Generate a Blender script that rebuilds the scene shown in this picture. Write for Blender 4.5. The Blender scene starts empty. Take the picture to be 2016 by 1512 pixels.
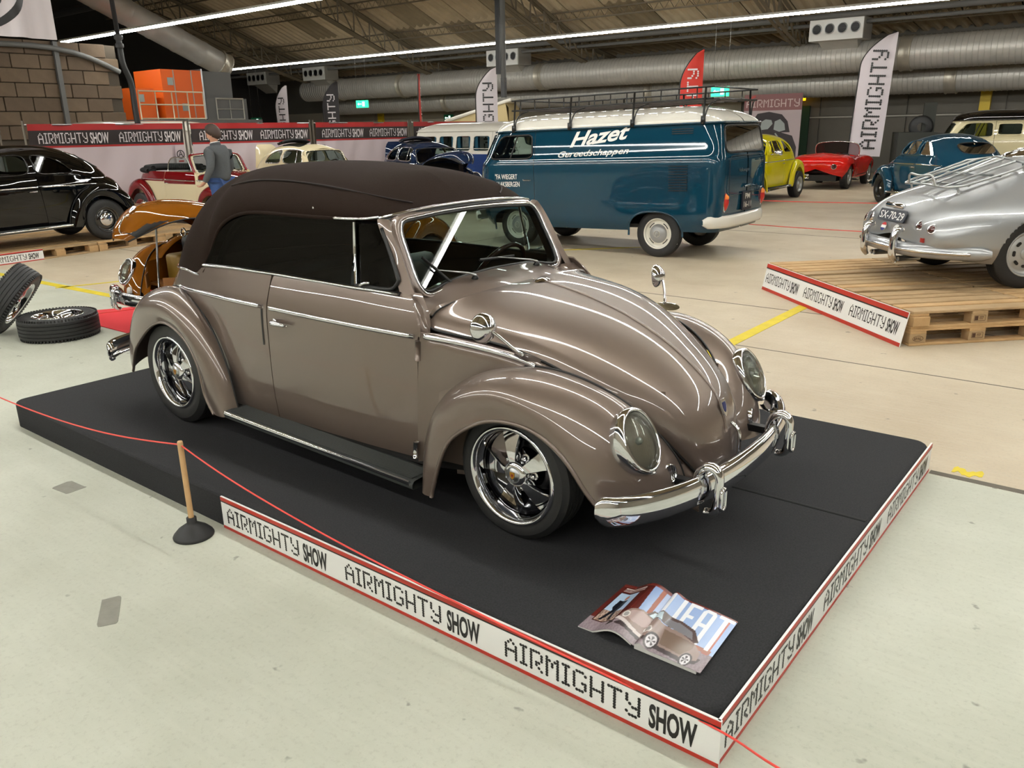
import bpy, bmesh, math, random
import numpy as np
from mathutils import Matrix, Vector
random.seed(7); RNG = np.random.RandomState(7)
SC = bpy.context.scene
COL = SC.collection
PI = math.pi
H = 0.159            # display platform height
# ------------------------------------------------------------------ camera
def make_camera():
    cx, cy, cz, yaw, pitch, roll, f = (4.239, -2.9426, 1.7438, 2.24344, -0.30621, -0.017324, 1587.19)
    fw = Vector((math.cos(yaw)*math.cos(pitch), math.sin(yaw)*math.cos(pitch), math.sin(pitch)))
    r = Vector((math.sin(yaw), -math.cos(yaw), 0)); u = r.cross(fw)
    c, s = math.cos(roll), math.sin(roll)
    r2 = r*c + u*s; u2 = u*c - r*s
    cam = bpy.data.cameras.new('camera'); o = bpy.data.objects.new('camera', cam); COL.objects.link(o)
    M = Matrix((r2, u2, -fw)).transposed().to_4x4(); M.translation = (cx, cy, cz)
    o.matrix_world = M
    cam.sensor_fit = 'HORIZONTAL'; cam.sensor_width = 36.0; cam.lens = f/2016*36.0
    cam.clip_start = 0.05; cam.clip_end = 200
    SC.camera = o
make_camera()
# ------------------------------------------------------------------ world, exposure
SC.view_settings.view_transform = 'Standard'; SC.view_settings.look = 'None'
SC.view_settings.exposure = 0.0; SC.view_settings.gamma = 1.0; SC.view_settings.use_curve_mapping = False
W = bpy.data.worlds.new('world'); SC.world = W; W.use_nodes = True
W.node_tree.nodes['Background'].inputs[0].default_value = (.75, .82, .9, 1)
W.node_tree.nodes['Background'].inputs[1].default_value = 0.05
TUBE_POWER = 74.0     # emission of the fluorescent tubes
# ------------------------------------------------------------------ materials
MATS = {}
def s2l(c):
    return tuple(((x/255)/12.92 if x/255 <= .04045 else ((x/255+.055)/1.055)**2.4) for x in c)
def nd(nt, typ, **kw):
    n = nt.nodes.new(typ)
    for k, v in kw.items():
        if k == 'inp':
            for a, b in v.items(): n.inputs[a].default_value = b
        else: setattr(n, k, v)
    return n
def mat(name, rgb, rough=.5, metal=0., coat=0., noise=None, bump=None, spec=None, trans=0., alpha=1., emit=None, sheen=0., ior=None, tint=None, coat_rough=.03):
    """rgb in 0..255 sRGB. noise=(scale, amount[, second rgb]); bump=(scale, strength)"""
    if name in MATS: return MATS[name]
    m = bpy.data.materials.new(name); m.use_nodes = True; nt = m.node_tree
    b = nt.nodes['Principled BSDF']; c = (*s2l(rgb), 1)
    b.inputs['Base Color'].default_value = c; b.inputs['Roughness'].default_value = rough
    b.inputs['Metallic'].default_value = metal; b.inputs['Coat Weight'].default_value = coat
    b.inputs['Coat Roughness'].default_value = coat_rough
    if spec is not None: b.inputs['Specular IOR Level'].default_value = spec
    if trans: b.inputs['Transmission Weight'].default_value = trans
    if ior: b.inputs['IOR'].default_value = ior
    if alpha < 1: b.inputs['Alpha'].default_value = alpha
    if sheen: b.inputs['Sheen Weight'].default_value = sheen
    if emit: b.inputs['Emission Color'].default_value = (*s2l(emit[0]), 1); b.inputs['Emission Strength'].default_value = emit[1]
    tc = None
    if noise or bump: tc = nd(nt, 'ShaderNodeTexCoord')
    if noise:
        n = nd(nt, 'ShaderNodeTexNoise', inp={'Scale': noise[0], 'Detail': 6., 'Roughness': .6})
        nt.links.new(tc.outputs['Object'], n.inputs['Vector'])
        mx = nd(nt, 'ShaderNodeMix', data_type='RGBA')
        c2 = (*s2l(noise[2]), 1) if len(noise) > 2 else tuple(x*.55 for x in c[:3]) + (1,)
        mr = nd(nt, 'ShaderNodeMapRange', inp={1: .5-.5*noise[1]*.6, 2: .5+.22, 3: 0., 4: noise[1]})
        nt.links.new(n.outputs['Fac'], mr.inputs[0]); nt.links.new(mr.outputs[0], mx.inputs[0])
        mx.inputs[6].default_value = c; mx.inputs[7].default_value = c2
        nt.links.new(mx.outputs[2], b.inputs['Base Color'])
    if bump:
        n = nd(nt, 'ShaderNodeTexNoise', inp={'Scale': bump[0], 'Detail': 4.})
        nt.links.new(tc.outputs['Object'], n.inputs['Vector'])
        bp = nd(nt, 'ShaderNodeBump', inp={'Strength': bump[1], 'Distance': .01})
        nt.links.new(n.outputs['Fac'], bp.inputs['Height']); nt.links.new(bp.outputs[0], b.inputs['Normal'])
    MATS[name] = m; return m
def glassmat(name, tint=(210, 225, 220), dark=.25, rough=.0, ior=1.33):
    """window pane: see-through sheet, darkened, with a mirror coat by fresnel"""
    if name in MATS: return MATS[name]
    m = bpy.data.materials.new(name); m.use_nodes = True; nt = m.node_tree; nt.nodes.clear()
    out = nd(nt, 'ShaderNodeOutputMaterial'); mix = nd(nt, 'ShaderNodeMixShader')
    tr = nd(nt, 'ShaderNodeBsdfTransparent'); gl = nd(nt, 'ShaderNodeBsdfGlossy', inp={'Roughness': rough})
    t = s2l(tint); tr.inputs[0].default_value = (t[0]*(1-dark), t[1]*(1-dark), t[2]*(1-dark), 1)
    fr = nd(nt, 'ShaderNodeFresnel', inp={'IOR': ior})
    nt.links.new(fr.outputs[0], mix.inputs[0]); nt.links.new(tr.outputs[0], mix.inputs[1]); nt.links.new(gl.outputs[0], mix.inputs[2])
    nt.links.new(mix.outputs[0], out.inputs[0]); MATS[name] = m; return m
def paint(name, rgb, metal=.0, rough=.35):
    return mat(name, rgb, rough, metal, coat=1.0, spec=.0 if metal == 0 else .3)
CHROME = mat('chrome', (225, 226, 230), .06, 1.)
STEEL = mat('brushed_steel', (175, 177, 178), .3, 1.)
RUBBER = mat('black_rubber', (26, 26, 27), .55, noise=(30, .4, (38, 38, 38)))
BLACK = mat('black_plastic', (14, 14, 15), .45)
INNER = mat('dark_interior', (16, 14, 13), .7)
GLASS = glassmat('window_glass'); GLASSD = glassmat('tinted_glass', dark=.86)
WHITE = mat('white_print', (236, 236, 234), .4); REDP = mat('red_print', (176, 44, 30), .4); BLKP = mat('black_print', (24, 22, 22), .45)
# ------------------------------------------------------------------ geometry helpers
def nspline(t, Y, tt):
    t = np.asarray(t, float); Y = np.asarray(Y, float); n = len(t)
    if n == 2:
        w = ((tt-t[0])/(t[1]-t[0])).reshape((-1,)+(1,)*(Y.ndim-1)); return Y[0]*(1-w)+Y[1]*w
    h = np.diff(t); A = np.zeros((n, n)); B = np.zeros((n,)+Y.shape[1:])
    A[0, 0] = A[-1, -1] = 1
    sh = (-1,)+(1,)*(Y.ndim-1)
    d = np.diff(Y, axis=0)/h.reshape(sh)
    for i in range(1, n-1):
        A[i, i-1] = h[i-1]; A[i, i] = 2*(h[i-1]+h[i]); A[i, i+1] = h[i]; B[i] = 6*(d[i]-d[i-1])
    M = np.linalg.solve(A, B.reshape(n, -1)).reshape(B.shape)
    k = np.clip(np.searchsorted(t, tt, side='right')-1, 0, n-2); tt = np.asarray(tt)
    hh = h[k].reshape(sh); a = (t[k+1]-tt).reshape(sh); b = (tt-t[k]).reshape(sh)
    return (M[k]*a**3+M[k+1]*b**3)/(6*hh) + (Y[k]/hh-M[k]*hh/6)*a + (Y[k+1]/hh-M[k+1]*hh/6)*b
def chord(P):
    d = np.linalg.norm(np.diff(P, axis=0), axis=-1)
    if d.ndim > 1: d = d.mean(axis=1)
    return np.concatenate([[0], np.cumsum(np.maximum(d, 1e-6)**.7)])
def spl(P, n):
    P = np.asarray(P, float); t = chord(P); return nspline(t, P, np.linspace(0, t[-1], n))
def tensor(K, nu, nv):
    K = np.asarray(K, float); t = chord(K); G = nspline(t, K, np.linspace(0, t[-1], nu))
    Gt = G.transpose(1, 0, 2); t = chord(Gt); return nspline(t, Gt, np.linspace(0, t[-1], nv)).transpose(1, 0, 2)
def mir(G): return np.asarray(G)*np.array([1, -1, 1.])
def link(o, parent=None):
    COL.objects.link(o)
    if parent is not None: o.parent = parent
    return o
def mesh_obj(name, V, F, m, parent=None, smooth=True, fm=None):
    me = bpy.data.meshes.new(name)
    me.from_pydata([tuple(v) for v in np.asarray(V, float)], [], [tuple(int(i) for i in f) for f in F])
    ms = m if isinstance(m, (list, tuple)) else [m]
    for k in ms: me.materials.append(k)
    if fm is not None: me.polygons.foreach_set('material_index', np.asarray(fm, np.int32))
    if smooth: me.polygons.foreach_set('use_smooth', np.ones(len(me.polygons), bool))
    me.update()
    return link(bpy.data.objects.new(name, me), parent)
def gfaces(nu, nv, wu=False, wv=False, flip=False):
    iu = np.arange(nu if wu else nu-1); iv = np.arange(nv if wv else nv-1)
    a, b = np.meshgrid(iu, iv, indexing='ij'); a2 = (a+1) % nu; b2 = (b+1) % nv
    F = np.stack([a*nv+b, a2*nv+b, a2*nv+b2, a*nv+b2], -1).reshape(-1, 4)
    return F[:, ::-1] if flip else F
def gnormals(G):
    du = np.gradient(G, axis=0); dv = np.gradient(G, axis=1); n = np.cross(du, dv)
    return n/np.maximum(np.linalg.norm(n, axis=-1, keepdims=True), 1e-9)
class MB:
    """collects geometry for ONE mesh object"""
    def __init__(s): s.V = []; s.F = []; s.M = []; s.n = 0
    def add(s, V, F, mi=0, xf=None):
        V = np.asarray(V, float).reshape(-1, 3)
        if xf is not None:
            A = np.array(xf); V = V@A[:3, :3].T + A[:3, 3]
        off = s.n; s.V.append(V); s.n += len(V)
        for f in F: s.F.append(tuple(int(i)+off for i in f)); s.M.append(mi)
        return s
    def grid(s, G, mi=0, wu=False, wv=False, flip=False, thick=0.):
        G = np.asarray(G, float); nu, nv = G.shape[:2]
        if not thick: return s.add(G.reshape(-1, 3), gfaces(nu, nv, wu, wv, flip), mi)
        N = gnormals(G)*(-1 if flip else 1); B = G-N*thick
        s.add(G.reshape(-1, 3), gfaces(nu, nv, wu, wv, flip), mi); s.add(B.reshape(-1, 3), gfaces(nu, nv, wu, wv, not flip), mi)
        for e1, e2, fl in ((G[0], B[0], True), (G[-1], B[-1], False)):
            if not wu: s.add(np.stack([e1, e2]).reshape(-1, 3), gfaces(2, nv, False, wv, fl ^ flip), mi)
        for e1, e2, fl in ((G[:, 0], B[:, 0], False), (G[:, -1], B[:, -1], True)):
            if not wv: s.add(np.stack([e1, e2]).reshape(-1, 3), gfaces(2, nu, False, wu, fl ^ flip), mi)
        return s
    def box(s, c, d, mi=0, rz=0., xf=None):
        x, y, z = np.array(d)/2
        V = np.array([(-x,-y,-z),(x,-y,-z),(x,y,-z),(-x,y,-z),(-x,-y,z),(x,-y,z),(x,y,z),(-x,y,z)])
        if rz: cz, sz = math.cos(rz), math.sin(rz); V = V@np.array([[cz, sz, 0], [-sz, cz, 0], [0, 0, 1]])
        return s.add(V+np.array(c), [(0,3,2,1),(4,5,6,7),(0,1,5,4),(1,2,6,5),(2,3,7,6),(3,0,4,7)], mi, xf)
    def tube(s, P, r, n=8, closed=False, mi=0, caps=True, sq=None):
        P = np.asarray(P, float); k = len(P); r = np.broadcast_to(np.asarray(r, float), (k,))
        if closed: T = np.roll(P, -1, 0)-np.roll(P, 1, 0)
        else: T = np.gradient(P, axis=0)
        T = T/np.maximum(np.linalg.norm(T, axis=1, keepdims=True), 1e-9)
        up = np.array([0, 0, 1.]) if abs(T[0][2]) < .9 else np.array([1., 0, 0])
        a = np.cross(up, T[0]); a /= np.linalg.norm(a); A = []
        for t in T:
            a = a-t*(a@t); a /= max(np.linalg.norm(a), 1e-9); A.append(a)
        A = np.array(A); B = np.cross(T, A); th = np.linspace(0, 2*PI, n, endpoint=False)
        cx, sy = (1, 1) if sq is None else sq
        G = P[:, None]+r[:, None, None]*(cx*np.cos(th)[None, :, None]*A[:, None]+sy*np.sin(th)[None, :, None]*B[:, None])
        s.grid(G, mi, wu=closed, wv=True, flip=True)
        if caps and not closed:
            s.F.append(tuple(range(s.n-k*n, s.n-k*n+n))); s.M.append(mi); s.F.append(tuple(range(s.n-1, s.n-n-1, -1))); s.M.append(mi)
        return s
    def lathe(s, prof, n=32, mi=0, xf=None, closed=False):
        """profile of (radius, height) turned round +Z"""
        p = np.asarray(prof, float); th = np.linspace(0, 2*PI, n, endpoint=False)
        G = np.stack([p[:, :1]*np.cos(th), p[:, :1]*np.sin(th), np.repeat(p[:, 1:2], n, 1)], -1)
        return s.add(G.reshape(-1, 3), gfaces(len(p), n, closed, True, True), mi, xf)
    def prism(s, poly, z0, z1, mi=0, xf=None, holes=None):
        """flat polygon (x,y) extruded z0..z1"""
        p = np.asarray(poly, float); n = len(p)
        a = np.sum(p[:, 0]*np.roll(p[:, 1], -1)-np.roll(p[:, 0], -1)*p[:, 1])
        if a < 0: p = p[::-1]
        V = np.concatenate([np.c_[p, np.full(n, z0)], np.c_[p, np.full(n, z1)]])
        F = [tuple(range(n-1, -1, -1)), tuple(range(n, 2*n))]+[(i, (i+1) % n, n+(i+1) % n, n+i) for i in range(n)]
        return s.add(V, F, mi, xf)
    def obj(s, name, m, parent=None, smooth=True):
        V = np.concatenate(s.V)
        return mesh_obj(name, V, s.F, m, parent, smooth, s.M)
def sharp(o, ang=40):
    o.data.set_sharp_from_angle(angle=math.radians(ang)); return o
def gobj(name, G, m, parent=None, thick=0., flip=False, wu=False, wv=False):
    return MB().grid(G, 0, wu, wv, flip, thick).obj(name, m, parent)
def axis_xf(o, z, x=None):
    z = Vector(z).normalized(); x = Vector(x) if x is not None else (Vector((0, 0, 1)) if abs(z.z) < .9 else Vector((1, 0, 0)))
    y = z.cross(x).normalized(); x = y.cross(z)
    M = Matrix((x, y, z)).transposed().to_4x4(); M.translation = Vector(o); return M
def T(x, y, z, rz=0., rx=0., ry=0., s=1.):
    return Matrix.Translation((x, y, z))@Matrix.Rotation(rz, 4, 'Z')@Matrix.Rotation(ry, 4, 'Y')@Matrix.Rotation(rx, 4, 'X')@Matrix.Scale(s, 4)
def tag(o, label, cat, group=None):
    o['label'] = label; o['category'] = cat
    if group: o['group'] = group
    return o
def thing(name, label, cat, loc=(0, 0, 0), rz=0., group=None):
    o = bpy.data.objects.new(name, None); COL.objects.link(o); o.location = loc; o.rotation_euler = (0, 0, rz); o.empty_display_size = .1
    return tag(o, label, cat, group)
def part(name, parent, loc=(0, 0, 0), rot=(0, 0, 0)):
    o = bpy.data.objects.new(name, None); COL.objects.link(o); o.parent = parent; o.location = loc; o.rotation_euler = rot; return o
def struct(o): o['kind'] = 'structure'; return o
def copy_tree(o, parent=None):
    c = o.copy(); COL.objects.link(c); c.parent = parent
    for ch in list(o.children): copy_tree(ch, c)
    return c
def bevel_box(d, b=.01, seg=2):
    bm = bmesh.new(); bmesh.ops.create_cube(bm, size=1); bmesh.ops.scale(bm, vec=d, verts=bm.verts)
    bmesh.ops.bevel(bm, geom=bm.edges[:], offset=b, segments=seg, affect='EDGES', profile=.5)
    V = [tuple(v.co) for v in bm.verts]; bm.verts.index_update(); F = [tuple(v.index for v in f.verts) for f in bm.faces]; bm.free(); return np.array(V), F
def ring_pts(c, r, n=32, ax='y', a0=0, a1=2*PI, end=False):
    th = np.linspace(a0, a1, n, endpoint=end); z = np.zeros(n)
    v = {'y': np.stack([r*np.cos(th), z, r*np.sin(th)], 1), 'x': np.stack([z, r*np.cos(th), r*np.sin(th)], 1), 'z': np.stack([r*np.cos(th), r*np.sin(th), z], 1)}[ax]
    return v+np.array(c)
def rrect(w, h, r, n=5):
    out = []
    for cx, cy, a in ((w/2-r, h/2-r, 0), (-w/2+r, h/2-r, PI/2), (-w/2+r, -h/2+r, PI), (w/2-r, -h/2+r, 1.5*PI)):
        for t in np.linspace(a, a+PI/2, n): out.append((cx+r*math.cos(t), cy+r*math.sin(t)))
    return np.array(out)
# ------------------------------------------------------------------ lettering
GLY = {'A': '..#..|.#.#.|#...#|#...#|#####|#...#|#...#|#...#', 'I': '###|.#.|.#.|.#.|.#.|.#.|.#.|###', 'R': '####.|#...#|#...#|#...#|#.##.|#.#..|#..#.|#...#',
 'M': '#...#|##.##|#.#.#|#.#.#|#...#|#...#|#...#|#...#', 'G': '.###.|#...#|#....|#....|#..##|#...#|#...#|.###.', 'H': '#...#|#...#|#...#|#...#|#####|#...#|#...#|#...#',
 'T': '#####|..#..|..#..|..#..|..#..|..#..|..#..|..#..', 'Y': '#...#|#...#|#...#|.#..#|..###|....#|#...#|.###.'}
def dot_text(mb, text, xf, height, mi=0, nseg=8, width=None):
    """dotted capitals in the XY plane, left-bottom at the origin"""
    pz = height/8; W0 = sum(len(GLY[c].split('|')[0])+1 for c in text)-1; px = (width/W0) if width else pz*.92
    x0 = 0.; th = np.linspace(0, 2*PI, nseg, endpoint=False)
    for c in text:
        rows = GLY[c].split('|')
        for j, r in enumerate(rows):
            for i, k in enumerate(r):
                if k == '#':
                    cx, cy = x0+(i+.5)*px, (7.5-j)*pz
                    r_ = .58*math.sqrt(px*pz); V = np.c_[cx+r_*np.cos(th), cy+r_*np.sin(th), np.zeros(nseg)]
                    mb.add(V, [tuple(range(nseg))], mi, xf)
        x0 += (len(rows[0])+1)*px
    return x0-px
_TXT = {}
def text_mesh(s, bold=0.0, shear=0.0, res=3):
    """outline of a line of text as (verts, faces), height of capitals = 1, left-bottom at the origin"""
    k = (s, bold, shear)
    if k in _TXT: return _TXT[k]
    cu = bpy.data.curves.new('t', 'FONT'); cu.body = s; cu.size = 1.37; cu.offset = bold; cu.shear = shear; cu.resolution_u = res
    o = bpy.data.objects.new('t', cu); COL.objects.link(o)
    me = bpy.data.meshes.new_from_object(o.evaluated_get(bpy.context.evaluated_depsgraph_get()))
    V = np.array([tuple(v.co) for v in me.vertices]).reshape(-1, 3); F = [tuple(p.vertices) for p in me.polygons]
    if len(V): V[:, 0] -= V[:, 0].min()
    bpy.data.objects.remove(o); bpy.data.curves.remove(cu); bpy.data.meshes.remove(me)
    _TXT[k] = (V, F); return V, F
def put_text(mb, s, xf, height, width=None, mi=0, bold=0.0, shear=0.0):
    V, F = text_mesh(s, bold, shear); V = V.copy()
    w = V[:, 0].max(); sx = (width/w) if width else height
    V[:, 0] *= sx; V[:, 1] *= height
    # faces towards +Z of xf
    mb.add(V, F, mi, xf); return w*sx
# ================================================================== fluorescent light rows
TUBE = mat('lamp_tube', (252, 253, 250), .4, emit=((252, 252, 246), TUBE_POWER)); FIXT = mat('white_enamel', (222, 222, 218), .35)
def light_row(x0, x1, y, z, label):
    root = thing('light_row', label, 'ceiling light', (0, 0, 0), group='fluorescent light rows'); n = max(1, round((x1-x0)/1.56)); L = (x1-x0)/n
    mb = MB(); prof = [(-.09, .0), (-.05, .06), (.05, .06), (.09, .0), (.035, .014), (-.035, .014)]
    G = np.array([[(x, y+a, z+b) for a, b in prof] for x in (x0, x1)]); mb.grid(G, 0, wv=True); mb.obj('housing', FIXT, root, smooth=False)
    for k in range(n):
        a = x0+k*L; mb = MB(); mb.tube(np.array([(a+.02, y, z-.018), (a+L-.02, y, z-.02)]), .030, 8); mb.obj('tube', TUBE, root)
    return root
light_row(-23., 12, 9.45, 4.5, 'long fluorescent row at the upper left, nearer than the one over the ducts')
light_row(-30., 12, 19.6, 4.5, 'long fluorescent row running in front of the silver ducts')
light_row(-8., 12, 4.95, 4.6, 'fluorescent row overhead between the taupe convertible and the blue van')
light_row(-18., 12, .2, 4.6, 'fluorescent row overhead straight above the taupe convertible')
light_row(-18., 12, -4.6, 4.6, 'fluorescent row overhead just behind the camera position')
light_row(-18., 12, -9.2, 4.6, 'rearmost fluorescent row behind the camera position')
# ================================================================== hall shell
def floor_mat():
    m = bpy.data.materials.new('floor_concrete'); m.use_nodes = True; nt = m.node_tree; b = nt.nodes['Principled BSDF']; L = nt.links.new
    tc = nd(nt, 'ShaderNodeTexCoord'); sep = nd(nt, 'ShaderNodeSeparateXYZ'); L(tc.outputs['Object'], sep.inputs[0])
    n1 = nd(nt, 'ShaderNodeTexNoise', inp={'Scale': .7, 'Detail': 8., 'Roughness': .6}); n2 = nd(nt, 'ShaderNodeTexNoise', inp={'Scale': 48., 'Detail': 8., 'Roughness': .75})
    mp = nd(nt, 'ShaderNodeMapping'); mp.inputs['Scale'].default_value = (3., 40., 1.); mp.inputs['Rotation'].default_value = (0, 0, .08); n3 = nd(nt, 'ShaderNodeTexNoise', inp={'Scale': 1., 'Detail': 5.})
    for n in (n1, n2): L(tc.outputs['Object'], n.inputs['Vector'])
    L(tc.outputs['Object'], mp.inputs['Vector']); L(mp.outputs[0], n3.inputs['Vector'])
    def mix(f, a, b_):
        x = nd(nt, 'ShaderNodeMix', data_type='RGBA'); L(f, x.inputs[0])
        for s, v in ((6, a), (7, b_)):
            if isinstance(v, tuple): x.inputs[s].default_value = (*s2l(v), 1)
            else: L(v, x.inputs[s])
        return x.outputs[2]
    def rng(s, a, b_, c=0., d=1.):
        r = nd(nt, 'ShaderNodeMapRange', inp={1: a, 2: b_, 3: c, 4: d}); L(s, r.inputs[0]); return r.outputs[0]
    near = mix(rng(n1.outputs[0], .35, .65), (198, 200, 186), (178, 180, 165)); far = mix(rng(n1.outputs[0], .35, .65), (202, 188, 164), (184, 168, 144))
    zone = rng(sep.outputs['Y'], 1.40, 1.44); base = mix(zone, near, far)
    base = mix(rng(n2.outputs[0], .52, .74, 0., .34), base, (120, 114, 102)); base = mix(rng(n3.outputs[0], .45, .7, 0., .12), base, (212, 212, 198))
    sp = nd(nt, 'ShaderNodeTexNoise', inp={'Scale': 9., 'Detail': 3.}); L(tc.outputs['Object'], sp.inputs['Vector']); base = mix(rng(sp.outputs[0], .70, .74, 0., .6), base, (96, 92, 84))
    L(base, b.inputs['Base Color']); L(rng(n1.outputs[0], .3, .7, .42, .6), b.inputs['Roughness'])
    bp = nd(nt, 'ShaderNodeBump', inp={'Strength': .25, 'Distance': .004}); L(n2.outputs[0], bp.inputs['Height']); L(bp.outputs[0], b.inputs['Normal'])
    return m
X0, X1, Y0, Y1 = -40., 16., -13., 29.5
mb = MB(); mb.box(((X0+X1)/2, (Y0+Y1)/2, -.1), (X1-X0, Y1-Y0, .2)); struct(mb.obj('floor', floor_mat(), smooth=False))
# ------------------------------------------------------------------ walls
WALLM = mat('wall_panel_grey', (98, 94, 86), .75, noise=(1.2, .35, (82, 78, 70))); WALLB = mat('wall_beige', (150, 142, 126), .8, noise=(.8, .3, (128, 120, 106)))
DARKW = mat('dark_upper_wall', (46, 44, 42), .9)
def wall(name, c, d, m):
    mb = MB(); mb.box(c, d); return struct(mb.obj(name, m, smooth=False))
wb = wall('wall_back', (-12, 29.6, 2.6), (56, .2, 5.2), WALLM)
for k, (xa, xb) in enumerate([(-40, -31), (-31, -24), (-24, -17.5), (-17.5, -9.6)]):
    for j in range(2):
        mb = MB(); w = (xb-xa)/2; mb.box((xa+w*(j+.5), 29.47, 1.42), (w-.03, .06, 2.8)); mb.obj('wall_panel', WALLB, wb, smooth=False)
for xa in np.arange(-9.5, 15, 3.05):
    for z0, z1 in ((0.02, 1.92), (2.02, 3.4)):
        mb = MB(); mb.box((xa+1.5, 29.47, (z0+z1)/2), (3.0, .06, z1-z0)); mb.obj('wall_panel', WALLM, wb, smooth=False)
mb = MB(); mb.box((3, 29.43, 1.97), (25, .04, .05)); mb.obj('rail', mat('pale_rail', (160, 156, 146), .6), wb, smooth=False)
YEL = mat('yellow_paint', (206, 176, 30), .5)
for x, w in ((-21.9, .35), (-8.9, .28), (-1.0, .32), (-30.4, .35)):
    mb = MB(); mb.box((x, 29.36, 1.75), (w, .18, 3.5)); mb.obj('column', YEL, wb, smooth=False)
mb = MB(); mb.box((-7.6, 29.38, 1.2), (1.5, .08, 2.4)); mb.obj('green_door', mat('green_door', (28, 62, 40), .6), wb, smooth=False)
mb = MB(); mb.box((-4.3, 28.9, 2.93), (1.9, .6, .42)); mb.obj('cable_box', mat('pale_grey_box', (150, 156, 152), .6), wb, smooth=False)
wl = wall('wall_left', (-20.2, -.6, 2.1), (.2, 20.4, 4.2), mat('mortar', (74, 66, 56), .9))
wall('wall_left_far', (-39.9, 9, 5.2), (.2, 42, 10.4), DARKW)
BLK = [mat('concrete_block', (100, 84, 68), .9, noise=(4, .5, (80, 68, 55)), bump=(60, .3)), mat('concrete_block_pale', (110, 93, 75), .9, noise=(4, .5, (88, 75, 60)), bump=(60, .3))]
V, F = bevel_box((.09, .70, .345), .012, 1); bm0 = [mesh_obj('block', V, F, m, None, smooth=False) for m in BLK]
first = [True, True]
for j in range(7):
    for i in range(20):
        y = -2.6+i*.72+(.34 if j % 2 else 0); z = 1.86+j*.362; a = RNG.randint(2)
        if y > 9.4: continue
        if first[a]: o = bm0[a]; first[a] = False
        else: o = bm0[a].copy(); COL.objects.link(o)
        o.parent = wl; o.location = (-20.075+RNG.uniform(-.006, .006), y, z)
mb = MB(); mb.box((-20.0, 7.9, 2.1), (.12, .12, 4.2)); mb.obj('column', mat('grey_steel', (96, 96, 94), .6), wl, smooth=False)
mb = MB(); mb.tube(spl([(-19.9, -3, 4.05), (-19.9, 5, 4.0), (-19.9, 8.3, 3.95), (-20.0, 9.6, 3.5)], 20), .07, 8); mb.obj('pipe', mat('grey_steel', (96, 96, 94), .6), wl)
wall('wall_right', (15.9, 8, 3.5), (.2, 43, 7), WALLB); wall('wall_front', (-12, -12.9, 3.5), (56, .2, 7), WALLB)
# ------------------------------------------------------------------ roof
RY = np.array([29.6, 27, 24, 21, 18, 14, 10, 4, -4, -13.]); RZ = np.array([4.7, 5.0, 6.0, 7.2, 8.2, 9.2, 9.8, 10.2, 10.1, 9.4])
def roof_z(y): return np.interp(y, RY[::-1], RZ[::-1])
SHEETS = [mat('corrugated_sheet', (190, 173, 144), .8, noise=(1.5, .45, (150, 136, 110))), mat('corrugated_sheet_dull', (150, 136, 110), .8, noise=(1.5, .45, (120, 108, 86))), mat('corrugated_sheet_pale', (208, 192, 162), .8, noise=(1.5, .45, (168, 154, 126)))]
mb = MB(); mb.grid(np.array([[(x, y, z+.35) for x in (X0, X1)] for y, z in zip(RY, RZ)]), 0); DECK = mb
cl = struct(DECK.obj('ceiling', DARKW, smooth=False))
W_ = 1.6; ph = np.array([0, .12, .2, .32, .4])[:-1]; hz = np.array([0, 0, .10, .10])
xs = np.concatenate([ph+.4*k for k in range(4)]+[[1.6-.05]]); zz = np.concatenate([hz]*4+[[0]])
for seg in range(len(RY)-1):
    ya, yb = RY[seg], RY[seg+1]
    G = np.array([[(x, y, roof_z(y)+z+(seg % 2)*.012) for x, z in zip(xs, zz)] for y in (ya+.1, yb)])
    base = {}
    for i in range(35):
        q = RNG.randint(3)
        if q not in base: base[q] = MB().grid(G, 0, thick=.006).obj('roof_sheet', SHEETS[q], cl, smooth=False); o = base[q]
        else: o = base[q].copy(); COL.objects.link(o); o.parent = cl
        o.location = (X0+i*1.6, 0, 0)
FRAME = mat('roof_steel', (104, 94, 76), .6)
def lattice(mb, P, Q, w, n):
    """zigzag between two polylines sampled at n bays"""
    a = spl(P, n+1) if len(P) > 2 else np.linspace(P[0], P[1], n+1); b = spl(Q, n+1) if len(Q) > 2 else np.linspace(Q[0], Q[1], n+1)
    for i in range(n): mb.tube(np.array([a[i], b[i]]), w, 4, caps=False); mb.tube(np.array([b[i], a[i+1]]), w, 4, caps=False)
for x in (-32.5, -23.6, -15.0, -6.4, 2.2):
    tr = part('truss', cl); ys = np.array([28.5, 26, 23, 20, 17, 13, 8, 2, -4.]); up = [(x, y, float(roof_z(y))-.30) for y in ys]; lo = [(x, y, float(roof_z(y))-1.25+.35*np.clip((y-22)/6, 0, 1)) for y in ys]
    for s in (-.09, .09):
        for P in (up, lo): mb = MB(); mb.tube(spl(np.array(P)+np.array([s, 0, 0]), 40), .065, 4); mb.obj('chord', FRAME, tr, smooth=False)
    mb = MB(); lattice(mb, up, lo, .038, 34); w = mb.obj('web', FRAME, tr, smooth=False); w['kind'] = 'stuff'
for y in (26.6, 24.2, 21.8, 19.4, 16.8, 14.0, 11.0):
    pu = part('purlin', cl); z = float(roof_z(y))
    for dz in (-.06, -.34): mb = MB(); mb.box((-13, y, z+dz), (53, .06, .05)); mb.obj('chord', FRAME, pu, smooth=False)
    mb = MB(); lattice(mb, [(-39, y, z-.06), (13, y, z-.06)], [(-38.8, y, z-.34), (13.2, y, z-.34)], .012, 130); w = mb.obj('web', FRAME, pu, smooth=False); w['kind'] = 'stuff'
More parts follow.
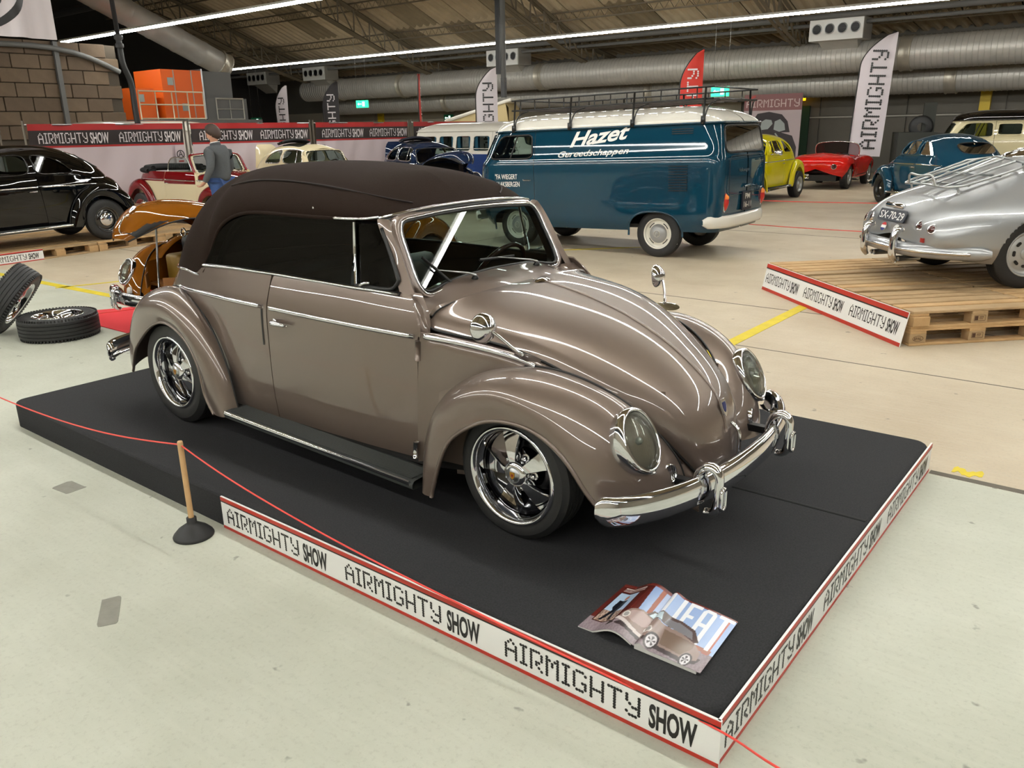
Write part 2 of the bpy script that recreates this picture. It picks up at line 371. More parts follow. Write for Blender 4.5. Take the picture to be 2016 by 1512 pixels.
for y, z, r in ((13.4, 6.4, .13), (25.3, 5.0, .09), (25.7, 4.8, .06)):
    mb = MB(); mb.tube(np.array([(-39, y, z), (-20, y, z), (14, y, z)]), r, 10); tag(mb.obj('ceiling_pipe', mat('dark_pipe', (44, 44, 46), .5) if r > .1 else mat('grey_steel', (96, 96, 94), .6)), {.13: 'thick dark pipe under the roof at the upper left', .09: 'thicker grey pipe high behind the light row', .06: 'thinner grey pipe high behind the light row'}[r], 'pipe')
# ------------------------------------------------------------------ ducts
GALV = mat('galvanised_steel', (176, 173, 166), .45, .35, noise=(3, .35, (150, 147, 140)))
def duct(label, P, r, pitch, rings, name='air_duct'):
    root = thing(name, label, 'air duct', group='round silver air ducts'); P = np.array(P, float); L = np.linalg.norm(np.diff(P, axis=0), axis=1).sum(); n = int(L/pitch)
    cuts = np.linspace(0, n, max(2, int(L/6))+1).astype(int); d = (P[1]-P[0])/L; Mx = axis_xf(P[0], d)
    for a, b in zip(cuts[:-1], cuts[1:]):
        pr = []
        for k in range(a, b): pr += [(r, k*pitch), (r, (k+.82)*pitch), (r+.012, (k+.86)*pitch), (r+.012, (k+.96)*pitch)]
        pr.append((r, b*pitch)); mb = MB(); mb.lathe(pr, 28, 0, Mx); sharp(mb.obj('duct_section', GALV, root), 30)
    for t in rings:
        mb = MB(); mb.lathe([(r, t), (r+.045, t), (r+.055, t+.03), (r+.03, t+.05), (r+.03, t+.30), (r+.055, t+.32), (r+.045, t+.35), (r, t+.35)], 28, 0, Mx); mb.obj('collar', mat('pale_galvanised', (178, 172, 158), .4, .6), root)
    return root
du = duct('upper and nearer of the two long silver ducts along the back', [(-33, 26.5, 3.84), (14, 26.5, 3.84)], .50, .16, [2.6, 7.3, 15.6, 29.9, 40])
dl = duct('lower and farther of the two long silver ducts along the back', [(-33, 28.0, 3.10), (14, 28.0, 3.10)], .45, .16, [8.8, 20, 31])
dv = duct('silver duct sloping down at the upper left to the orange unit', [(-22.6, 8.2, 6.9), (-22.6, 15.4, 3.75)], .40, .9, [6.9])
for k, x in enumerate((-35.9, -31.0, -18.6, -4.9)):
    df = part('diffuser', du, (x, 25.45, 4.62))
    V, F = bevel_box((1.7, .9, .66), .015, 1); mb = MB(); mb.add(V+np.array([0, .46, 0]), F); mb.add(*[np.array([(-.62, .25, -.33), (.62, .25, -.33), (.5, .9, -.75), (-.5, .9, -.75), (-.62, .9, -.33), (.62, .9, -.33)]), [(0, 1, 2, 3), (0, 3, 4), (1, 5, 2)]]); mb.obj('diffuser_box', GALV, df, smooth=False)
    mb = MB(); mb.box((0, -.01, 0), (1.68, .04, .64)); mb.obj('diffuser_face', mat('white_enamel', (222, 222, 218), .35), df, smooth=False)
    for j in range(4):
        mb = MB(); mb.lathe([(.165, 0), (.15, .03), (.13, .0), (.12, -.06)], 20, 0, axis_xf((-.6+.4*j, -.03, .02), (0, -1, 0))); mb.obj('nozzle', STEEL, df)
        mb = MB(); mb.lathe([(.13, 0), (0, 0)], 20, 0, axis_xf((-.6+.4*j, -.035, .02), (0, -1, 0))); mb.box((-.6+.4*j, -.045, .02), (.22, .02, .02)); mb.obj('nozzle_throat', BLACK, df, smooth=False)
# ------------------------------------------------------------------ orange air handler with railing
ah = thing('air_handler', 'orange ventilation cabinet with grey duct ends above the banner fence', 'ventilation unit', (-21.2, 11.9, 2.22))
ORG = mat('orange_enamel', (214, 92, 22), .45)
mb = MB(); mb.box((0, -.15, .72), (1.6, 1.35, 1.45)); mb.obj('cabinet', ORG, ah, smooth=False); mb = MB(); mb.box((.1, -1.45, .42), (1.2, .75, .92)); mb.obj('side_cabinet', ORG, ah, smooth=False)
for y in (-.42, .18): mb = MB(); mb.box((.805, y, .72), (.02, .03, 1.43)); mb.obj('panel_joint', mat('pale_rail', (160, 156, 146), .6), ah, smooth=False)
mb = MB(); mb.box((0, .55, .75), (1.62, .05, 1.5)); mb.obj('end_frame', STEEL, ah, smooth=False)
mb = MB(); mb.box((0, 1.15, 1.0), (1.3, 1.1, .9)); mb.obj('duct_end', mat('grey_steel', (96, 96, 94), .6), ah, smooth=False)
mb = MB(); mb.box((.15, 1.35, .28), (1.3, 1.5, .7)); mb.obj('duct_end', mat('grey_steel', (96, 96, 94), .6), ah, smooth=False)
mb = MB(); q = np.array([(.82, .95, -.02), (.82, 1.95, -.02), (.82, 1.95, .62), (.82, .95, .62)]); mb.tube(q, .035, 4, closed=True); mb.tube(np.array([(.82, 1.45, 0), (.82, 1.45, .62)]), .015, 4); mb.tube(np.array([(.82, .95, .3), (.82, 1.95, .3)]), .015, 4); mb.obj('grille_frame', mat('pale_rail', (160, 156, 146), .6), ah, smooth=False)
mb = MB(); mb.box((.78, 1.45, .3), (.02, .95, .6)); mb.obj('grille_dark', BLACK, ah, smooth=False)
for y, z in ((-.55, 1.1), (-.15, .35), (-1.5, .6)): mb = MB(); mb.box((.81 if y > -1 else .71, y, z), (.02, .18, .22)); mb.obj('notice', mat('pale_grey_box', (150, 156, 152), .6), ah, smooth=False)
mb = MB(); mb.box((0, .1, -.08), (2.6, 4.4, .1)); mb.obj('base_deck', mat('grey_steel', (96, 96, 94), .6), ah, smooth=False)
for x, y in ((-1.1, -1.8), (1.1, -1.8), (-1.1, 2.0), (1.1, 2.0)): mb = MB(); mb.box((x, y, -1.17), (.16, .16, 2.1)); mb.obj('deck_leg', mat('grey_steel', (96, 96, 94), .6), ah, smooth=False)
rl = thing('guard_rail', 'pale tubular railing in front of the orange ventilation cabinet', 'railing', (-19.98, 11.0, 2.2)); RAIL = mat('cream_rail', (196, 186, 160), .5)
for z in (.02, .42, .80): mb = MB(); mb.tube(np.array([(0, -.95, z), (0, 1.15, z)]), .022, 6); mb.obj('rail', RAIL, rl)
for y in (-.95, -.43, .1, .62, 1.15): mb = MB(); mb.tube(np.array([(0, y, -.02), (0, y, .80)]), .02, 6); mb.obj('post', RAIL, rl)
# ------------------------------------------------------------------ hanging things
hp = thing('hanging_pole', 'black square pole with grey conduit hanging from the roof', 'pole', (-10.3, 15, 3.05))
mb = MB(); mb.box((0, 0, 2.7), (.13, .13, 5.2)); mb.obj('pole', BLACK, hp, smooth=False); mb = MB(); mb.tube(np.array([(.22, -.1, -.1), (.22, -.1, 2.6), (.22, -.1, 5.6)]), .07, 8); mb.obj('conduit', mat('grey_steel', (96, 96, 94), .6), hp)
mb = MB(); mb.box((.22, -.1, -.25), (.12, .1, .5)); mb.obj('socket', mat('dark_grey', (70, 70, 72), .6), hp, smooth=False)
hh = thing('hanging_hose', 'black hose drop with fitting left of the orange cabinet', 'hose', (-14, 6.58, 0))
mb = MB(); mb.tube(np.array([(0, -.1, 8.6), (0, -.05, 5.5), (0, 0, 3.75)]), .05, 8); mb.obj('drop_pipe', mat('dark_pipe', (44, 44, 46), .5), hh)
mb = MB(); mb.lathe([(.06, 0), (.085, .02), (.085, .08), (.06, .1), (.06, .16), (.09, .18), (.09, .26), (.05, .28)], 12, 0, T(0, 0, 3.55)); mb.obj('fitting', mat('dark_grey', (70, 70, 72), .6), hh)
mb = MB(); mb.tube(spl([(0, 0, 3.6), (0, .02, 3.2), (0, .12, 2.9), (0, .14, 2.4), (0, .18, 1.5)], 24), .065, 8); mb.obj('hose', BLACK, hh)
def exit_sign(x, y, z, rz, label, lit=True):
    e = thing('exit_sign', label, 'exit sign', (x, y, z), rz, 'green exit signs')
    mb = MB(); mb.box((0, 0, 0), (.62, .06, .32)); mb.obj('sign_box', mat('exit_green_lit', (40, 190, 140), .4, emit=((40, 200, 140), 2.2)) if lit else mat('exit_green', (24, 110, 76), .4), e, smooth=False)
    mb = MB(); w = mat('exit_white', (225, 245, 235), .4, emit=((220, 255, 240), 1.6 if lit else .0)); F = Matrix.Rotation(PI/2, 4, 'X')
    for pz in ([(.02, -.10), (.02, .10), (.14, .10), (.14, -.10)], [(-.02, .02), (-.16, .02), (-.16, .06), (-.24, 0), (-.16, -.06), (-.16, -.02), (-.02, -.02)]): mb.prism(np.array(pz), .031, .034, 0, F)
    mb.obj('pictogram', w, e, smooth=False)
    if y < 29:
        for dx in (-.25, .25): mb = MB(); mb.tube(np.array([(dx, 0, .15), (dx, 0, float(roof_z(y))-z)]), .008, 5); mb.obj('hanger_rod', STEEL, e)
exit_sign(-25.3, 23.5, 2.95, .3, 'lit green exit sign under the silver duct, left of the red flag'); exit_sign(-8.3, 24.5, 2.85, .1, 'lit green exit sign above the roof rack of the blue van')
exit_sign(-25.3, 29.3, 2.35, 0, 'unlit green exit sign on the wall right of the black flag', False); exit_sign(-32.8, 23, 2.35, .3, 'unlit green exit sign below the grey grille frame', False)
mb = MB(); mb.box((-7.3, 29.0, 2.70), (.75, .08, .24)); tag(mb.obj('warning_lamp', mat('amber_lit', (240, 190, 30), .4, emit=((255, 190, 20), 2.)), smooth=False), 'small glowing amber lamp left of the wall poster', 'lamp')
# hanging white banner with a round black emblem
bn = thing('hanging_banner', 'white cloth banner with black ring emblem at the top left corner', 'banner', (-12, 2.6, 0))
G = np.array([[(.05*math.sin(y*7)+.03*math.sin(y*17), y, z) for y in np.linspace(-2.2, 1.80, 60)] for z in np.linspace(3.42, 6.0, 8)]); mb = MB(); mb.grid(G, 0, thick=.006); mb.obj('cloth', mat('white_cloth', (216, 208, 212), .8), bn)
a = np.linspace(0, 2*PI, 60, endpoint=False)
def onb(y, z, d): return (.05*math.sin(y*7)+.03*math.sin(y*17)+d, y, z)
mb = MB(); mb.grid(np.array([[onb(.55+r*math.cos(t), 4.35+r*math.sin(t), .012) for t in a] for r in (.72, .78, .84)]), 0, wv=True, flip=True); mb.obj('ring', BLKP, bn)
for y in (.86, .24): mb = MB(); mb.grid(np.array([[onb(y+r*math.cos(t), 4.02+r*math.sin(t), .012) for t in a[::3]] for r in (.11, .06, .005)]), 0, wv=True, flip=True); mb.obj('dot', BLKP, bn)
# ------------------------------------------------------------------ banner fence
CLOTH = mat('banner_cloth', (206, 192, 198), .75, bump=(2.2, .6)); BRED = mat('banner_red', (168, 34, 34), .6); BBLK = mat('banner_black', (46, 38, 38), .65); PANW = mat('banner_white_print', (228, 222, 224), .6)
def fence_panel(i, x, y, rz, label, w=3.42, h=2.0, logo=True):
    f = thing('fence_panel', label, 'fence', (x, y, 0), rz, 'banner covered fence panels'); rr = np.random.RandomState(i)
    ph = rr.uniform(0, 6, 4)
    def wav(u, z): return .018*math.sin(u*5+ph[0]+z*2)+.012*math.sin(u*11+ph[1]-z*4)+.02*math.sin((u-z)*4+ph[2])
    def strip(nm, z0, z1, m, d, n=3): mb = MB(); mb.grid(np.array([[(u, -.03-d-wav(u, z), z) for u in np.linspace(.05, w-.05, 60)] for z in np.linspace(z0, z1, n)]), 0); mb.obj(nm, m, f)
    strip('cloth', .1, h*.78, CLOTH, 0, 14); strip('lower_red_line', h*.765, h*.785, BRED, .002); strip('black_band', h*.785, h*.935, BBLK, .001); strip('red_band', h*.935, h*.998, BRED, .002)
    F = Matrix.Rotation(PI/2, 4, 'X')
    for j in range(2):
        mb = MB(); u0 = w*(.06+.48*j); dot_text(mb, 'AIRMIGHTY', Matrix.Translation((u0, -.095, h*.807))@F, h*.105, width=w*.285, nseg=6)
        put_text(mb, 'SHOW', Matrix.Translation((u0+w*.30, -.095, h*.805))@F, h*.11, width=w*.115, bold=.03); mb.obj('lettering', PANW, f, smooth=False)
    for u in (0, w): mb = MB(); mb.tube(np.array([(u, 0, 0), (u, 0, h+.06)]), .022, 8); mb.obj('post', STEEL, f)
    mb = MB(); mb.tube(np.array([(0, 0, h-.02), (w, 0, h-.02)]), .018, 6); mb.obj('top_tube', STEEL, f)
    if logo:
        q = part('round_logo', f); c = (w*.935, -.10, h*.66)
        mb = MB(); mb.prism(rrect(.24, .40, .03, 3), 0, .004, 0, Matrix.Translation((c[0], c[1]+.006, c[2]-.02))@F); mb.obj('tag_field', CLOTH, q, smooth=False)
        mb = MB(); mb.tube(ring_pts(c, .085, 24), .010, 5, closed=True); A = [(-.05, -.06), (0, .065), (.05, -.06)]; mb.tube(np.array([(c[0]+a, c[1], c[2]+b) for a, b in A]), .010, 5); mb.tube(np.array([(c[0]-.03, c[1], c[2]-.01), (c[0]+.03, c[1], c[2]-.01)]), .009, 5); mb.obj('letter_ring', BLKP, q)
        mb = MB(); mb.box((c[0], c[1], c[2]-.15), (.12, .004, .03)); mb.obj('red_script', BRED, q, smooth=False)
FL = ['banner fence panel directly behind the black car', 'banner fence panel behind the person in the grey jacket', 'banner fence panel behind the cream car with folded sunroof', 'banner fence panel whose right end meets the blue and white bus']
for k in range(4): fence_panel(k, -13.76+.1*k*.0+3.5*k*math.cos(1.5424), 4.1935+3.5*k*math.sin(1.5424)+.04, 1.5424, FL[k] if k < 3 else FL[3], w=3.40)
fence_panel(8, -13.2-2.6, 4.1935-3.1, 1.5424, 'banner fence panel at the far left edge, mostly hidden by the black car', h=1.93)
# ------------------------------------------------------------------ feather flags
def feather_flag(x, y, rz, h, w, m, tm, label, zb=.5, text='AIRMIGHTY', lean=0., rev=False, th=.30):
    f = thing('feather_flag', label, 'flag', (x, y, 0), rz, 'tall feather flags'); f.rotation_euler = (0, lean, rz)
    z = np.linspace(zb, h, 40); t = (z-zb)/(h-zb); left = np.where(t < .72, 0., ((t-.72)/.28)**2*w*.85); right = np.full_like(z, w); right = np.minimum(right, w)
    right = np.where(t > .86, w-(t-.86)/.14*w*.0, w); left[-1] = w*.97
    G = np.array([[(a+(b-a)*u, .04*math.sin(u*3+zz*1.3), zz) for u in np.linspace(0, 1, 8)] for a, b, zz in zip(left, right, z)]); mb = MB(); mb.grid(G, 0, thick=.006); mb.obj('cloth', m, f)
    P = np.stack([left-.02, 0*z, z], 1); P = np.concatenate([[(-.02, 0, 0)], P]); mb = MB(); mb.tube(P, np.linspace(.022, .012, len(P)), 6); mb.obj('mast', BLACK, f)
    mb = MB(); hh = w*.5; L = (h-zb)*.80; M = T(w*.80, -.06, zb+.06*(h-zb), 0, PI/2)@Matrix.Rotation(PI/2, 4, 'Z'); lw = L/(sum(len(GLY[c].split('|')[0])+1 for c in text)-1); x0 = 0.
    for c in text:
        mb = MB(); n = len(GLY[c].split('|')[0]); dot_text(mb, c, M@Matrix.Translation((x0, 0, 0)), hh, width=lw*n, nseg=8); mb.obj('letter', tm, f, smooth=False); x0 += lw*(n+1)
    mb = MB()
    for sx in (-1, 1): mb.tube(np.array([(-.4*sx, -.25, .02), (0, 0, .05), (.4*sx, .25, .02)]), .02, 5)
    mb.obj('cross_base', BLACK, f); return f
FW = mat('flag_white', (224, 216, 222), .7); FR = mat('flag_red', (206, 52, 40), .65); FB = mat('flag_black', (40, 36, 38), .65)
feather_flag(-21.55, 16, .35, 3.36, .50, FW, BLKP, 'small white feather flag nearest the grey duct grille'); feather_flag(-18.9, 16, .5, 3.38, .56, FB, PANW, 'black feather flag standing behind the fence')
feather_flag(-14.35, 16, 2.28, 3.44, .62, FR, PANW, 'red feather flag seen nearly edge-on behind the fence'); feather_flag(-12.0, 16, .75, 3.46, .62, FW, BLKP, 'white feather flag at the right end of the fence')
feather_flag(-5.45, 16, .45, 3.48, .52, FR, PANW, 'red feather flag rising behind the roof rack of the blue van'); feather_flag(-4.0, 24.9, .42, 4.42, .95, FW, BLKP, 'tallest white feather flag right of the wall poster', zb=.75, lean=.04)
# ------------------------------------------------------------------ floor markings
YL = mat('floor_yellow', (222, 200, 36), .6, noise=(7, .5, (180, 160, 40)))
def stripe(label, P, w): 
    P = np.array(P, float); d = P[1]-P[0]; d /= np.linalg.norm(d); nrm = np.array([-d[1], d[0]])*w/2
    mb = MB(); q = [P[0]+nrm, P[0]-nrm, P[1]-nrm, P[1]+nrm]; mb.prism(np.array(q), .0005, .003); return tag(mb.obj('floor_stripe', YL, smooth=False), label, 'floor marking')
stripe('long yellow floor line left of the black platform', [(-9.5, 1.16), (-3.3, 1.42)], .11); stripe('thin yellow floor line behind the tyres', [(-6.1, 1.2), (-5.2, 4.0)], .06)
stripe('yellow floor line running to the leaning white sign', [(1.60, 2.4), (1.60, 6.4)], .11); stripe('yellow floor line seen through the windscreen', [(-5.6, 4.0), (-1.6, 8.2)], .06)
for i, (x, l) in enumerate(((3.62, .14), (3.98, .55), (4.7, .5))):
    mb = MB(); P = [(x+u*l, 1.535+.02*math.sin(9*u+i)+.035*sgn+.012*math.sin(23*u*sgn+i)) for sgn, us in ((1, np.linspace(0, 1, 12)), (-1, np.linspace(1, 0, 12))) for u in us]; mb.prism(np.array(P), .0005, .0025)
    tag(mb.obj('paint_patch', YL, smooth=False), ['worn yellow paint patch touching the right end of the platform', 'long worn yellow paint patch right of the platform', 'outermost worn yellow paint patch near the right frame edge'][i], 'floor marking')
JT = mat('floor_joint', (96, 90, 80), .9)
for i, (a, b, w) in enumerate((((3.53, 1.44), (9, 1.40), .05), ((-9, 4.9), (12, 4.75), .02), ((-9, 10.6), (12, 10.5), .025), ((-4.5, 3.8), (-4.4, 28), .02), ((-9, 3.4), (12, 3.2), .015))):
    d = np.array(b)-np.array(a); d = d/np.linalg.norm(d); nn = np.array([-d[1], d[0]])*w/2; mb = MB(); mb.prism(np.array([np.array(a)+nn, np.array(a)-nn, np.array(b)-nn, np.array(b)+nn]), .0003, .0012)
    o = mb.obj('floor_joint', JT, bpy.data.objects['floor'], smooth=False)
GREY = mat('grey_tape_residue', (128, 126, 118), .8, noise=(20, .6, (150, 148, 136)))
for i, (x, y, l, w, r, lb) in enumerate(((1.33, -1.80, .20, .075, -.55, 'grey worn tape patch on the floor below the plunger'), (.02, -1.37, .15, .10, .1, 'grey smudge patch on the floor near the platform rear'), (2.42, -2.15, .13, .09, .3, 'dark scuff patch on the floor at the bottom edge'))):
    mb = MB(); th = np.linspace(0, 2*PI, 16, endpoint=False); P = rrect(l, w, .012, 3)+RNG.uniform(-.005, .005, (12, 2)); mb.prism(P, .0004, .0015); o = tag(mb.obj('floor_patch', GREY if i < 2 else JT, smooth=False), lb, 'floor mark'); o.location = (x, y, 0); o.rotation_euler = (0, 0, r)
# ================================================================== rounded small cars (shared shapes)
def sect(a): return np.interp(a, [0, .15, .4, .65, .85, .95, 1], [0, .008, .075, .24, .52, .76, 1])
def hood_grid(nu=46, nv=25):
    Cn = [(2.02,.926),(2.12,.920),(2.25,.898),(2.40,.862),(2.55,.812),(2.70,.742),(2.83,.660),(2.93,.572),(2.985,.48),(3.012,.37),(3.022,.28),(3.015,.215)]
    E = [(1.94,.578,.853),(1.947,.597,.806),(2.16,.566,.785),(2.32,.533,.763),(2.47,.487,.712),(2.59,.442,.651),(2.70,.386,.588),(2.80,.325,.505),(2.87,.27,.42),(2.925,.215,.335),(2.965,.165,.265),(2.985,.11,.215)]
    Cn = spl([(c[0], 0, c[1]) for c in Cn], nu); t = chord(np.array(E)); Ed = nspline(t, np.array(E), np.linspace(0, t[-1], nu))
    # keep the pairing of the key rows
    k = np.linspace(0, 11, nu); Cn = nspline(np.arange(12.), np.array([(2.02,0,.926),(2.12,0,.920),(2.25,0,.898),(2.40,0,.862),(2.55,0,.812),(2.70,0,.742),(2.83,0,.660),(2.93,0,.572),(2.985,0,.48),(3.012,0,.37),(3.022,0,.28),(3.015,0,.215)]), k)
    Ed = nspline(np.arange(12.), np.array(E), k)
    a = np.linspace(0, 1, nv); a = np.sin(a*PI/2)**.9
    a = np.unique(np.concatenate([a, [0, 1]]))[-nv:]
    g = nspline(np.array([0, .2, .4, .6, .78, .9, .965, 1]), np.array([0, .012, .06, .16, .33, .55, .76, 1])[:, None], a)[:, 0]
    G = np.zeros((nu, len(a), 3))
    G[..., 0] = Cn[:, :1]+(Ed[:, :1]-Cn[:, :1])*(a**2.0)
    w = np.clip((Cn[:, 2]-.45)/.25, 0, 1)[:, None]         # nose: rounder in plan
    ya = a*w+np.sin(a*PI/2)*(1-w)
    G[..., 1] = Ed[:, 1:2]*ya
    G[..., 2] = Cn[:, 2:]+(Ed[:, 2:]-Cn[:, 2:])*(g*w+a**2*(1-w))
    return G
COWL = [[(1.772,0,.958),(1.777,.2,.954),(1.79,.36,.938),(1.815,.49,.905),(1.874,.616,.906),(1.910,.638,.866),(1.939,.653,.822),(1.942,.659,.775)],
        [(1.86,0,.95),(1.855,.2,.945),(1.855,.36,.925),(1.87,.49,.89),(1.896,.596,.882),(1.918,.624,.848),(1.939,.640,.812),(1.942,.652,.772)],
        [(1.95,0,.938),(1.94,.2,.933),(1.92,.36,.911),(1.915,.49,.878),(1.921,.566,.858),(1.926,.604,.839),(1.942,.622,.806),(1.947,.645,.769)],
        [(2.018,0,.922),(2.008,.2,.918),(1.98,.36,.898),(1.945,.49,.872),(1.937,.558,.852),(1.935,.594,.838),(1.945,.601,.803),(1.953,.635,.768)]]
QRT = [[(1.942,.654,.80),(1.940,.658,.775),(1.925,.656,.70),(1.905,.655,.5),(1.873,.64,.2)]]
for (x, y, z) in [(2.0,.590,.797),(2.10,.575,.788),(2.20,.557,.779),(2.30,.536,.765),(2.394,.511,.742),(2.505,.472,.694),(2.59,.440,.645),(2.703,.382,.578),(2.78,.336,.516),(2.85,.286,.437),(2.91,.232,.35),(2.96,.175,.265),(2.985,.12,.21)]:
    QRT.append([(x-.01, y-.05, z-.035), (x, y+.004, z-.012), (x, y+.036, z-.035), (x-.005, y+.043, z-.11), (x-.03, y+.02, max(.20, min(.22, z-.2)))])
FF = [[(1.935,.645,.15),(1.945,.68,.135),(1.965,.715,.12),(1.99,.735,.112),(2.03,.73,.108)],
 [(1.955,.64,.33),(1.97,.685,.33),(1.995,.72,.325),(2.04,.74,.32),(2.105,.735,.312)],
 [(2.00,.63,.47),(2.015,.67,.475),(2.045,.715,.465),(2.10,.742,.44),(2.165,.735,.405)],
 [(2.10,.612,.58),(2.11,.655,.59),(2.14,.708,.575),(2.20,.742,.54),(2.25,.735,.468)],
 [(2.294,.571,.679),(2.30,.625,.69),(2.33,.695,.67),(2.36,.742,.61),(2.37,.735,.523)],
 [(2.48,.517,.700),(2.49,.58,.71),(2.50,.665,.685),(2.50,.733,.615),(2.49,.733,.536)],
 [(2.663,.441,.643),(2.68,.52,.665),(2.68,.62,.64),(2.645,.705,.56),(2.60,.725,.51)],
 [(2.80,.36,.535),(2.84,.45,.565),(2.84,.57,.525),(2.775,.675,.45),(2.71,.71,.425)],
 [(2.885,.30,.42),(2.935,.40,.41),(2.92,.54,.375),(2.85,.645,.33),(2.785,.69,.315)],
 [(2.935,.265,.33),(2.968,.38,.31),(2.953,.515,.28),(2.895,.615,.25),(2.84,.665,.245)],
 [(2.955,.25,.26),(2.98,.37,.245),(2.965,.49,.23),(2.92,.59,.215),(2.875,.645,.205)]]
RF = [[(.60,.69,.17),(.585,.715,.165),(.56,.745,.16),(.51,.755,.155),(.44,.745,.15)],
 [(.575,.69,.28),(.56,.72,.28),(.525,.75,.275),(.455,.762,.265),(.375,.745,.25)],
 [(.53,.685,.41),(.515,.72,.415),(.475,.755,.41),(.41,.768,.39),(.355,.745,.37)],
 [(.44,.675,.56),(.43,.715,.565),(.40,.755,.545),(.345,.77,.51),(.30,.745,.483)],
 [(.30,.655,.68),(.30,.70,.69),(.28,.75,.665),(.25,.772,.61),(.225,.745,.552)],
 [(.10,.62,.765),(.10,.675,.775),(.10,.74,.74),(.09,.77,.67),(.08,.745,.603)],
 [(-.10,.57,.765),(-.11,.64,.77),(-.115,.72,.735),(-.105,.762,.66),(-.08,.745,.57)],
 [(-.29,.49,.69),(-.33,.58,.69),(-.34,.675,.65),(-.30,.74,.565),(-.24,.735,.475)],
 [(-.43,.42,.56),(-.49,.52,.555),(-.50,.63,.51),(-.44,.71,.43),(-.37,.722,.37)],
 [(-.51,.37,.40),(-.58,.49,.40),(-.58,.60,.36),(-.52,.685,.30),(-.46,.70,.262)],
 [(-.54,.35,.27),(-.60,.47,.27),(-.605,.575,.25),(-.555,.66,.225),(-.50,.69,.22)]]
# tail: rows are levels (bottom to top), columns run from the door's rear edge round to the middle of the tail
TAILXY = {.20: [(.883,.645),(.62,.642),(.37,.63),(.09,.60),(-.15,.56),(-.38,.47),(-.55,.32),(-.64,.16),(-.67,0)],
 .40: [(.901,.672),(.63,.668),(.38,.655),(.10,.625),(-.15,.58),(-.39,.485),(-.57,.335),(-.67,.17),(-.70,0)],
 .60: [(.918,.683),(.64,.677),(.39,.662),(.12,.63),(-.13,.58),(-.36,.48),(-.53,.33),(-.62,.165),(-.645,0)],
 .76: [(.931,.687),(.65,.681),(.4,.666),(.15,.633),(-.08,.572),(-.28,.467),(-.44,.322),(-.53,.16),(-.555,0)],
 .80: [(.935,.683),(.655,.678),(.4,.662),(.155,.628),(-.06,.568),(-.25,.46),(-.41,.315),(-.49,.157),(-.515,0)],
 .86: [(.94,.668),(.66,.662),(.4,.648),(.16,.61),(-.03,.557),(-.20,.445),(-.33,.297),(-.40,.145),(-.42,0)]}
TAILTOP = [(.946,.645,.935),(.66,.64,.935),(.40,.632,.928),(.16,.603,.884),(-.02,.553,.875),(-.185,.44,.87),(-.305,.29,.866),(-.368,.14,.865),(-.385,0,.865)]
DOORZ = [.20,.30,.45,.60,.72,.765,.80,.86,.91,.935]; DOORO = [-.042,-.024,-.008,0,.004,.004,.0,-.014,-.032,-.045]
def belt_y(x): return np.interp(x, [.6,.95,1.3,1.6,1.9,2.0], [.680,.684,.682,.672,.652,.64])
def door_grid(x0, x1, nu=40, nv=30):
    back = lambda z: float(np.interp(z, [.80, .86, .90, .935], [0, .018, .052, .092]))     # the front edge leans back along the pillar
    K = [[(xs+.093*(z-.2)-back(z)*max(0., (xs-1.3)/(1.8685-1.3)), float(belt_y(xs+.055))+o, z) for z, o in zip(DOORZ, DOORO)] for xs in np.linspace(x0, x1, 7)]
    return tensor(K, nu, nv)
TOPB = [ # boundary, first handle, ridge x, second handle
 ((1.640,0,1.258),(-.09,0,.050),1.30,(.14,0,.004)), ((1.635,.22,1.254),(-.09,0,.050),1.28,(.14,.14,.0)), ((1.620,.40,1.240),(-.08,-.01,.052),1.26,(.13,.26,-.002)),
 ((1.585,.525,1.220),(-.05,-.01,.065),1.22,(.10,.36,-.006)), ((1.50,.556,1.215),(-.01,.0,.09),1.18,(.06,.37,-.006)), ((1.296,.575,1.218),(0,.0,.105),1.08,(.02,.37,-.004)),
 ((1.007,.585,1.220),(0,.0,.115),.90,(0,.38,-.002)), ((.74,.588,1.216),(0,.0,.12),.70,(-.02,.38,.0)), ((.585,.592,1.185),(0,.002,.14),.60,(-.06,.39,.0)),
 ((.47,.597,1.12),(-.01,.004,.19),.54,(-.11,.40,.0)), ((.385,.608,.99),(-.01,.006,.27),.50,(-.16,.40,.0)), ((.314,.625,.882),(.02,-.01,.33),.47,(-.22,.39,.0)),
 ((.14,.607,.878),(.08,-.03,.345),.42,(-.28,.34,.0)), ((-.03,.565,.875),(.14,-.04,.345),.38,(-.31,.28,.0)), ((-.19,.455,.87),(.16,-.05,.345),.36,(-.32,.20,.0)),
 ((-.31,.30,.867),(.17,-.03,.345),.345,(-.32,.13,.0)), ((-.37,.14,.866),(.175,.0,.345),.335,(-.32,.06,.0)), ((-.385,0,.866),(.175,0,.345),.33,(-.32,0,.0))]
def ridge_z(x): return nspline(np.array([.30,.50,.75,1.0,1.2,1.4]), np.array([1.410,1.430,1.440,1.434,1.418,1.388])[:, None], np.atleast_1d(x))[:, 0]
def soft_top_grid(nu=90, nv=24):
    B = np.array([t[0] for t in TOPB]); h1 = np.array([t[1] for t in TOPB]); rx = np.array([t[2] for t in TOPB]); h2 = np.array([t[3] for t in TOPB])
    t = chord(B); tt = np.linspace(0, t[-1], nu)
    B, h1, h2 = nspline(t, B, tt), np.stack([np.interp(tt, t, h1[:, i]) for i in range(3)], 1), np.stack([np.interp(tt, t, h2[:, i]) for i in range(3)], 1)
    rx = np.interp(tt, t, rx); B[0, 1] = B[-1, 1] = 0
    R = np.stack([rx, 0*rx, ridge_z(rx)], 1); P1 = B+h1; P2 = R+h2; v = np.linspace(0, 1, nv)[None, :, None]
    return (1-v)**3*B[:, None]+3*v*(1-v)**2*P1[:, None]+3*v*v*(1-v)*P2[:, None]+v**3*R[:, None]
def ws_x(z): return 1.815-.505*(z-.91)
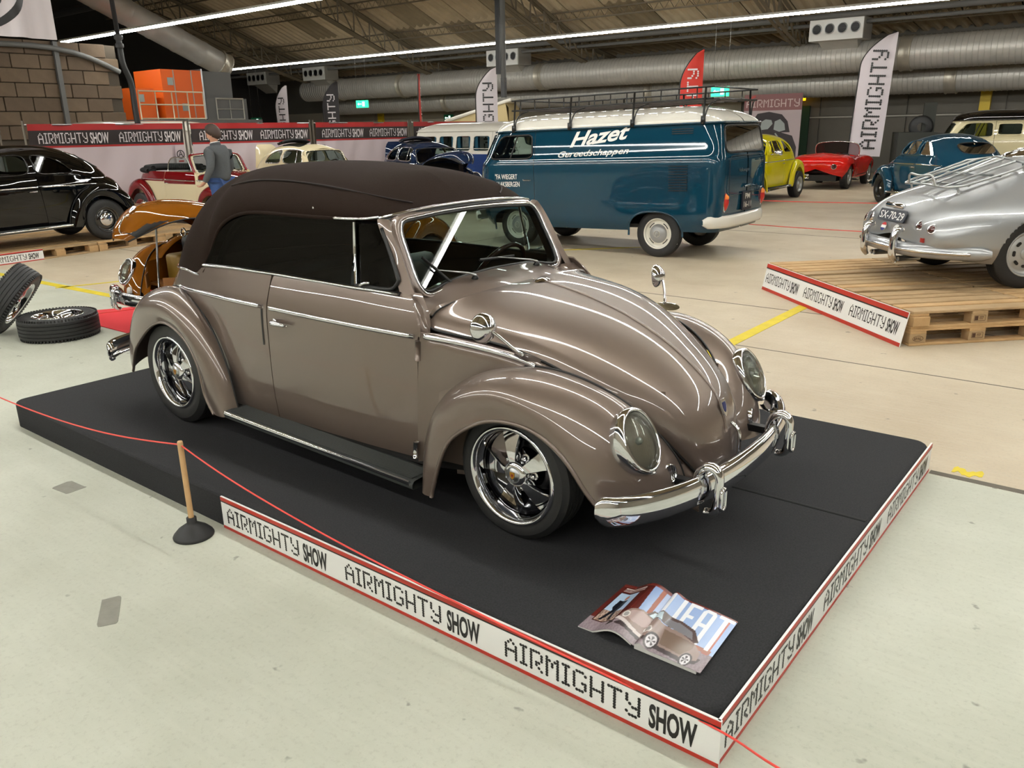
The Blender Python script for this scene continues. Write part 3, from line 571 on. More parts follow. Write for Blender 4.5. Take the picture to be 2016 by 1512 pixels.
WSOUT = [(0,.953),(.22,.946),(.37,.930),(.45,.917),(.487,.925),(.503,.955),(.503,1.03),(.495,1.12),(.486,1.175),(.462,1.205),(.40,1.216),(.22,1.226),(0,1.230)]
def ws_loop(off=0., n=64, dx=0.):
    P = spl([(y, z, 0) for y, z in WSOUT], n//2+1)[:, :2]
    P[0, 0] = P[-1, 0] = 0
    L = np.concatenate([P, (P*[-1, 1])[-2:0:-1]])
    if off:
        tg = np.roll(L, -1, 0)-np.roll(L, 1, 0); nrm = np.stack([tg[:, 1], -tg[:, 0]], 1); nrm /= np.linalg.norm(nrm, axis=1, keepdims=True)
        L = L+nrm*off
    return np.stack([ws_x(L[:, 1])+dx, L[:, 0], L[:, 1]], 1)
def seam_line(K, col, n=40): return spl([r[col] for r in K], n)
def fan_pane(L, m, parent, name='pane'):
    c = L.mean(0); u, sv, vt = np.linalg.svd(L-c); L = L-np.outer((L-c)@vt[2], vt[2]); V = np.concatenate([L, [c]]); n = len(L)   # panes are flat
    return mesh_obj(name, V, [(i, (i+1) % n, n) for i in range(n)], m, parent, smooth=False)
# ------------------------------------------------------------------ wheels (axis +Y is the outer face)
def tyre_profile(R, w, rim):
    return [(rim-.012, w*.36), (rim, w*.44), (rim+(R-rim)*.35, w*.5), (rim+(R-rim)*.7, w*.485), (R-.012, w*.41), (R-.002, w*.36), (R, w*.2), (R, 0), (R, -w*.2), (R-.002, -w*.36), (R-.012, -w*.41), (rim+(R-rim)*.7, -w*.485), (rim+(R-rim)*.35, -w*.5), (rim, -w*.44), (rim-.012, -w*.36)]
XY = Matrix.Rotation(-PI/2, 4, 'X')   # Z -> +Y
def tyre_mesh(mb, R, w, rim, n=48, grooves=True, mi=0, xf=XY):
    p = tyre_profile(R, w, rim)
    if grooves:
        q = [a for a in p if a[0] < R-.001 and a[1] > 0]
        for g in (.24, .08, -.08, -.24): q += [(R, w*(g+.06)), (R, w*(g+.02)), (R-.007, w*(g+.012)), (R-.007, w*(g-.012)), (R, w*(g-.02))]
        q += [(R, -w*.31)]+[a for a in p if a[0] < R-.001 and a[1] < 0]; p = q
    mb.lathe(p, n, mi, xf)
def fuchs_wheel(parent, loc, R, w, rimr, out, hero=True):
    """five-spoke chrome wheel; out=+1 when the outer face looks to +Y"""
    wl = part('wheel', parent, loc, (0, 0, 0 if out > 0 else PI))
    mb = MB(); tyre_mesh(mb, R, w, rimr-.012, 64); sharp(mb.obj('tyre', RUBBER, wl), 30)
    f = w*.46
    mb = MB(); mb.lathe([(rimr-.018, f-.03), (rimr-.004, f-.012), (rimr+.004, f-.002), (rimr+.004, f+.006), (rimr-.004, f+.011), (rimr-.014, f+.006), (rimr-.020, f-.008), (rimr-.026, f-.05), (rimr-.03, f-.075)], 64, 0, XY)
    mb.obj('rim_lip', CHROME, wl)
    mb = MB(); mb.lathe([(rimr-.028, f-.045), (rimr-.034, f-.10), (.06, f-.115), (.0, f-.115)], 48, 0, XY); mb.obj('rim_well', mat('gloss_black_enamel', (12, 12, 15), .12, 0, 1.), wl)
    y0 = f-.035
    for k in range(5):
        a = k*2*PI/5+PI/2-.24; mb = MB(); rows = []
        for r, hw, dy in ((.040, .016, .010), (.060, .018, .012), (.095, .027, .006), (.130, .037, -.006), (rimr-.048, .049, -.018), (rimr-.036, .049, -.022)):
            rows.append([(r, -hw, y0+dy-.045), (r, -hw*.98, y0+dy-.006), (r, -hw*.86, y0+dy), (r, 0, y0+dy+.001), (r, hw*.86, y0+dy), (r, hw*.98, y0+dy-.006), (r, hw, y0+dy-.045)])
        G = np.array(rows); G = np.concatenate([G, G[-1:]+np.array([.002, 0, -.03])]); c, s = math.cos(a), math.sin(a)
        X = G[..., 0]*c-G[..., 1]*s; Z = G[..., 0]*s+G[..., 1]*c; mb.grid(np.stack([X, G[..., 2], Z], -1), flip=True)
        sharp(mb.obj('spoke', CHROME, wl), 35)
    mb = MB(); mb.lathe([(.056, y0-.04), (.056, y0+.004), (.05, y0+.016), (.036, y0+.022), (.0, y0+.024)], 32, 0, XY); mb.obj('hub', CHROME, wl)
    mb = MB(); mb.lathe([(.034, y0+.02), (.033, y0+.027), (.0, y0+.028)], 24, 0, XY)
    sh = np.array([(-.012, .014), (.012, .014), (.012, -.002), (.006, -.012), (0, -.016), (-.006, -.012), (-.012, -.002)])
    cap = mb.obj('centre_cap', STEEL, wl)
    mb = MB(); mb.prism(sh, y0+.028, y0+.0295, 0, XY@Matrix.Rotation(PI, 4, 'Z')@Matrix.Scale(-1, 4, (1, 0, 0))); mb.prism(sh*.42, y0+.0295, y0+.030, 1, XY@Matrix.Rotation(PI, 4, 'Z')@Matrix.Scale(-1, 4, (1, 0, 0)))
    mb.obj('crest', [mat('crest_gold', (176, 130, 40), .3, .6), mat('crest_red', (120, 30, 20), .4)], wl, smooth=False)
    for k in range(5):
        a = k*2*PI/5+PI/2-.24+PI/5; mb = MB(); M = Matrix.Translation((.068*math.cos(a), y0-.035, .068*math.sin(a)))@XY
        mb.lathe([(.017, 0), (.017, .006), (.011, .008), (.011, .022), (.006, .028), (0, .029)], 12, 0, M); sharp(mb.obj('lug_nut', CHROME, wl), 30)
    mb = MB(); mb.lathe([(.09, f-.114), (.12, f-.112), (.12, f-.108), (.09, f-.107)], 32, 0, XY); mb.obj('brake_drum', BLACK, wl)
    return wl
def disc_wheel(parent, loc, R, w, rimr, out, rim_m, cap_m, cap_r=.10, slots=0, cap_h=.035):
    """pressed wheel with a domed hub cap"""
    wl = part('wheel', parent, loc, (0, 0, 0 if out > 0 else PI)); f = w*.46
    mb = MB(); tyre_mesh(mb, R, w, rimr-.008, 40); sharp(mb.obj('tyre', RUBBER, wl), 30)
    mb = MB(); mb.lathe([(rimr-.01, f-.02), (rimr+.002, f), (rimr-.002, f+.006), (rimr-.014, f), (rimr-.022, f-.03), (rimr-.04, f-.05), (rimr-.05, f-.042), (cap_r, f-.03), (0, f-.03)], 40, 0, XY); mb.obj('rim', rim_m, wl)
    mb = MB(); mb.lathe([(cap_r+.006, f-.032), (cap_r+.004, f-.022), (cap_r*.9, f-.03+cap_h*.55), (cap_r*.6, f-.03+cap_h*.9), (0, f-.03+cap_h)], 32, 0, XY); cap = mb.obj('hub_cap', cap_m, wl)
    for k in range(slots):
        a = k*2*PI/slots+PI/4; mb = MB(); r = (cap_r+rimr-.045)/2+.008
        th = np.linspace(a-.32, a+.32, 8); P = np.concatenate([np.c_[(r+.006)*np.cos(th), (r+.006)*np.sin(th)], np.c_[(r-.006)*np.cos(th[::-1]), (r-.006)*np.sin(th[::-1])]])
        mb.prism(P, f-.042, f-.037, 0, XY); mb.obj('slot', BLACK, wl, smooth=False)
    return wl
def headlight(parent, c, n, R=.098, hero=False):
    h = part('headlight', parent); M = axis_xf(c, n)@Matrix.Diagonal((1.2, 1.0, 1.0, 1.0))
    mb = MB(); mb.lathe([(R*.95, -.11), (R*1.06, -.05), (R*1.10, -.02), (R*1.10, -.004), (R*1.06, .012), (R*.97, .018), (R*.93, .010), (R*.92, -.004)], 40, 0, M); mb.obj('bezel', CHROME, h)
    mb = MB(); mb.lathe([(R*.92, -.004), (R*.75, -.035), (R*.45, -.06), (0, -.07)], 32, 0, M); mb.obj('reflector', mat('lamp_reflector', (205, 207, 205), .12, 1.), h)
    mb = MB(); mb.lathe([(R*.94, .004), (R*.9, .014), (R*.6, .032), (R*.3, .040), (0, .042)], 36, 0, M); mb.obj('lens', lens_mat(), h)
    if hero:
        mb = MB(); M2 = axis_xf(Vector(c)+Vector(n).normalized()*-.02, n); mb.lathe([(.0, .0), (.014, .0), (.014, .022), (.008, .03), (0, .031)], 12, 0, M2); mb.obj('bulb', STEEL, h)
        d = M.to_3x3()@Vector((-1, 0, 0)); mb = MB(); mb.lathe([(.006, -.005), (.006, .016), (0, .018)], 10, 0, axis_xf(Vector(c)+d*R*1.08, n)); mb.obj('bezel_screw', CHROME, h)
    return h
def lens_mat():
    if 'lamp_lens' in MATS: return MATS['lamp_lens']
    m = glassmat('lamp_lens', (235, 240, 232), .06, .04); nt = m.node_tree
    tc = nd(nt, 'ShaderNodeTexCoord'); wv = nd(nt, 'ShaderNodeTexWave', wave_type='BANDS', bands_direction='Y', inp={'Scale': 38., 'Distortion': 0.})
    nt.links.new(tc.outputs['Object'], wv.inputs['Vector']); bp = nd(nt, 'ShaderNodeBump', inp={'Strength': .5, 'Distance': .003}); nt.links.new(wv.outputs['Fac'], bp.inputs['Height'])
    for n in nt.nodes:
        if n.type in ('BSDF_GLOSSY', 'FRESNEL'): nt.links.new(bp.outputs[0], n.inputs['Normal'])
    # ribbed glass also scatters a part of the light
    df = nd(nt, 'ShaderNodeBsdfTranslucent'); df.inputs[0].default_value = (.75, .77, .70, 1); d2 = nd(nt, 'ShaderNodeBsdfDiffuse'); d2.inputs[0].default_value = (.55, .57, .5, 1)
    ad = nd(nt, 'ShaderNodeMixShader', inp={0: .5}); nt.links.new(df.outputs[0], ad.inputs[1]); nt.links.new(d2.outputs[0], ad.inputs[2])
    out = [n for n in nt.nodes if n.type == 'OUTPUT_MATERIAL'][0]; src = out.inputs[0].links[0].from_socket
    mx = nd(nt, 'ShaderNodeMixShader', inp={0: .10}); nt.links.new(src, mx.inputs[1]); nt.links.new(ad.outputs[0], mx.inputs[2]); nt.links.new(mx.outputs[0], out.inputs[0])
    return m
def blade_bumper(parent, front=True, guards=True, m=None):
    m = m or CHROME
    b = part('front_bumper' if front else 'rear_bumper', parent)
    if front: path = [(2.865,.755),(2.92,.735),(2.985,.66),(3.05,.52),(3.095,.34),(3.118,.15),(3.122,0)]; zc = .302; sx = 1
    else: path = [(-.60,.755),(-.66,.735),(-.735,.66),(-.80,.52),(-.845,.34),(-.865,.15),(-.87,0)]; zc = .33; sx = -1
    P = spl([(x, y, 0) for x, y in path], 30); P = np.concatenate([P, (P*[1, -1, 1])[-2::-1]])
    tg = np.gradient(P, axis=0); tg /= np.linalg.norm(tg, axis=1, keepdims=True); nrm = np.stack([-tg[:, 1], tg[:, 0], 0*tg[:, 0]], 1)
    if (nrm[30]*np.array([sx, 0, 0])).sum() < 0: nrm = -nrm
    prof = np.array([(-.020, .050), (-.006, .057), (.004, .056), (.013, .044), (.019, .022), (.021, 0), (.019, -.022), (.013, -.044), (.004, -.056), (-.006, -.057), (-.020, -.050)])
    s = np.linspace(-1, 1, len(P)); tap = np.clip((1-np.abs(s))/.07, 0, 1); tap = .55+.45*np.sqrt(1-(1-tap)**2)
    G = P[:, None]+nrm[:, None]*prof[None, :, 0, None]+np.array([0, 0, 1.])*(zc+prof[None, :, 1, None]*tap[:, None, None])
    mb = MB(); mb.grid(G, 0, flip=not front, thick=.004); mb.obj('blade', m, b)
    if guards:
        for sd in (1, -1):
            x0 = 3.098 if front else -.848; y0 = .355*sd
            mb = MB(); c = np.array([(-.05, .0), (-.03, .062), (.0, .085), (.025, .082), (.042, .06), (.046, .03), (.045, 0), (.044, -.045), (.038, -.075), (.02, -.092), (-.005, -.095)])
            Q = np.stack([x0+sx*c[:, 0], np.full(len(c), y0), zc+c[:, 1]], 1); mb.tube(spl(Q, 26), np.interp(np.linspace(0, 1, 26), [0, .25, .5, .8, 1], [.018, .024, .019, .024, .016]), 12, sq=(1.15, .8)); mb.obj('bumper_guard', m, b)
            if front:
                mb = MB(); q = rrect(.036, .085, .017, 6); L = np.stack([np.full(len(q), x0+.063), y0+q[:, 0], zc-.03+q[:, 1]], 1); mb.tube(L, .007, 8, closed=True); mb.obj('guard_loop', m, b)
            mb = MB(); mb.box((x0-sx*.09, y0, zc), (.14, .035, .03)); mb.obj('bracket', BLACK, b, smooth=False)
    return b
def beetle(name, label, cat, loc, rz, M, roof='sedan', dz=0., wheels=None, hood_open=0., hero=False, group=None, wheel_dz=0., lid_open=False, guards=True, nose_parts=True):
    """M: dict of paints body, fender, hood, roof, trim. Body datum = slammed show car; dz lifts the body over the wheels"""
    root = thing(name, label, cat, loc, rz, group); bd = part('body', root, (0, 0, dz)); k = 1. if hero else .5
    n = lambda a: max(6, int(a*k))
    for sd in (1, -1):
        S = (lambda G: G) if sd > 0 else mir; fl = sd < 0
        # tail with rear quarter
        K = [[(x, y, z) for x, y in TAILXY[z]] for z in sorted(TAILXY)]+[TAILTOP]
        mb = MB(); mb.grid(S(tensor(K, n(40), n(56))), 0, flip=not fl, thick=.012); mb.obj('quarter_panel', M['body'], bd)
        mb = MB(); mb.grid(S(tensor(QRT, n(60), n(24))), 0, flip=fl, thick=.008); mb.obj('front_quarter', M['body'], bd)
        mb = MB(); G = tensor(FF, n(72), n(36)); mb.grid(S(G), 0, flip=fl, thick=.006)
        mb.tube(S(G[:, -1]), .009, 6); ff = mb.obj('front_fender', M['fender'], root); ff.location.z = dz
        mb = MB(); mb.tube(S(G[:, 0])+np.array([0, 0, .002]), .005, 6); mb.obj('beading', BLACK, ff)
        mb = MB(); G = tensor(RF, n(72), n(36)); mb.grid(S(G), 0, flip=not fl, thick=.006)
        mb.tube(S(G[:, -1]), .009, 6); rf = mb.obj('rear_fender', M['fender'], root); rf.location.z = dz
        mb = MB(); mb.tube(S(G[:, 0])+np.array([0, 0, .002]), .005, 6); mb.obj('beading', BLACK, rf)
        xq = np.linspace(2.0, 2.93, 30); qa = np.array(QRT)[1:, 1]; fa = np.array(FF)[2:, 0]; ip = lambda A: np.stack([xq, np.interp(xq, A[:, 0], A[:, 1]), np.interp(xq, A[:, 0], A[:, 2])], 1)
        A_, B_ = ip(qa), ip(fa); mb = MB(); mb.grid(S(np.stack([A_-np.array([0, .02, .004]), A_, (A_+B_)/2+np.array([0, 0, .004]), B_, B_-np.array([0, -.01, .12])])), 0, flip=fl); mb.obj('fender_flange', M['body'], bd)
        # door
        G = door_grid(.8875, 1.8685, n(50), n(36)); mb = MB(); mb.grid(S(G), 0, flip=not fl, thick=.03); d = mb.obj('door', M['body'], root); d.location.z = dz
        mb = MB(); mb.grid(S(door_grid(.86, 1.90, 16, 16))-np.array([0, .034*sd, 0]), 0, flip=fl); mb.obj('door_jamb', M['body'], bd)
        if M.get('two_tone'):
            mb = MB(); mb.grid(S(door_grid(.8875, 1.8685, 30, 40)[:, 24:]+np.array([0, .0015, 0])), 0, flip=fl); mb.obj('upper_panel', M['two_tone'], d)
            Kt = tensor(K, 30, 40); mb = MB(); mb.grid(S(Kt[20:]+gnormals(Kt)[20:]*-.002), 0, flip=not fl); mb.obj('upper_panel', M['two_tone'], bd)
        hz = (1.17, .735); hy = float(belt_y(1.0))+.012
        mb = MB(); mb.tube(S(spl([(.985, hy-.01, .722), (1.0, hy+.012, .722), (1.05, hy+.02, .722), (1.105, hy+.014, .720)], 10)), 1.45*np.array([.010, .012, .011, .012, .012, .011, .010, .009, .008, .006]), 8, sq=(1, .7))
        mb.lathe([(.017, 0), (.017, .006), (.012, .009), (0, .01)], 16, 0, axis_xf(S(np.array([.99, hy-.012, .722])), (0, sd, 0))); mb.obj('door_handle', CHROME, d)
        if hero:
            mb = MB(); th = np.linspace(0, 2*PI, 20, endpoint=False); Gd = np.array([[(1.075+.045*r*math.cos(t), hy-.012-.010*(1-r*r), .722+.030*r*math.sin(t)) for t in th] for r in (1, .7, .35, .02)])
        # running board
        rb = part('running_board', root, (0, 0, dz)); mb = MB()
        def rbz(x): return np.interp(x, [.58, 1.95], [.206, .172])
        prof = [(.60, -.012), (.64, .0), (.70, .0), (.752, -.004), (.764, -.016), (.766, -.034), (.758, -.042), (.62, -.045)]
        Gb = np.array([[(x, y, rbz(x)+z) for y, z in prof] for x in np.linspace(.575, 1.955, 24)]); mb.grid(S(Gb), 0, flip=not fl); mb.grid(S(Gb[[0, 0]]*[1, 1, 1]), 0)
        mb.obj('board', mat('rubber_mat_grey', (52, 55, 54), .6), rb)
        for j in range(13 if hero else 5):
            y = np.linspace(.640, .742, 13 if hero else 5)[j]; mb = MB(); mb.tube(S(np.array([(.60, y, rbz(.6)+.0005), (1.935, y, rbz(1.935)+.0005)])), .0034, 5); mb.obj('rib', mat('rubber_mat_grey', (52, 55, 54), .6), rb)
        mb = MB(); mb.tube(S(np.array([(.585, .767, rbz(.585)-.012), (1.25, .767, rbz(1.25)-.012), (1.94, .767, rbz(1.94)-.012)])), .011, 10, sq=(.6, 1.2)); mb.obj('trim_strip', CHROME, rb)
        # belt mouldings
        for x0, x1, zz in ((.03, .905, (.787, .785)), (.965, 1.905, (.785, .772))):
            xs = np.linspace(x0, x1, 24); zs = np.interp(xs, [x0, x1], zz)
            if x0 < .1:
                ys = nspline(np.array([.03, .15, .4, .65, .95]), np.array([.606, .636, .668, .684, .690])[:, None], xs)[:, 0]; zs = zs-.008*np.clip((.3-xs)/.27, 0, 1)
            else: ys = belt_y(xs)+.006
            mb = MB(); mb.tube(S(np.stack([xs, ys, zs], 1)), .0115, 8, sq=(.6, 1.)); mb.obj('moulding', CHROME, d if x0 > .9 else bd)
        q = np.array(QRT)[1:, 2]; q = spl([(1.96, .652, .766)]+[tuple(r) for r in q[1:6]], 24)+np.array([0, .004, .014]); mb = MB(); mb.tube(S(q[:21]), .0115, 8, sq=(.6, 1.)); mb.obj('moulding', CHROME, bd)
        # wheels
        wf, wr = wheels
        wf(root, (2.4, sd*.615, 0), sd); wr(root, (0, sd*.655, 0), sd)
        if nose_parts: 
            hl = headlight(root, S(np.array([2.893, .512, .493])), (.88, .04*sd, .44), hero=hero); hl.location.z = dz
    # cowl
    G = tensor(COWL, n(20), n(48)); full = np.concatenate([mir(G)[:, :0:-1], G], 1)
    mb = MB(); mb.grid(full, 0, flip=False, thick=.01); mb.obj('cowl', M['body'], bd)
    # floor pan and inner tub
    tub = np.array([[(x, y*s, .17) for s in np.linspace(-1, 1, 9)] for x, y in ((-.6, .25), (-.3, .45), (.1, .60), (.6, .64), (1.2, .64), (1.9, .60), (2.3, .45), (2.8, .28), (2.95, .2))])
    mb = MB(); mb.grid(tub, 0, thick=.03, flip=True); mb.obj('floor_pan', INNER, bd)
    # front apron and wheel-house wall
    mb = MB(); Pf = spl([(2.955, .26, 0), (2.985, .15, 0), (2.995, 0, 0)], 12); Pf = np.concatenate([Pf, mir(Pf)[-2::-1]]); Gf = np.array([[p+np.array([dx, 0, z]) for p in Pf] for dx, z in ((0, .26), (.0, .21), (-.02, .175), (-.06, .16))]); mb.grid(Gf, 0, flip=True, thick=.006); mb.obj('front_apron', M['body'], bd)
    for sd in (1, -1):
        for xs in ((2.02, 2.85), (-.45, .5)):
            x0, x1 = xs; mb = MB(); mb.grid(np.array([[(x, sd*(float(np.interp(x, [-.5, 0, .5, 2.0, 2.4, 2.9], [.40, .5, .56, .56, .42, .22]))), z) for z in (.15, .35, .6)] for x in np.linspace(x0, x1, 8)]), 0); mb.obj('wheel_house', M['body'] if x0 > 1 else INNER, bd)
    # hood
    G = hood_grid(n(60), n(34)); full = np.concatenate([mir(G)[:, :0:-1], G], 1); piv = np.array([2.0, 0, .90])
    hd = part('hood', root, tuple(piv+np.array([0, 0, dz])), (0, hood_open, 0)); mb = MB(); mb.grid(full-piv, 0, flip=False, thick=.012)
    mb.obj('hood_panel', M['hood'], hd)
    for S in (lambda a: a, mir):
        mb = MB(); mb.tube(S(G[:, -1])-piv+np.array([-.004, 0, -.004]), .0065, 6); mb.obj('hood_seal', BLACK, hd)
    mb = MB(); mb.tube(full[0]-piv+np.array([-.002, 0, -.004]), .004, 6); mb.obj('hood_seal', BLACK, hd)
    mb = MB(); c = G[:, 0]-piv; c = c[1:int(len(c)*.80)]+np.array([.0, 0, .001]); mb.tube(c, .010, 8, sq=(1.0, .55)); mb.obj('hood_rib', M['hood'], hd)
    if hero or hood_open: pass
    hb = np.array([2.978, 0, .50])-piv
    sh = np.array([(-.02, .03), (.02, .03), (.022, .0), (.013, -.03), (0, -.042), (-.013, -.03), (-.022, .0)])
    Mx = axis_xf(hb+np.array([.006, 0, 0]), (.95, 0, .3)); mb = MB(); mb.prism(sh[:, ::-1]*[1, 1], 0, .008, 0, Mx); bo = mb.obj('badge', CHROME, hd, smooth=False)
    mb = MB(); mb.prism(sh[:, ::-1]*.6, .008, .0095, 0, Mx); mb.obj('badge_field', mat('badge_blue', (30, 40, 90), .3), hd, smooth=False)
    mb = MB(); mb.tube(spl(np.array([(3.012, .028, .43), (3.045, .03, .40), (3.053, .03, .35), (3.045, .03, .29), (3.018, .028, .265)])-piv, 16), [.006]+[.008]*14+[.006], 8); mb.obj('hood_handle', CHROME, hd)
    if hood_open:   # luggage well and lining
        mb = MB(); mb.grid((full-piv-np.array([0, 0, .016]))[2:-3, 4:-4], 0, flip=False); mb.obj('hood_lining', INNER, hd)
    # bumpers
    for fr in (True, False): blade_bumper(root, fr, guards).location.z = dz
    # windscreen
    wf = part('windscreen', root, (0, 0, dz))
    L0, L1, L2, L3 = ws_loop(.004, 96), ws_loop(.012, 96), ws_loop(.040, 96), ws_loop(.052, 96)
    for Lq, dz_ in ((L2, .016), (L3, .026)): Lq[:, 2] -= dz_*np.clip((Lq[:, 2]-1.19)/.04, 0, 1)
    L3 = L3+np.array([-.05, 0, -.0])*1.; L1[:, 0] += .012; L2[:, 0] += .006; L2[:, 0] -= 0; L4 = L0+np.array([-.055, 0, 0])
    low = np.clip((1.0-L2[:, 2])/.08, 0, 1); L2[:, 2] += low*.018; L3[:, 2] += low*.02
    mb = MB(); mb.grid(np.stack([L0, L1, L2, L3, L4]), 0, wu=True, wv=True); mb.obj('screen_frame', M['roof'] if roof == 'sedan' else M['body'], wf)
    mb = MB(); mb.tube(ws_loop(.007, 96)+np.array([.012, 0, 0]), .0045, 8, closed=True); mb.obj('screen_trim', CHROME, wf)
    mb = MB(); mb.tube(ws_loop(-.004, 96)+np.array([.004, 0, 0]), .007, 8, closed=True); mb.obj('screen_seal', BLACK, wf)
    fan_pane(ws_loop(0, 96), GLASS, wf)
    # cabin
    cab = part('cabin', root, (0, 0, dz))
    def seat(x, y, w, hh, dp):
        V, F = bevel_box((dp, w, .16), .05, 3); mb = MB(); mb.add(V+np.array([x+.1, y, .42]), F); V, F = bevel_box((.13, w, hh), .055, 3)
        mb.add(V, F, 0, T(x-dp*.42, y, .45+hh/2, ry=-.22)); mb.obj('seat', M.get('seat', INNER), cab)
    seat(1.10, .30, .48, .46, .46); seat(1.10, -.30, .48, .46, .46); seat(.38, 0, 1.05, .40, .42)
    mb = MB(); mb.grid(np.array([[(1.80-dx, y, z) for y in np.linspace(-.58, .58, 9)] for dx, z in ((0, .90), (.02, .925), (.06, .92), (.085, .88), (.09, .74), (.06, .66))]), 0); mb.obj('dashboard', M.get('dash', INNER), cab)
    Mw = axis_xf((1.58, .29, .86), (-.85, 0, .5)); mb = MB(); th = np.linspace(0, 2*PI, 28, endpoint=False); R = np.c_[.19*np.cos(th), .19*np.sin(th), 0*th]; A = np.array(Mw); mb.tube(R@A[:3, :3].T+A[:3, 3], .012, 8, closed=True)
    for a in (.3, PI-.3): P = np.array([(0, 0, -.02), (.19*math.sin(a), .19*math.cos(a), 0)])@A[:3, :3].T+A[:3, 3]; mb.tube(P, .008, 6)
    mb.lathe([(.03, -.03), (.03, .01), (0, .015)], 12, 0, Mw); mb.obj('steering_wheel', M.get('wheelrim', mat('steering_brown', (60, 26, 20), .3, 0, .6)), cab)
    root['bd'] = 1
    return root, bd
# ================================================================== the show car on the black platform
TAUPE = mat('taupe_metallic_paint', (110, 96, 87), .38, .42, coat=1.0)
def hero_car():
    M = dict(body=TAUPE, fender=TAUPE, hood=TAUPE, roof=TAUPE, dash=TAUPE, seat=mat('black_leather', (20, 18, 17), .45))
    wf = lambda r, l, s: fuchs_wheel(r, (l[0], s*.578, .272), .272, .155, .207, s)
    wr = lambda r, l, s: fuchs_wheel(r, (l[0], s*.615, .300), .300, .185, .207, s)
    root, bd = beetle('convertible_car', 'taupe metallic rounded convertible with brown fabric roof on the black platform', 'car', (0, 0, H), 0, M, roof='cabrio', wheels=(wf, wr), hero=True)
    FAB = mat('brown_fabric', (34, 24, 19), .95, spec=.1, bump=(220, .25))
    G = soft_top_grid(110, 30); st = part('soft_top', root)
    full = np.concatenate([mir(G)[:, :-1], G[:, ::-1]], 1)
    mb = MB(); mb.grid(full, 0, flip=True, thick=.012); mb.obj('fabric', FAB, st)
    mb = MB(); e = G[:, 0]; sel = e[8:70]
    for S in (lambda a: a, mir):
        mb = MB(); mb.tube(S(G[24:71, 0]), .009, 8); mb.obj('hem', FAB, st)
        sv = spl([G[i, v]+np.array([0, .002, .004]) for i, v in ((11, 4), (16, 9), (26, 12), (38, 13), (52, 13), (60, 13))], 50)
        mb = MB(); mb.tube(S(np.array(sv)), .004, 6); mb.obj('seam', mat('dark_piping', (30, 22, 20), .8), st)
        # rear hem with chrome strip along the deck
        mb = MB(); mb.tube(S(G[72:, 0])+np.array([0, 0, .004]), .007, 8); mb.obj('rear_trim', CHROME, st)
        mb = MB(); mb.tube(S(spl([(1.37, .583, 1.222), (1.47, .570, 1.222), (1.55, .552, 1.226), (1.60, .525, 1.232)], 14)), .008, 8, sq=(1, .8)); mb.obj('corner_trim', CHROME, st)
        mb = MB(); mb.lathe([(.006, 0), (.004, .003), (0, .004)], 10, 0, axis_xf(S(np.array([1.24, .594, 1.262])), S(np.array([0., 1, .1])))); mb.obj('snap_stud', CHROME, st)
    hd = spl([(1.602, .535, 1.228), (1.634, .42, 1.244), (1.652, .22, 1.258), (1.657, 0, 1.262)], 20); hd = np.concatenate([hd, mir(hd)[-2::-1]])
    mb = MB(); mb.tube(hd, .0065, 8); mb.obj('header_trim', CHROME, st)
    mb = MB(); mb.tube(hd+np.array([-.004, 0, -.017]), .011, 8); mb.obj('header_seal', BLACK, st)
    mb = MB(); mb.grid(full[:, 4:-4]-np.array([0, 0, .05]), 0); mb.obj('headlining', INNER, st)
    # rear window of the top
    mb = MB(); ry = rrect(.70, .22, .06, 6)
    # side windows
    for sd, S in ((1, lambda a: a), (-1, mir)):
        gl = part('side_window', root)
        def wy(z): return np.interp(z, [.93, 1.225], [.632, .578])
        low = lambda x: np.interp(x, [.3, .6, .95, 1.85], [.925, .935, .938, .925])
        top = spl([(.345, 0, .93), (.40, 0, 1.01), (.475, 0, 1.11), (.585, 0, 1.18), (.74, 0, 1.212), (1.0, 0, 1.22), (1.3, 0, 1.218), (1.50, 0, 1.215)], 30)
        xs = top[:, 0]; Gp = np.array([[(x, wy(low(x)+(zt-low(x))*v), low(x)+(zt-low(x))*v) for v in np.linspace(0, 1, 6)] for x, zt in zip(xs, top[:, 2])])
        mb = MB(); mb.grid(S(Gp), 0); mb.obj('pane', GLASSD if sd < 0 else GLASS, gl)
        vx = lambda z: np.interp(z, [.93, 1.215], [1.775, 1.632])
        Gv = np.array([[(1.515+(vx(z)-1.515)*u, wy(z)-.012-.02*u, z) for z in np.linspace(.93, 1.205, 6)] for u in np.linspace(0, 1, 5)])
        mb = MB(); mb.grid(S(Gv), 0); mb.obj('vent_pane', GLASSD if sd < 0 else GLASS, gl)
        mb = MB(); mb.tube(S(np.array([(1.535, wy(.925), .925), (1.515, wy(1.07), 1.07), (1.497, wy(1.21), 1.21)])), .008, 8); mb.obj('divider_bar', CHROME, gl)
        r = np.concatenate([spl([(1.53, wy(.945), .945), (1.68, .622, .944), (1.748, .605, .952), (1.768, .596, .985)], 12), spl([(1.76, .592, 1.0), (1.70, .575, 1.1), (1.645, .56, 1.19)], 8)])
        mb = MB(); mb.tube(S(r), .009, 8); mb.obj('vent_frame', BLACK, gl)
        mb = MB(); mb.tube(S(spl([(1.56, .632, .95), (1.585, .648, .955), (1.60, .645, .962), (1.625, .632, .965)], 8)), .006, 6); mb.obj('vent_catch', CHROME, gl)
        xs = np.linspace(.35, 1.79, 30); mb = MB(); mb.tube(S(np.stack([xs, np.interp(xs, [.35, .9, 1.5, 1.79], [.641, .646, .640, .622]), low(xs)+.006], 1)), .006, 8); mb.obj('sill_trim', CHROME, gl)
        mb = MB(); mb.tube(S(np.stack([xs, np.interp(xs, [.35, .9, 1.5, 1.79], [.630, .635, .629, .611]), low(xs)+.004], 1)), .010, 8); mb.obj('sill_seal', BLACK, gl)
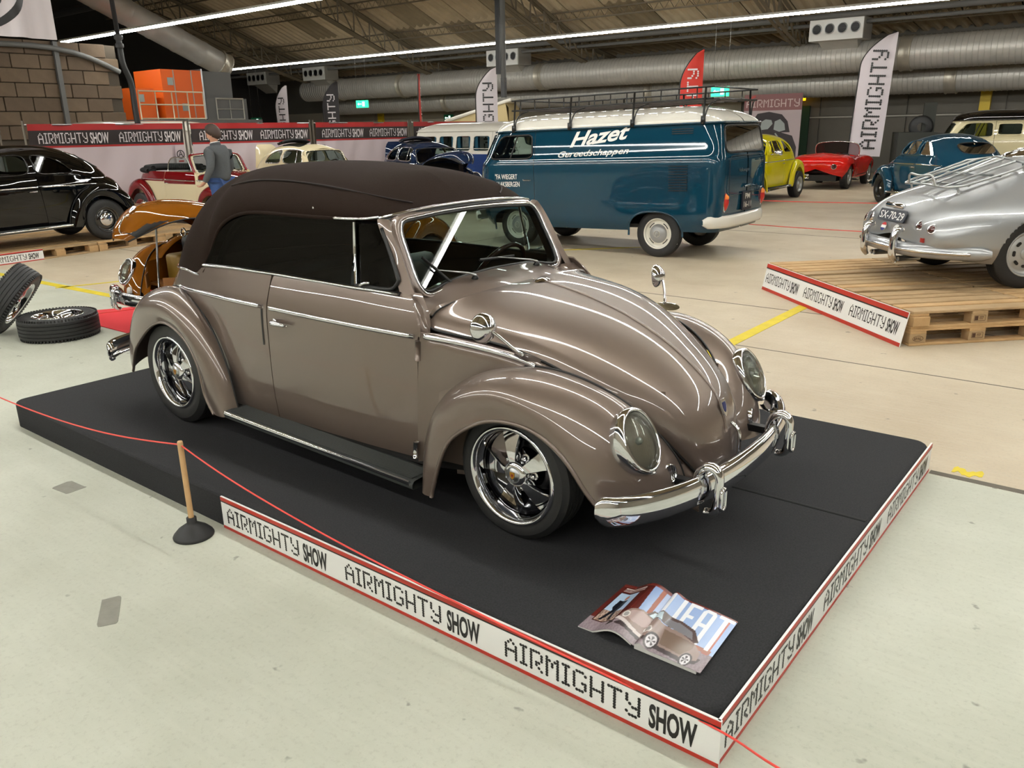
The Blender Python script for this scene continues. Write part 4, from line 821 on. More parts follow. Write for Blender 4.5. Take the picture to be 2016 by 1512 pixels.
        # inner top frame behind the glass
        mb = MB(); mb.tube(S(spl([(.40, .585, .93), (.47, .575, 1.03), (.56, .565, 1.13), (.68, .56, 1.185), (.9, .555, 1.2), (1.5, .53, 1.2)], 20)), .016, 6); mb.obj('hood_bow', INNER, gl)
        # pillar skin between door edge and screen
        P0 = np.array([ws_loop(.052, 96)[i] for i in range(14, 40)]); o = P0[P0[:, 2] > .93]; o = o[o[:, 1] > .4]
        Ga = np.array([[(1.853, .575, .905), (1.825, .592, .905), (1.80, .61, .90)], [(1.80, .565, .99), (1.775, .578, .99), (1.75, .592, .985)], [(1.74, .555, 1.10), (1.715, .566, 1.10), (1.69, .574, 1.095)], [(1.685, .545, 1.19), (1.655, .556, 1.195), (1.63, .562, 1.195)], [(1.665, .53, 1.225), (1.63, .545, 1.228), (1.61, .55, 1.225)]])
        mb = MB(); mb.grid(S(tensor(Ga, 20, 8)), 0, flip=sd > 0, thick=.03); mb.obj('pillar', TAUPE, gl)
        # mirror
        mr = part('wing_mirror', root); b = np.array([2.425, .568, .745])
        mb = MB(); V = []; th = np.linspace(0, 2*PI, 24, endpoint=False)
        Gb = np.array([[b+np.array([.065*r*math.cos(t), .0, 0])+np.array([.0, .022*r*math.sin(t)*.5, .022*r*math.sin(t)*.8])+np.array([-.005, .006, .008])*(1-r*r) for t in th] for r in (1, .8, .5, .02)])
        mb.grid(S(Gb), 0, wv=True); mb.obj('mirror_foot', CHROME, mr)
        hp = np.array([2.335, .676, .862])
        mb = MB(); mb.tube(S(spl([b+np.array([-.02, .005, .01]), b+np.array([-.035, .035, .035]), b+np.array([-.062, .072, .078]), hp], 16)), np.linspace(.008, .0055, 16), 8); mb.obj('mirror_arm', CHROME, mr)
        mb = MB(); dirn = S(np.array([.93, .25, .10])); Mx = axis_xf(S(hp+np.array([-.035, .0, .004])), dirn); mb.lathe([(.052, -.012), (.058, -.006), (.058, .002), (.050, .018), (.034, .032), (.014, .042), (.0, .044)], 28, 0, Mx); mb.obj('mirror_shell', CHROME, mr)
        mb = MB(); mb.lathe([(.054, -.010), (0, -.0101)], 28, 0, Mx); mb.obj('mirror_glass', STEEL, mr)
        # horn grille
        hg = part('horn_grille', root); c = S(np.array([2.958, .392, .335])); nr = S(np.array([.93, .25, .16])); Mx = axis_xf(c, nr)
        mb = MB(); mb.lathe([(.040, -.01), (.040, .004), (.036, .008), (.032, .004), (.032, -.004)], 32, 0, Mx); mb.obj('grille_ring', CHROME, hg)
        mb = MB(); mb.lathe([(.034, -.003), (0, -.003)], 24, 0, Mx); mb.obj('grille_back', BLACK, hg)
        A = np.array(Mx)
        for j in range(7):
            o2 = (j-3)*.0092; hl = math.sqrt(.033**2-o2**2); P = np.array([(-hl, o2, .003), (hl, o2, .003)])@A[:3, :3].T+A[:3, 3]; mb = MB(); mb.tube(P, .0026, 6); mb.obj('grille_bar', CHROME, hg)
        # wiper
        wp = part('wiper', root); p0 = np.array([1.865, .232 if sd > 0 else -.232, .947])
        tip = p0+np.array([-.075, .215, .075]) if sd < 0 else p0+np.array([-.07, .215, .045])
        p0, tip = np.array([1.863, -.215, .943]) if sd < 0 else np.array([1.863, .25, .943]), np.array([1.773, -.372, .994]) if sd < 0 else np.array([1.771, .044, .998])
        mb = MB(); mb.lathe([(.016, -.02), (.014, .012), (.008, .018), (0, .02)], 14, 0, axis_xf(p0, (.5, 0, .87))); mb.obj('wiper_pivot', BLACK, wp)
        mb = MB(); mb.tube(np.array([p0+np.array([0, 0, .018]), p0*.8+tip*.2+np.array([.01, 0, .02]), tip+np.array([.012, 0, .004])]), [.011, .008, .004], 8, sq=(1.3, .6)); mb.obj('wiper_arm', STEEL, wp)
        dr = np.array([-.034, -.062, .066]) if sd < 0 else np.array([-.004, -.125, .006]); mb = MB(); mb.tube(np.array([tip-dr+np.array([.012, 0, 0]), tip+np.array([.014, 0, 0]), tip+dr+np.array([.012, 0, 0])]), .006, 6, sq=(.6, 1.2)); mb.obj('wiper_blade', BLACK, wp)
        # hinges, semaphore slot, badge
        for hx, hz, hh in ((1.912, .715, .085), (1.872, .265, .075)):
            y = float(belt_y(hx))+.006; mb = MB(); mb.tube(S(np.array([(hx+.006, y, hz-hh/2), (hx+.014, y, hz+hh/2)])), .013, 10); mb.obj('door_hinge', TAUPE if hz > .5 else CHROME, bd)
        mb = MB(); mb.grid(S(np.array([[(x+.093*(z-.2), float(belt_y(x))+np.interp(z, DOORZ, DOORO)+.002, z) for z in np.linspace(.59, .775, 6)] for x in (.836, .849)])), 0); mb.obj('signal_slot', BLACK, bd)
        mb = MB(); mb.box((2.0, 0, 0), (.055, .004, .022)); o = mb.obj('maker_plate', BLACK, bd, smooth=False); o.location = (-.045, sd*.661, .395); o.rotation_euler = (0, 0, -.12*sd)
        mb = MB(); mb.box((2.0, 0, 0), (.05, .006, .003)); o = mb.obj('plate_line', CHROME, bd, smooth=False); o.location = (-.045, sd*.661, .395); o.rotation_euler = (0, 0, -.12*sd)
    # oval ornament on the cowl
    mb = MB(); th = np.linspace(0, 2*PI, 28, endpoint=False); Go = np.array([[(2.085+.022*r*math.cos(t), .055*r*math.sin(t), .930+.008*(1-r*r)-.012*((.055*r*math.sin(t))/.055)**2*.3-.16*(.022*r*math.cos(t))) for t in th] for r in (1, .85, .5, .02)])
    mb.grid(Go, 0, wv=True); mb.obj('washer_ornament', CHROME, root)
    return root
hero_car()
# ------------------------------------------------------------------ platform
def soft_box(x0, x1, y0, y1, z0, z1, r, n=5):
    prof = [(0, z0)]+[(r*(1-math.cos(a)), z1-r+r*math.sin(a)) for a in np.linspace(0, PI/2, n)]
    rings = []
    for inset, z in prof:
        q = rrect(x1-x0-2*inset, y1-y0-2*inset, max(.03, .08-inset), 6)+np.array([(x0+x1)/2, (y0+y1)/2]); rings.append(np.c_[q, np.full(len(q), z)])
    return np.array(rings)
PX0, PX1, PY0, PY1 = -1.262, 3.527, -1.142, 1.457
def platform():
    m = mat('black_carpet', (50, 50, 52), .95, spec=.25, noise=(150, .8, (27, 27, 29)), bump=(420, .25))
    G = soft_box(PX0, PX1-.014, PY0+.014, PY1, 0, H, .022); mb = MB(); mb.grid(G, 0, wv=True); n = G.shape[1]
    top = G[-1]; V = top; mb.F.append(tuple(range(mb.n-n, mb.n))); mb.M.append(0)
    root = thing('display_platform', 'low black carpeted platform under the taupe convertible', 'platform')
    ins = rrect(PX1-PX0-.06, PY1-PY0-.06, .04, 6)+np.array([(PX0+PX1)/2, (PY0+PY1)/2]); sharp(mb.obj('carpet', m, root), 12)
    for a, b in (((-1.2, .30), (3.5, .34)), ):
        mb = MB(); mb.tube(spl([(a[0], a[1], H), (.9, .31, H+.001), (2.2, .33, H), (b[0], b[1], H)], 30), .006, 6, sq=(2., .5)); mb.obj('carpet_seam', mat('black_carpet_seam', (20, 20, 21), .95), root)
    return root
platform()
def sign_board(name, label, length, height, group, xf, th=.008, reps=3, tz=.215, tf=.50, tb=.11, bb=.085):
    """white board with red bands and dotted lettering; local X along, Z up, faces -Y"""
    root = thing(name, label, 'sign', group=group); root.matrix_world = xf
    mb = MB(); mb.box((length/2, th/2, height/2), (length, th, height)); mb.obj('panel', WHITE, root, smooth=False)
    F = Matrix.Rotation(PI/2, 4, 'X')   # XY -> XZ facing -Y
    for nm, z0, z1, m in (('top_band', height*(.985-tb), height*.985, REDP), ('black_line', height*(.945-tb), height*(.985-tb), BLKP), ('bottom_band', 0., height*bb, REDP)):
        mb = MB(); mb.box((length/2, -.0006, (z0+z1)/2), (length, .0012, z1-z0)); mb.obj(nm, m, root, smooth=False)
    step = length/reps
    for k in range(reps):
        mb = MB(); x = k*step+step*.05; hh = height*tf
        M = Matrix.Translation((x, -.0009, height*tz))@F; w = dot_text(mb, 'AIRMIGHTY', M, hh, width=step*.64)
        put_text(mb, 'SHOW', Matrix.Translation((x+step*.675, -.0009, height*(tz-.01)))@F, hh*1.03, width=step*.19, bold=.05)
        mb.obj('lettering', BLKP, root, smooth=False)
    return root
sign_board('sign_board', 'white board along the long near edge of the black platform', PX1-1.076, H, 'show lettering boards', T(1.076, PY0+.004, 0))
sign_board('sign_board', 'white board along the short right end of the black platform', PY1-PY0-.02, H, 'show lettering boards', T(PX1-.004, PY0+.006, 0, PI/2))
# ================================================================== small things round the platform
def plunger():
    p = thing('plunger', 'plunger with wooden stick holding the red cord', 'plunger', (1.035, -1.268, 0))
    mb = MB(); mb.lathe([(.088, 0), (.090, .006), (.086, .014), (.066, .036), (.040, .054), (.026, .062), (.022, .070), (.022, .092), (.014, .094)], 40); mb.obj('rubber_cup', RUBBER, p)
    mb = MB(); mb.lathe([(.0125, .06), (.0125, .455), (.010, .462), (0, .463)], 20); mb.obj('stick', mat('beech_wood', (206, 168, 120), .5, noise=(14, .5, (180, 138, 92))), p)
plunger()
RC = mat('red_cord', (226, 70, 62), .5)
def cord(label, P, r=.0035): mb = MB(); mb.tube(spl(P, 60), r, 6); return tag(mb.obj('barrier_cord', RC), label, 'cord', 'red barrier cords')
cord('red cord from the plunger along the near edge of the platform', [(1.035, -1.268, .445), (1.3, -1.262, .385), (1.75, -1.235, .30), (2.2, -1.2, .232), (2.6, -1.176, .192), (3.05, -1.158, .160), (3.53, -1.152, .140), (3.7, -1.30, .25), (3.95, -1.50, .40), (4.3, -1.78, .56)])
cord('red cord running left from the plunger past the platform rear', [(1.035, -1.268, .445), (.55, -1.30, .385), (.0, -1.33, .352), (-.6, -1.37, .36), (-1.3, -1.42, .42), (-1.8, -1.45, .5)])
cord('thin red cord on the floor behind the two tyres', [(-5.8, .1, .02), (-4.2, .62, .02), (-2.9, 1.2, .25), (-2.2, 1.5, .4)], .006)
cord('thin red cord stretched before the yellow car', [(-6.8, 13.9, .3), (-2.5, 13.6, .25), (2.6, 13.2, .4)], .008); cord('thin red cord stretched behind the blue van', [(-3.2, 9.6, .3), (.5, 9.4, .25), (4.6, 8.9, .4)], .006)
# ------------------------------------------------------------------ loose tyres
def loose_tyre(label, M):
    t = thing('wheel_and_tyre', label, 'tyre', group='loose tyres on the floor'); t.matrix_world = M
    mb = MB(); tyre_mesh(mb, .335, .205, .215, 72, xf=None); sharp(mb.obj('tyre', RUBBER, t), 30)
    for s in (1, -1):
        mb = MB()
        for k in range(72):
            a = k*2*PI/72; c, s_ = math.cos(a), math.sin(a)
            mb.box((.322*c, .322*s_, s*.090), (.012, .014, .022), rz=a)
        o = mb.obj('tread_blocks', RUBBER, t, smooth=False); o['kind'] = 'stuff'
    f = .09
    mb = MB(); mb.lathe([(.205, f-.02), (.222, f), (.216, f+.008), (.204, f), (.198, f-.06), (.19, -.09)], 56); mb.obj('rim', CHROME, t)
    for k in range(5):
        mb = MB(); a = k*2*PI/5+.3; G = []
        for r, hw, z in ((.03, .022, f-.03), (.1, .024, f-.02), (.16, .036, f-.03), (.2, .04, f-.05)):
            G.append([(r, -hw, z-.03), (r, -hw*.8, z), (r, 0, z+.006), (r, hw*.8, z), (r, hw, z-.03)])
        G = np.array(G); c, s_ = math.cos(a), math.sin(a); G = np.stack([G[..., 0]*c-G[..., 1]*s_, G[..., 0]*s_+G[..., 1]*c, G[..., 2]], -1); mb.grid(G, 0); mb.obj('spoke', CHROME, t)
    mb = MB(); mb.lathe([(.05, f-.05), (.045, f-.012), (.02, f-.004), (0, f-.004)], 20); mb.obj('hub', CHROME, t)
    mb = MB(); mb.lathe([(.2, -.05), (0, -.055)], 32); mb.obj('rim_back', BLACK, t); return t
loose_tyre('tyre lying flat on the floor with chrome spokes up', T(-3.52, .14, .103, .4))
loose_tyre('tyre leaning on the flat one at the left frame edge', axis_xf((-4.0, -.05, .325), (.49, .60, -.60)))
mb = MB(); P = np.array([(-3.85, .52), (-1.75, .56), (-1.75, 2.7), (-4.1, 2.7), (-4.06, 1.35), (-4.33, .86)]); mb.prism(P, .0005, .008); tag(mb.obj('red_carpet', mat('red_carpet', (214, 50, 58), .95, bump=(300, .4)), smooth=False), 'red carpet under the ochre car with raised hood', 'carpet')
# ------------------------------------------------------------------ euro pallets
PW = [mat('pallet_pine', (196, 162, 116), .8, noise=(5, .6, (160, 124, 82))), mat('pallet_pine_grey', (178, 150, 112), .8, noise=(5, .6, (140, 114, 82)))]
def plank_mesh(d): V, F = bevel_box(d, .004, 1); me = bpy.data.meshes.new('plank'); me.from_pydata([tuple(v) for v in V], [], F); return me
PM = {}
def pm(kind, d, m):
    if (kind, m) not in PM: me = plank_mesh(d); me.materials.append(PW[m]); PM[(kind, m)] = me
    return PM[(kind, m)]
def pallet(label, M, group, mark=False):
    """1.2 (x) by 0.8 (y) by 0.144"""
    p = thing('euro_pallet', label, 'pallet', group=group); p.matrix_world = M
    def pc(nm, kind, d, loc):
        o = bpy.data.objects.new(nm, pm(kind, d, RNG.randint(2))); COL.objects.link(o); o.parent = p; o.location = loc
    for y, w in ((-.3275, .145), (-.165, .10), (0, .145), (.165, .10), (.3275, .145)): pc('top_board', 't%g' % w, (1.2, w, .022), (0, y, .133))
    for x in (-.5275, 0, .5275): pc('cross_board', 'c', (.145, .8, .022), (x, 0, .111))
    for y in (-.35, 0, .35):
        pc('bottom_board', 'b', (1.2, .10 if y else .145, .022), (0, y, .011))
        for x in (-.5275, 0, .5275): pc('block', 'k', (.145, .10 if y else .145, .078), (x, y, .061))
    if mark:
        F = Matrix.Rotation(PI/2, 4, 'X'); ink = mat('brand_ink', (74, 48, 28), .8)
        mb = MB(); th = np.linspace(0, 2*PI, 28, endpoint=False); mb.tube(np.stack([-.5275+.046*np.cos(th), np.full(28, -.4005), .061+.022*np.sin(th)], 1), .0016, 4, closed=True); put_text(mb, 'EPAL', Matrix.Translation((-.5275-.034, -.4015, .050))@F, .022, width=.066, bold=.02); mb.obj('brand_mark', ink, p, smooth=False)
        mb = MB(); q = rrect(.10, .045, .003, 2); mb.tube(np.c_[q[:, 0], np.full(len(q), -.4005), .064+q[:, 1]], .0015, 4, closed=True); mb.box((-.03, -.401, .064), (.03, .001, .035)); mb.box((.015, -.401, .072), (.04, .001, .006)); mb.box((.012, -.401, .058), (.034, .001, .004)); mb.obj('stamp', ink, p, smooth=False)
    return p
def palrow(cx, cy, az, na, nb, layers, gapb, labels, group):
    k = 0
    for l in range(layers):
        for b in range(nb):
            for a in range(na):
                u = np.array([math.cos(az), math.sin(az)]); v = np.array([-math.sin(az), math.cos(az)]); c = np.array([cx, cy])+u*(.6+a*1.215)+v*(.4+b*(.8+gapb))
                pallet(labels(a, b, l), T(c[0], c[1], l*.144+.0002, az), group, mark=(b == 0 and a == 0)); k += 1
AZP = math.radians(46.5)
def lab_r(a, b, l):
    s = ['lower', 'upper'][l]; r = ['nearest the camera by the leaning sign', 'in the middle row under the silver car', 'at the far edge under the silver car'][b]
    return f'{s} pallet {r}' + ('' if a == 0 else ', second to the right')
palrow(2.82, 4.04, AZP, 2, 3, 2, .10, lab_r, 'pallets under the silver car')
AZL = math.radians(96.)
def lab_l(a, b, l):
    return ['pallet at the left edge behind the small white sign', 'pallet under the front door of the black car', 'pallet under the rear wheel of the black car', 'pallet at the right end of the row under the black car', 'pallet beyond the tail of the black car'][a]+('' if b == 0 else [', second row back', ', third row back'][b-1])
palrow(-8.62, .65, AZL, 4, 3, 1, .02, lab_l, 'pallets under the black car')
# leaning sign and small sign at the pallets
def frame_xf(o, xdir, up):
    x = Vector(xdir).normalized(); z = Vector(up); z = (z-x*z.dot(x)).normalized(); y = z.cross(x); M = Matrix((x, y, z)).transposed().to_4x4(); M.translation = Vector(o); return M
sign_board('sign_board', 'white board leaning on the pallets of the silver car', 2.56, .292, 'show lettering boards', frame_xf((.905, 5.735, .0), (.725, -.688, 0), (.035, .037, .29)), tz=.30, tf=.36, tb=.14, bb=.11)
sign_board('sign_board', 'small white board at the left edge before the pallets', 2.4, .16, 'show lettering boards', frame_xf((-8.50, -.20, .0), (-.1045, .9945, 0), (-.02, 0, 1)))
# ------------------------------------------------------------------ open magazine
def magazine():
    m = thing('magazine', 'open magazine showing the taupe convertible on black carpet', 'magazine', (0, 0, H))
    TL, ST, TR, BR, SB, BL = [np.array(p) for p in ((2.953, -.685), (3.128, -.652), (3.382, -.673), (3.392, -.993), (3.165, -.994), (2.957, -1.003))]
    TR = ST+(TR-ST)*.97
    nu, nv = 150, 110
    col = bpy.data.materials.new('magazine_print'); col.use_nodes = True; nt = col.node_tree; at = nd(nt, 'ShaderNodeAttribute', attribute_name='print'); b = nt.nodes['Principled BSDF']; b.inputs['Roughness'].default_value = .22; nt.links.new(at.outputs['Color'], b.inputs['Base Color'])
    def inpoly(u, v, P):
        P = np.array(P); r = np.zeros(u.shape, bool); n = len(P)
        for i in range(n):
            x1, y1 = P[i]; x2, y2 = P[(i+1) % n]
            if y1 == y2: continue
            c = ((y1 > v) != (y2 > v)) & (u < (x2-x1)*(v-y1)/(y2-y1)+x1); r ^= c
        return r
    def ell(u, v, cx, cy, a, b_): return ((u-cx)/a)**2+((v-cy)/b_)**2 < 1
    # spread coordinates: u 0..1 left page, 1..2 right page; v 0 bottom .. 1 top
    def art(u, v):
        C = np.zeros(u.shape+(3,)); nz = (np.sin(u*91+np.sin(v*57)*3)*np.sin(v*143+u*31)); 
        def put(mk, c): C[mk] = np.array(c)
        put(v >= -1, (120, 60, 52)); sky = (v > .30); put(sky, (168, 190, 226)); g = np.clip((v-.3)/.7, 0, 1)[..., None]; C[sky] = (C*(1-.35*g)+np.array([120, 150, 215])*.35*g)[sky]
        put((u > .88) & (u < 1.0) & (v > .3), (184, 200, 232)); put((v < .30), (132, 118, 124)); C[v < .30] += (nz[v < .30]*12)[:, None]
        rust = (116, 50, 42); put((u < .62) & (v > .24) & (v < 1.1), (84, 32, 28)); put(inpoly(u, v, [(.62, .30), (.72, .30), (.66, 1), (.52, 1)]), (84, 32, 28)); put(inpoly(u, v, [(.84, .40), (.90, .40), (.90, 1), (.82, 1)]), (150, 84, 66))
        put((u > .02) & (u < .98) & (v > .95), rust); put((u > 1.84) & (u < 1.93) & (v > .28), (150, 74, 60)); put((u > 1.2) & (u < 1.95) & (v > .30) & (v < .36), (140, 82, 62)); put((v > .97), (100, 40, 36))
        # inset photo with a standing figure
        ins = (u > .10) & (u < .46) & (v > .20) & (v < .80); put((u > .08) & (u < .48) & (v > .18) & (v < .82), (64, 26, 24)); put(ins, (170, 194, 220)); put(ins & (v < .42), (142, 120, 108)); C[ins & (v < .42)] += (nz[ins & (v < .42)]*50)[:, None]
        put(inpoly(u, v, [(.20, .66), (.36, .66), (.36, .48), (.33, .42), (.37, .22), (.32, .22), (.28, .40), (.21, .22), (.165, .22), (.23, .44), (.19, .50)]), (22, 24, 32)); put(ell(u, v, .29, .715, .033, .05), (176, 112, 88))
        # small print
        tx = (u > .10) & (u < .52) & (v > .85) & (v < .93) & (np.sin(v*480) > -.1) & (np.sin(u*230+np.floor(v*76)*2) > -.75); put(tx, (232, 222, 216))
        # title letters
        for ch in ([[(1.02, .98), (1.08, .98), (1.08, .60), (1.20, .60), (1.20, .98), (1.26, .98), (1.26, .56), (1.22, .50), (1.06, .50), (1.02, .56)]], [[(1.31, .98), (1.50, .98), (1.50, .92), (1.37, .92), (1.37, .77), (1.46, .77), (1.46, .71), (1.37, .71), (1.37, .56), (1.50, .56), (1.50, .50), (1.31, .50)]], [[(1.53, .50), (1.53, .92), (1.57, .98), (1.69, .98), (1.73, .92), (1.73, .36), (1.67, .36), (1.67, .66), (1.59, .66), (1.59, .50)]], [[(1.76, .98), (1.98, .98), (1.98, .92), (1.90, .92), (1.90, .34), (1.84, .34), (1.84, .92), (1.76, .92)]]):
            for P in ch: put(inpoly(u, v, P), (240, 242, 248))
        put(inpoly(u, v, [(1.59, .72), (1.67, .72), (1.67, .92), (1.59, .92)]), (160, 184, 224))
        # the car: body, hood, roof, wheels
        put(inpoly(u, v, [(.40, .10), (.42, .20), (.55, .13), (1.05, .08), (1.7, .02), (1.86, .08), (1.9, .18), (1.5, .14), (1.0, .16), (.6, .20)]), (58, 48, 50))
        put(inpoly(u, v, [(.50, .24), (.52, .36), (.60, .44), (.78, .50), (.96, .50), (1.10, .46), (1.45, .44), (1.72, .36), (1.84, .26), (1.86, .14), (1.74, .08), (1.30, .12), (1.05, .14), (.80, .16), (.60, .20)]), (142, 122, 116))
        put(inpoly(u, v, [(.60, .32), (.64, .42), (.80, .48), (.95, .46), (1.02, .36), (.92, .28), (.74, .26)]), (176, 154, 150)); put(inpoly(u, v, [(1.22, .40), (1.70, .36), (1.72, .28), (1.62, .12), (1.28, .16)]), (112, 94, 82))
        put(inpoly(u, v, [(.86, .48), (.92, .60), (1.10, .62), (1.36, .62), (1.60, .56), (1.74, .40), (1.68, .37), (1.45, .44), (1.1, .47)]), (78, 62, 60)); put(inpoly(u, v, [(.90, .49), (.95, .58), (1.08, .60), (1.12, .48)]), (196, 214, 224)); put(inpoly(u, v, [(1.16, .47), (1.18, .57), (1.36, .58), (1.58, .52), (1.64, .41)]), (120, 118, 124))
        for cx, cy, a, b_ in ((1.17, .14, .10, .13), (1.72, .09, .085, .11)): put(ell(u, v, cx, cy, a, b_), (52, 44, 46)); put(ell(u, v, cx, cy, a*.72, b_*.75), (206, 202, 206)); put(ell(u, v, cx, cy, a*.55, b_*.55) & (np.sin(5*np.arctan2(v-cy, u-cx)) > 0), (60, 54, 58))
        for cx, cy in ((.60, .33), (1.03, .27)): put(ell(u, v, cx, cy, .06, .06), (222, 216, 212)); put(ell(u, v, cx, cy, .042, .042), (150, 148, 146))
        put(inpoly(u, v, [(.46, .24), (.50, .28), (.80, .20), (1.02, .18), (1.02, .14), (.78, .15)]), (210, 200, 198))
        return np.clip(C, 0, 255)
    for nm, T0, T1, B0, B1, off in (('left_page', TL, ST, BL, SB, 0), ('right_page', ST, TR, SB, BR, 1)):
        u = np.linspace(0, 1, nu)[:, None]; v = np.linspace(0, 1, nv)[None, :]; xy = ((B0+(B1-B0)*u[..., None])*(1-v[..., None])+(T0+(T1-T0)*u[..., None])*v[..., None])
        if off == 0: z = .004+.030*np.sin(np.clip((u-.25)/.75, 0, 1)**1.0*PI)**1.3*np.ones_like(v)+.006*u
        else: z = .010+.016*np.exp(-((u-.06)/.10)**2)*np.ones_like(v)+.004*np.sin(u*PI)-.004*np.exp(-(u/.03)**2)
        G = np.concatenate([xy, z[..., None]], -1); me_o = gobj(nm, G, col, m); me = me_o.data
        U, Vv = np.broadcast_arrays(u+off, v); rgb = art(U.copy(), Vv.copy())/255.; lin = np.where(rgb <= .04045, rgb/12.92, ((rgb+.055)/1.055)**2.4)
        ca = me.color_attributes.new('print', 'FLOAT_COLOR', 'POINT'); ca.data.foreach_set('color', np.concatenate([lin.reshape(-1, 3), np.ones((nu*nv, 1))], 1).ravel())
        mb = MB(); Gb = G[::10, ::10].copy(); Gb[..., 2] -= .0012; lo = Gb.copy(); lo[..., 2] = .0005 if off else np.maximum(.0005, lo[..., 2]-.006); n1, n2 = Gb.shape[:2]
        mb.grid(Gb, 0); mb.grid(lo, 0, flip=True)
        for a, c in ((Gb[0], lo[0]), (Gb[-1], lo[-1]), (Gb[:, 0], lo[:, 0]), (Gb[:, -1], lo[:, -1])): mb.grid(np.stack([a, c]), 0)
        mb.obj('page_block', mat('page_edge', (222, 220, 216), .6), m)
magazine()
# ================================================================== closed roofs for the other rounded cars
SEDB = [((1.845,.588,.912),(-.10,-.012,.20),1.625,(.0,.40,-.01)), ((1.72,.626,.932),(-.04,-.012,.24),1.52,(.01,.42,0)), ((1.45,.640,.936),(0,-.012,.27),1.30,(0,.43,0)), ((1.1,.645,.938),(0,-.012,.29),1.0,(0,.43,0)),
 ((.8,.644,.938),(0,-.012,.29),.75,(0,.42,0)), ((.55,.640,.936),(.0,-.012,.28),.6,(-.05,.40,-.01)), ((.33,.622,.916),(.02,-.012,.27),.5,(-.12,.37,-.03)), ((.14,.599,.882),(.06,-.02,.26),.42,(-.18,.33,-.05)),
 ((-.03,.551,.875),(.10,-.04,.24),.38,(-.22,.26,-.07)), ((-.19,.441,.87),(.12,-.05,.23),.35,(-.24,.19,-.08)), ((-.31,.291,.866),(.13,-.03,.22),.33,(-.26,.12,-.09)), ((-.37,.14,.865),(.135,0,.21),.32,(-.26,.05,-.09)), ((-.385,0,.865),(.135,0,.21),.315,(-.26,0,-.09))]
def sed_ridge(x): return nspline(np.array([.2,.5,.8,1.1,1.4,1.62]), np.array([1.30,1.365,1.392,1.388,1.345,1.275])[:, None], np.atleast_1d(x))[:, 0]
def patch(DEF, ridge, nu, nv):
    B = np.array([t[0] for t in DEF]); h1 = np.array([t[1] for t in DEF]); rx = np.array([t[2] for t in DEF]); h2 = np.array([t[3] for t in DEF])
    t = chord(B); tt = np.linspace(0, t[-1], nu); ip = lambda a: np.stack([np.interp(tt, t, a[:, i]) for i in range(3)], 1)
    B = nspline(t, B, tt); B[-1, 1] = 0; R = np.stack([np.interp(tt, t, rx), 0*tt, ridge(np.interp(tt, t, rx))], 1); P1 = B+ip(h1); P2 = R+ip(h2); v = np.linspace(0, 1, nv)[None, :, None]
    return (1-v)**3*B[:, None]+3*v*(1-v)**2*P1[:, None]+3*v*v*(1-v)*P2[:, None]+v**3*R[:, None]
def in_poly(x, z, P):
    P = np.asarray(P); r = np.zeros(np.shape(x), bool); n = len(P)
    for i in range(n):
        x1, y1 = P[i]; x2, y2 = P[(i+1) % n]
        if abs(y1-y2) < 1e-12: continue
        r ^= ((y1 > z) != (y2 > z)) & (x < (x2-x1)*(z-y1)/(y2-y1)+x1)
    return r
def round_poly(P, n=48, r=.25):
    """closed outline with softened corners"""
    P = np.asarray(P, float); out = []; m = len(P)
    for i in range(m):
        a, b, c = P[i-1], P[i], P[(i+1) % m]; p0 = b+(a-b)*r; p1 = b+(c-b)*r
        for t in np.linspace(0, 1, 8): out.append((1-t)**2*p0+2*t*(1-t)*b+t*t*p1)
    out = np.array(out); d = np.linalg.norm(np.diff(np.concatenate([out, out[:1]]), axis=0), axis=1); s = np.concatenate([[0], np.cumsum(d)]); q = np.linspace(0, s[-1], n, endpoint=False); o2 = np.concatenate([out, out[:1]])
    return np.stack([np.interp(q, s, o2[:, 0]), np.interp(q, s, o2[:, 1])], 1)
def drape(uv, G, ui, vi, oi, keep=None):
    """third coordinate of outline points from the nearest surface points"""
    V = G.reshape(-1, 3)
    if keep is not None: V = V[keep(V)]
    out = []
    for p in uv:
        d = (V[:, ui]-p[0])**2+(V[:, vi]-p[1])**2; k = np.argsort(d)[:4]; w = 1/(d[k]+1e-7); out.append((V[k, oi]*w).sum()/w.sum())
    r = np.zeros((len(uv), 3)); r[:, ui] = uv[:, 0]; r[:, vi] = uv[:, 1]; r[:, oi] = out; return r
def cut_shell(name, G, m, parent, masks, flip, thick=0.):
    """surface with the faces under the masks (window openings) left out"""
    nu, nv = G.shape[:2]; c = (G[:-1, :-1]+G[1:, :-1]+G[1:, 1:]+G[:-1, 1:])/4; cut = np.zeros(c.shape[:2], bool)
    for f in masks: cut |= f(c)
    F = gfaces(nu, nv, flip=flip)[~cut.ravel()]; mb = MB(); mb.add(G.reshape(-1, 3), F)
    if thick: N = gnormals(G)*(-1 if flip else 1); mb.add((G-N*thick).reshape(-1, 3), F[:, ::-1])
    return mb.obj(name, m, parent)
DOORW = [(1.025,.968), (1.715,.958), (1.575,1.205), (1.45,1.245), (1.03,1.255)]; QUARW = [(.945,.968), (.945,1.25), (.70,1.225), (.50,1.12), (.375,.985), (.40,.966)]
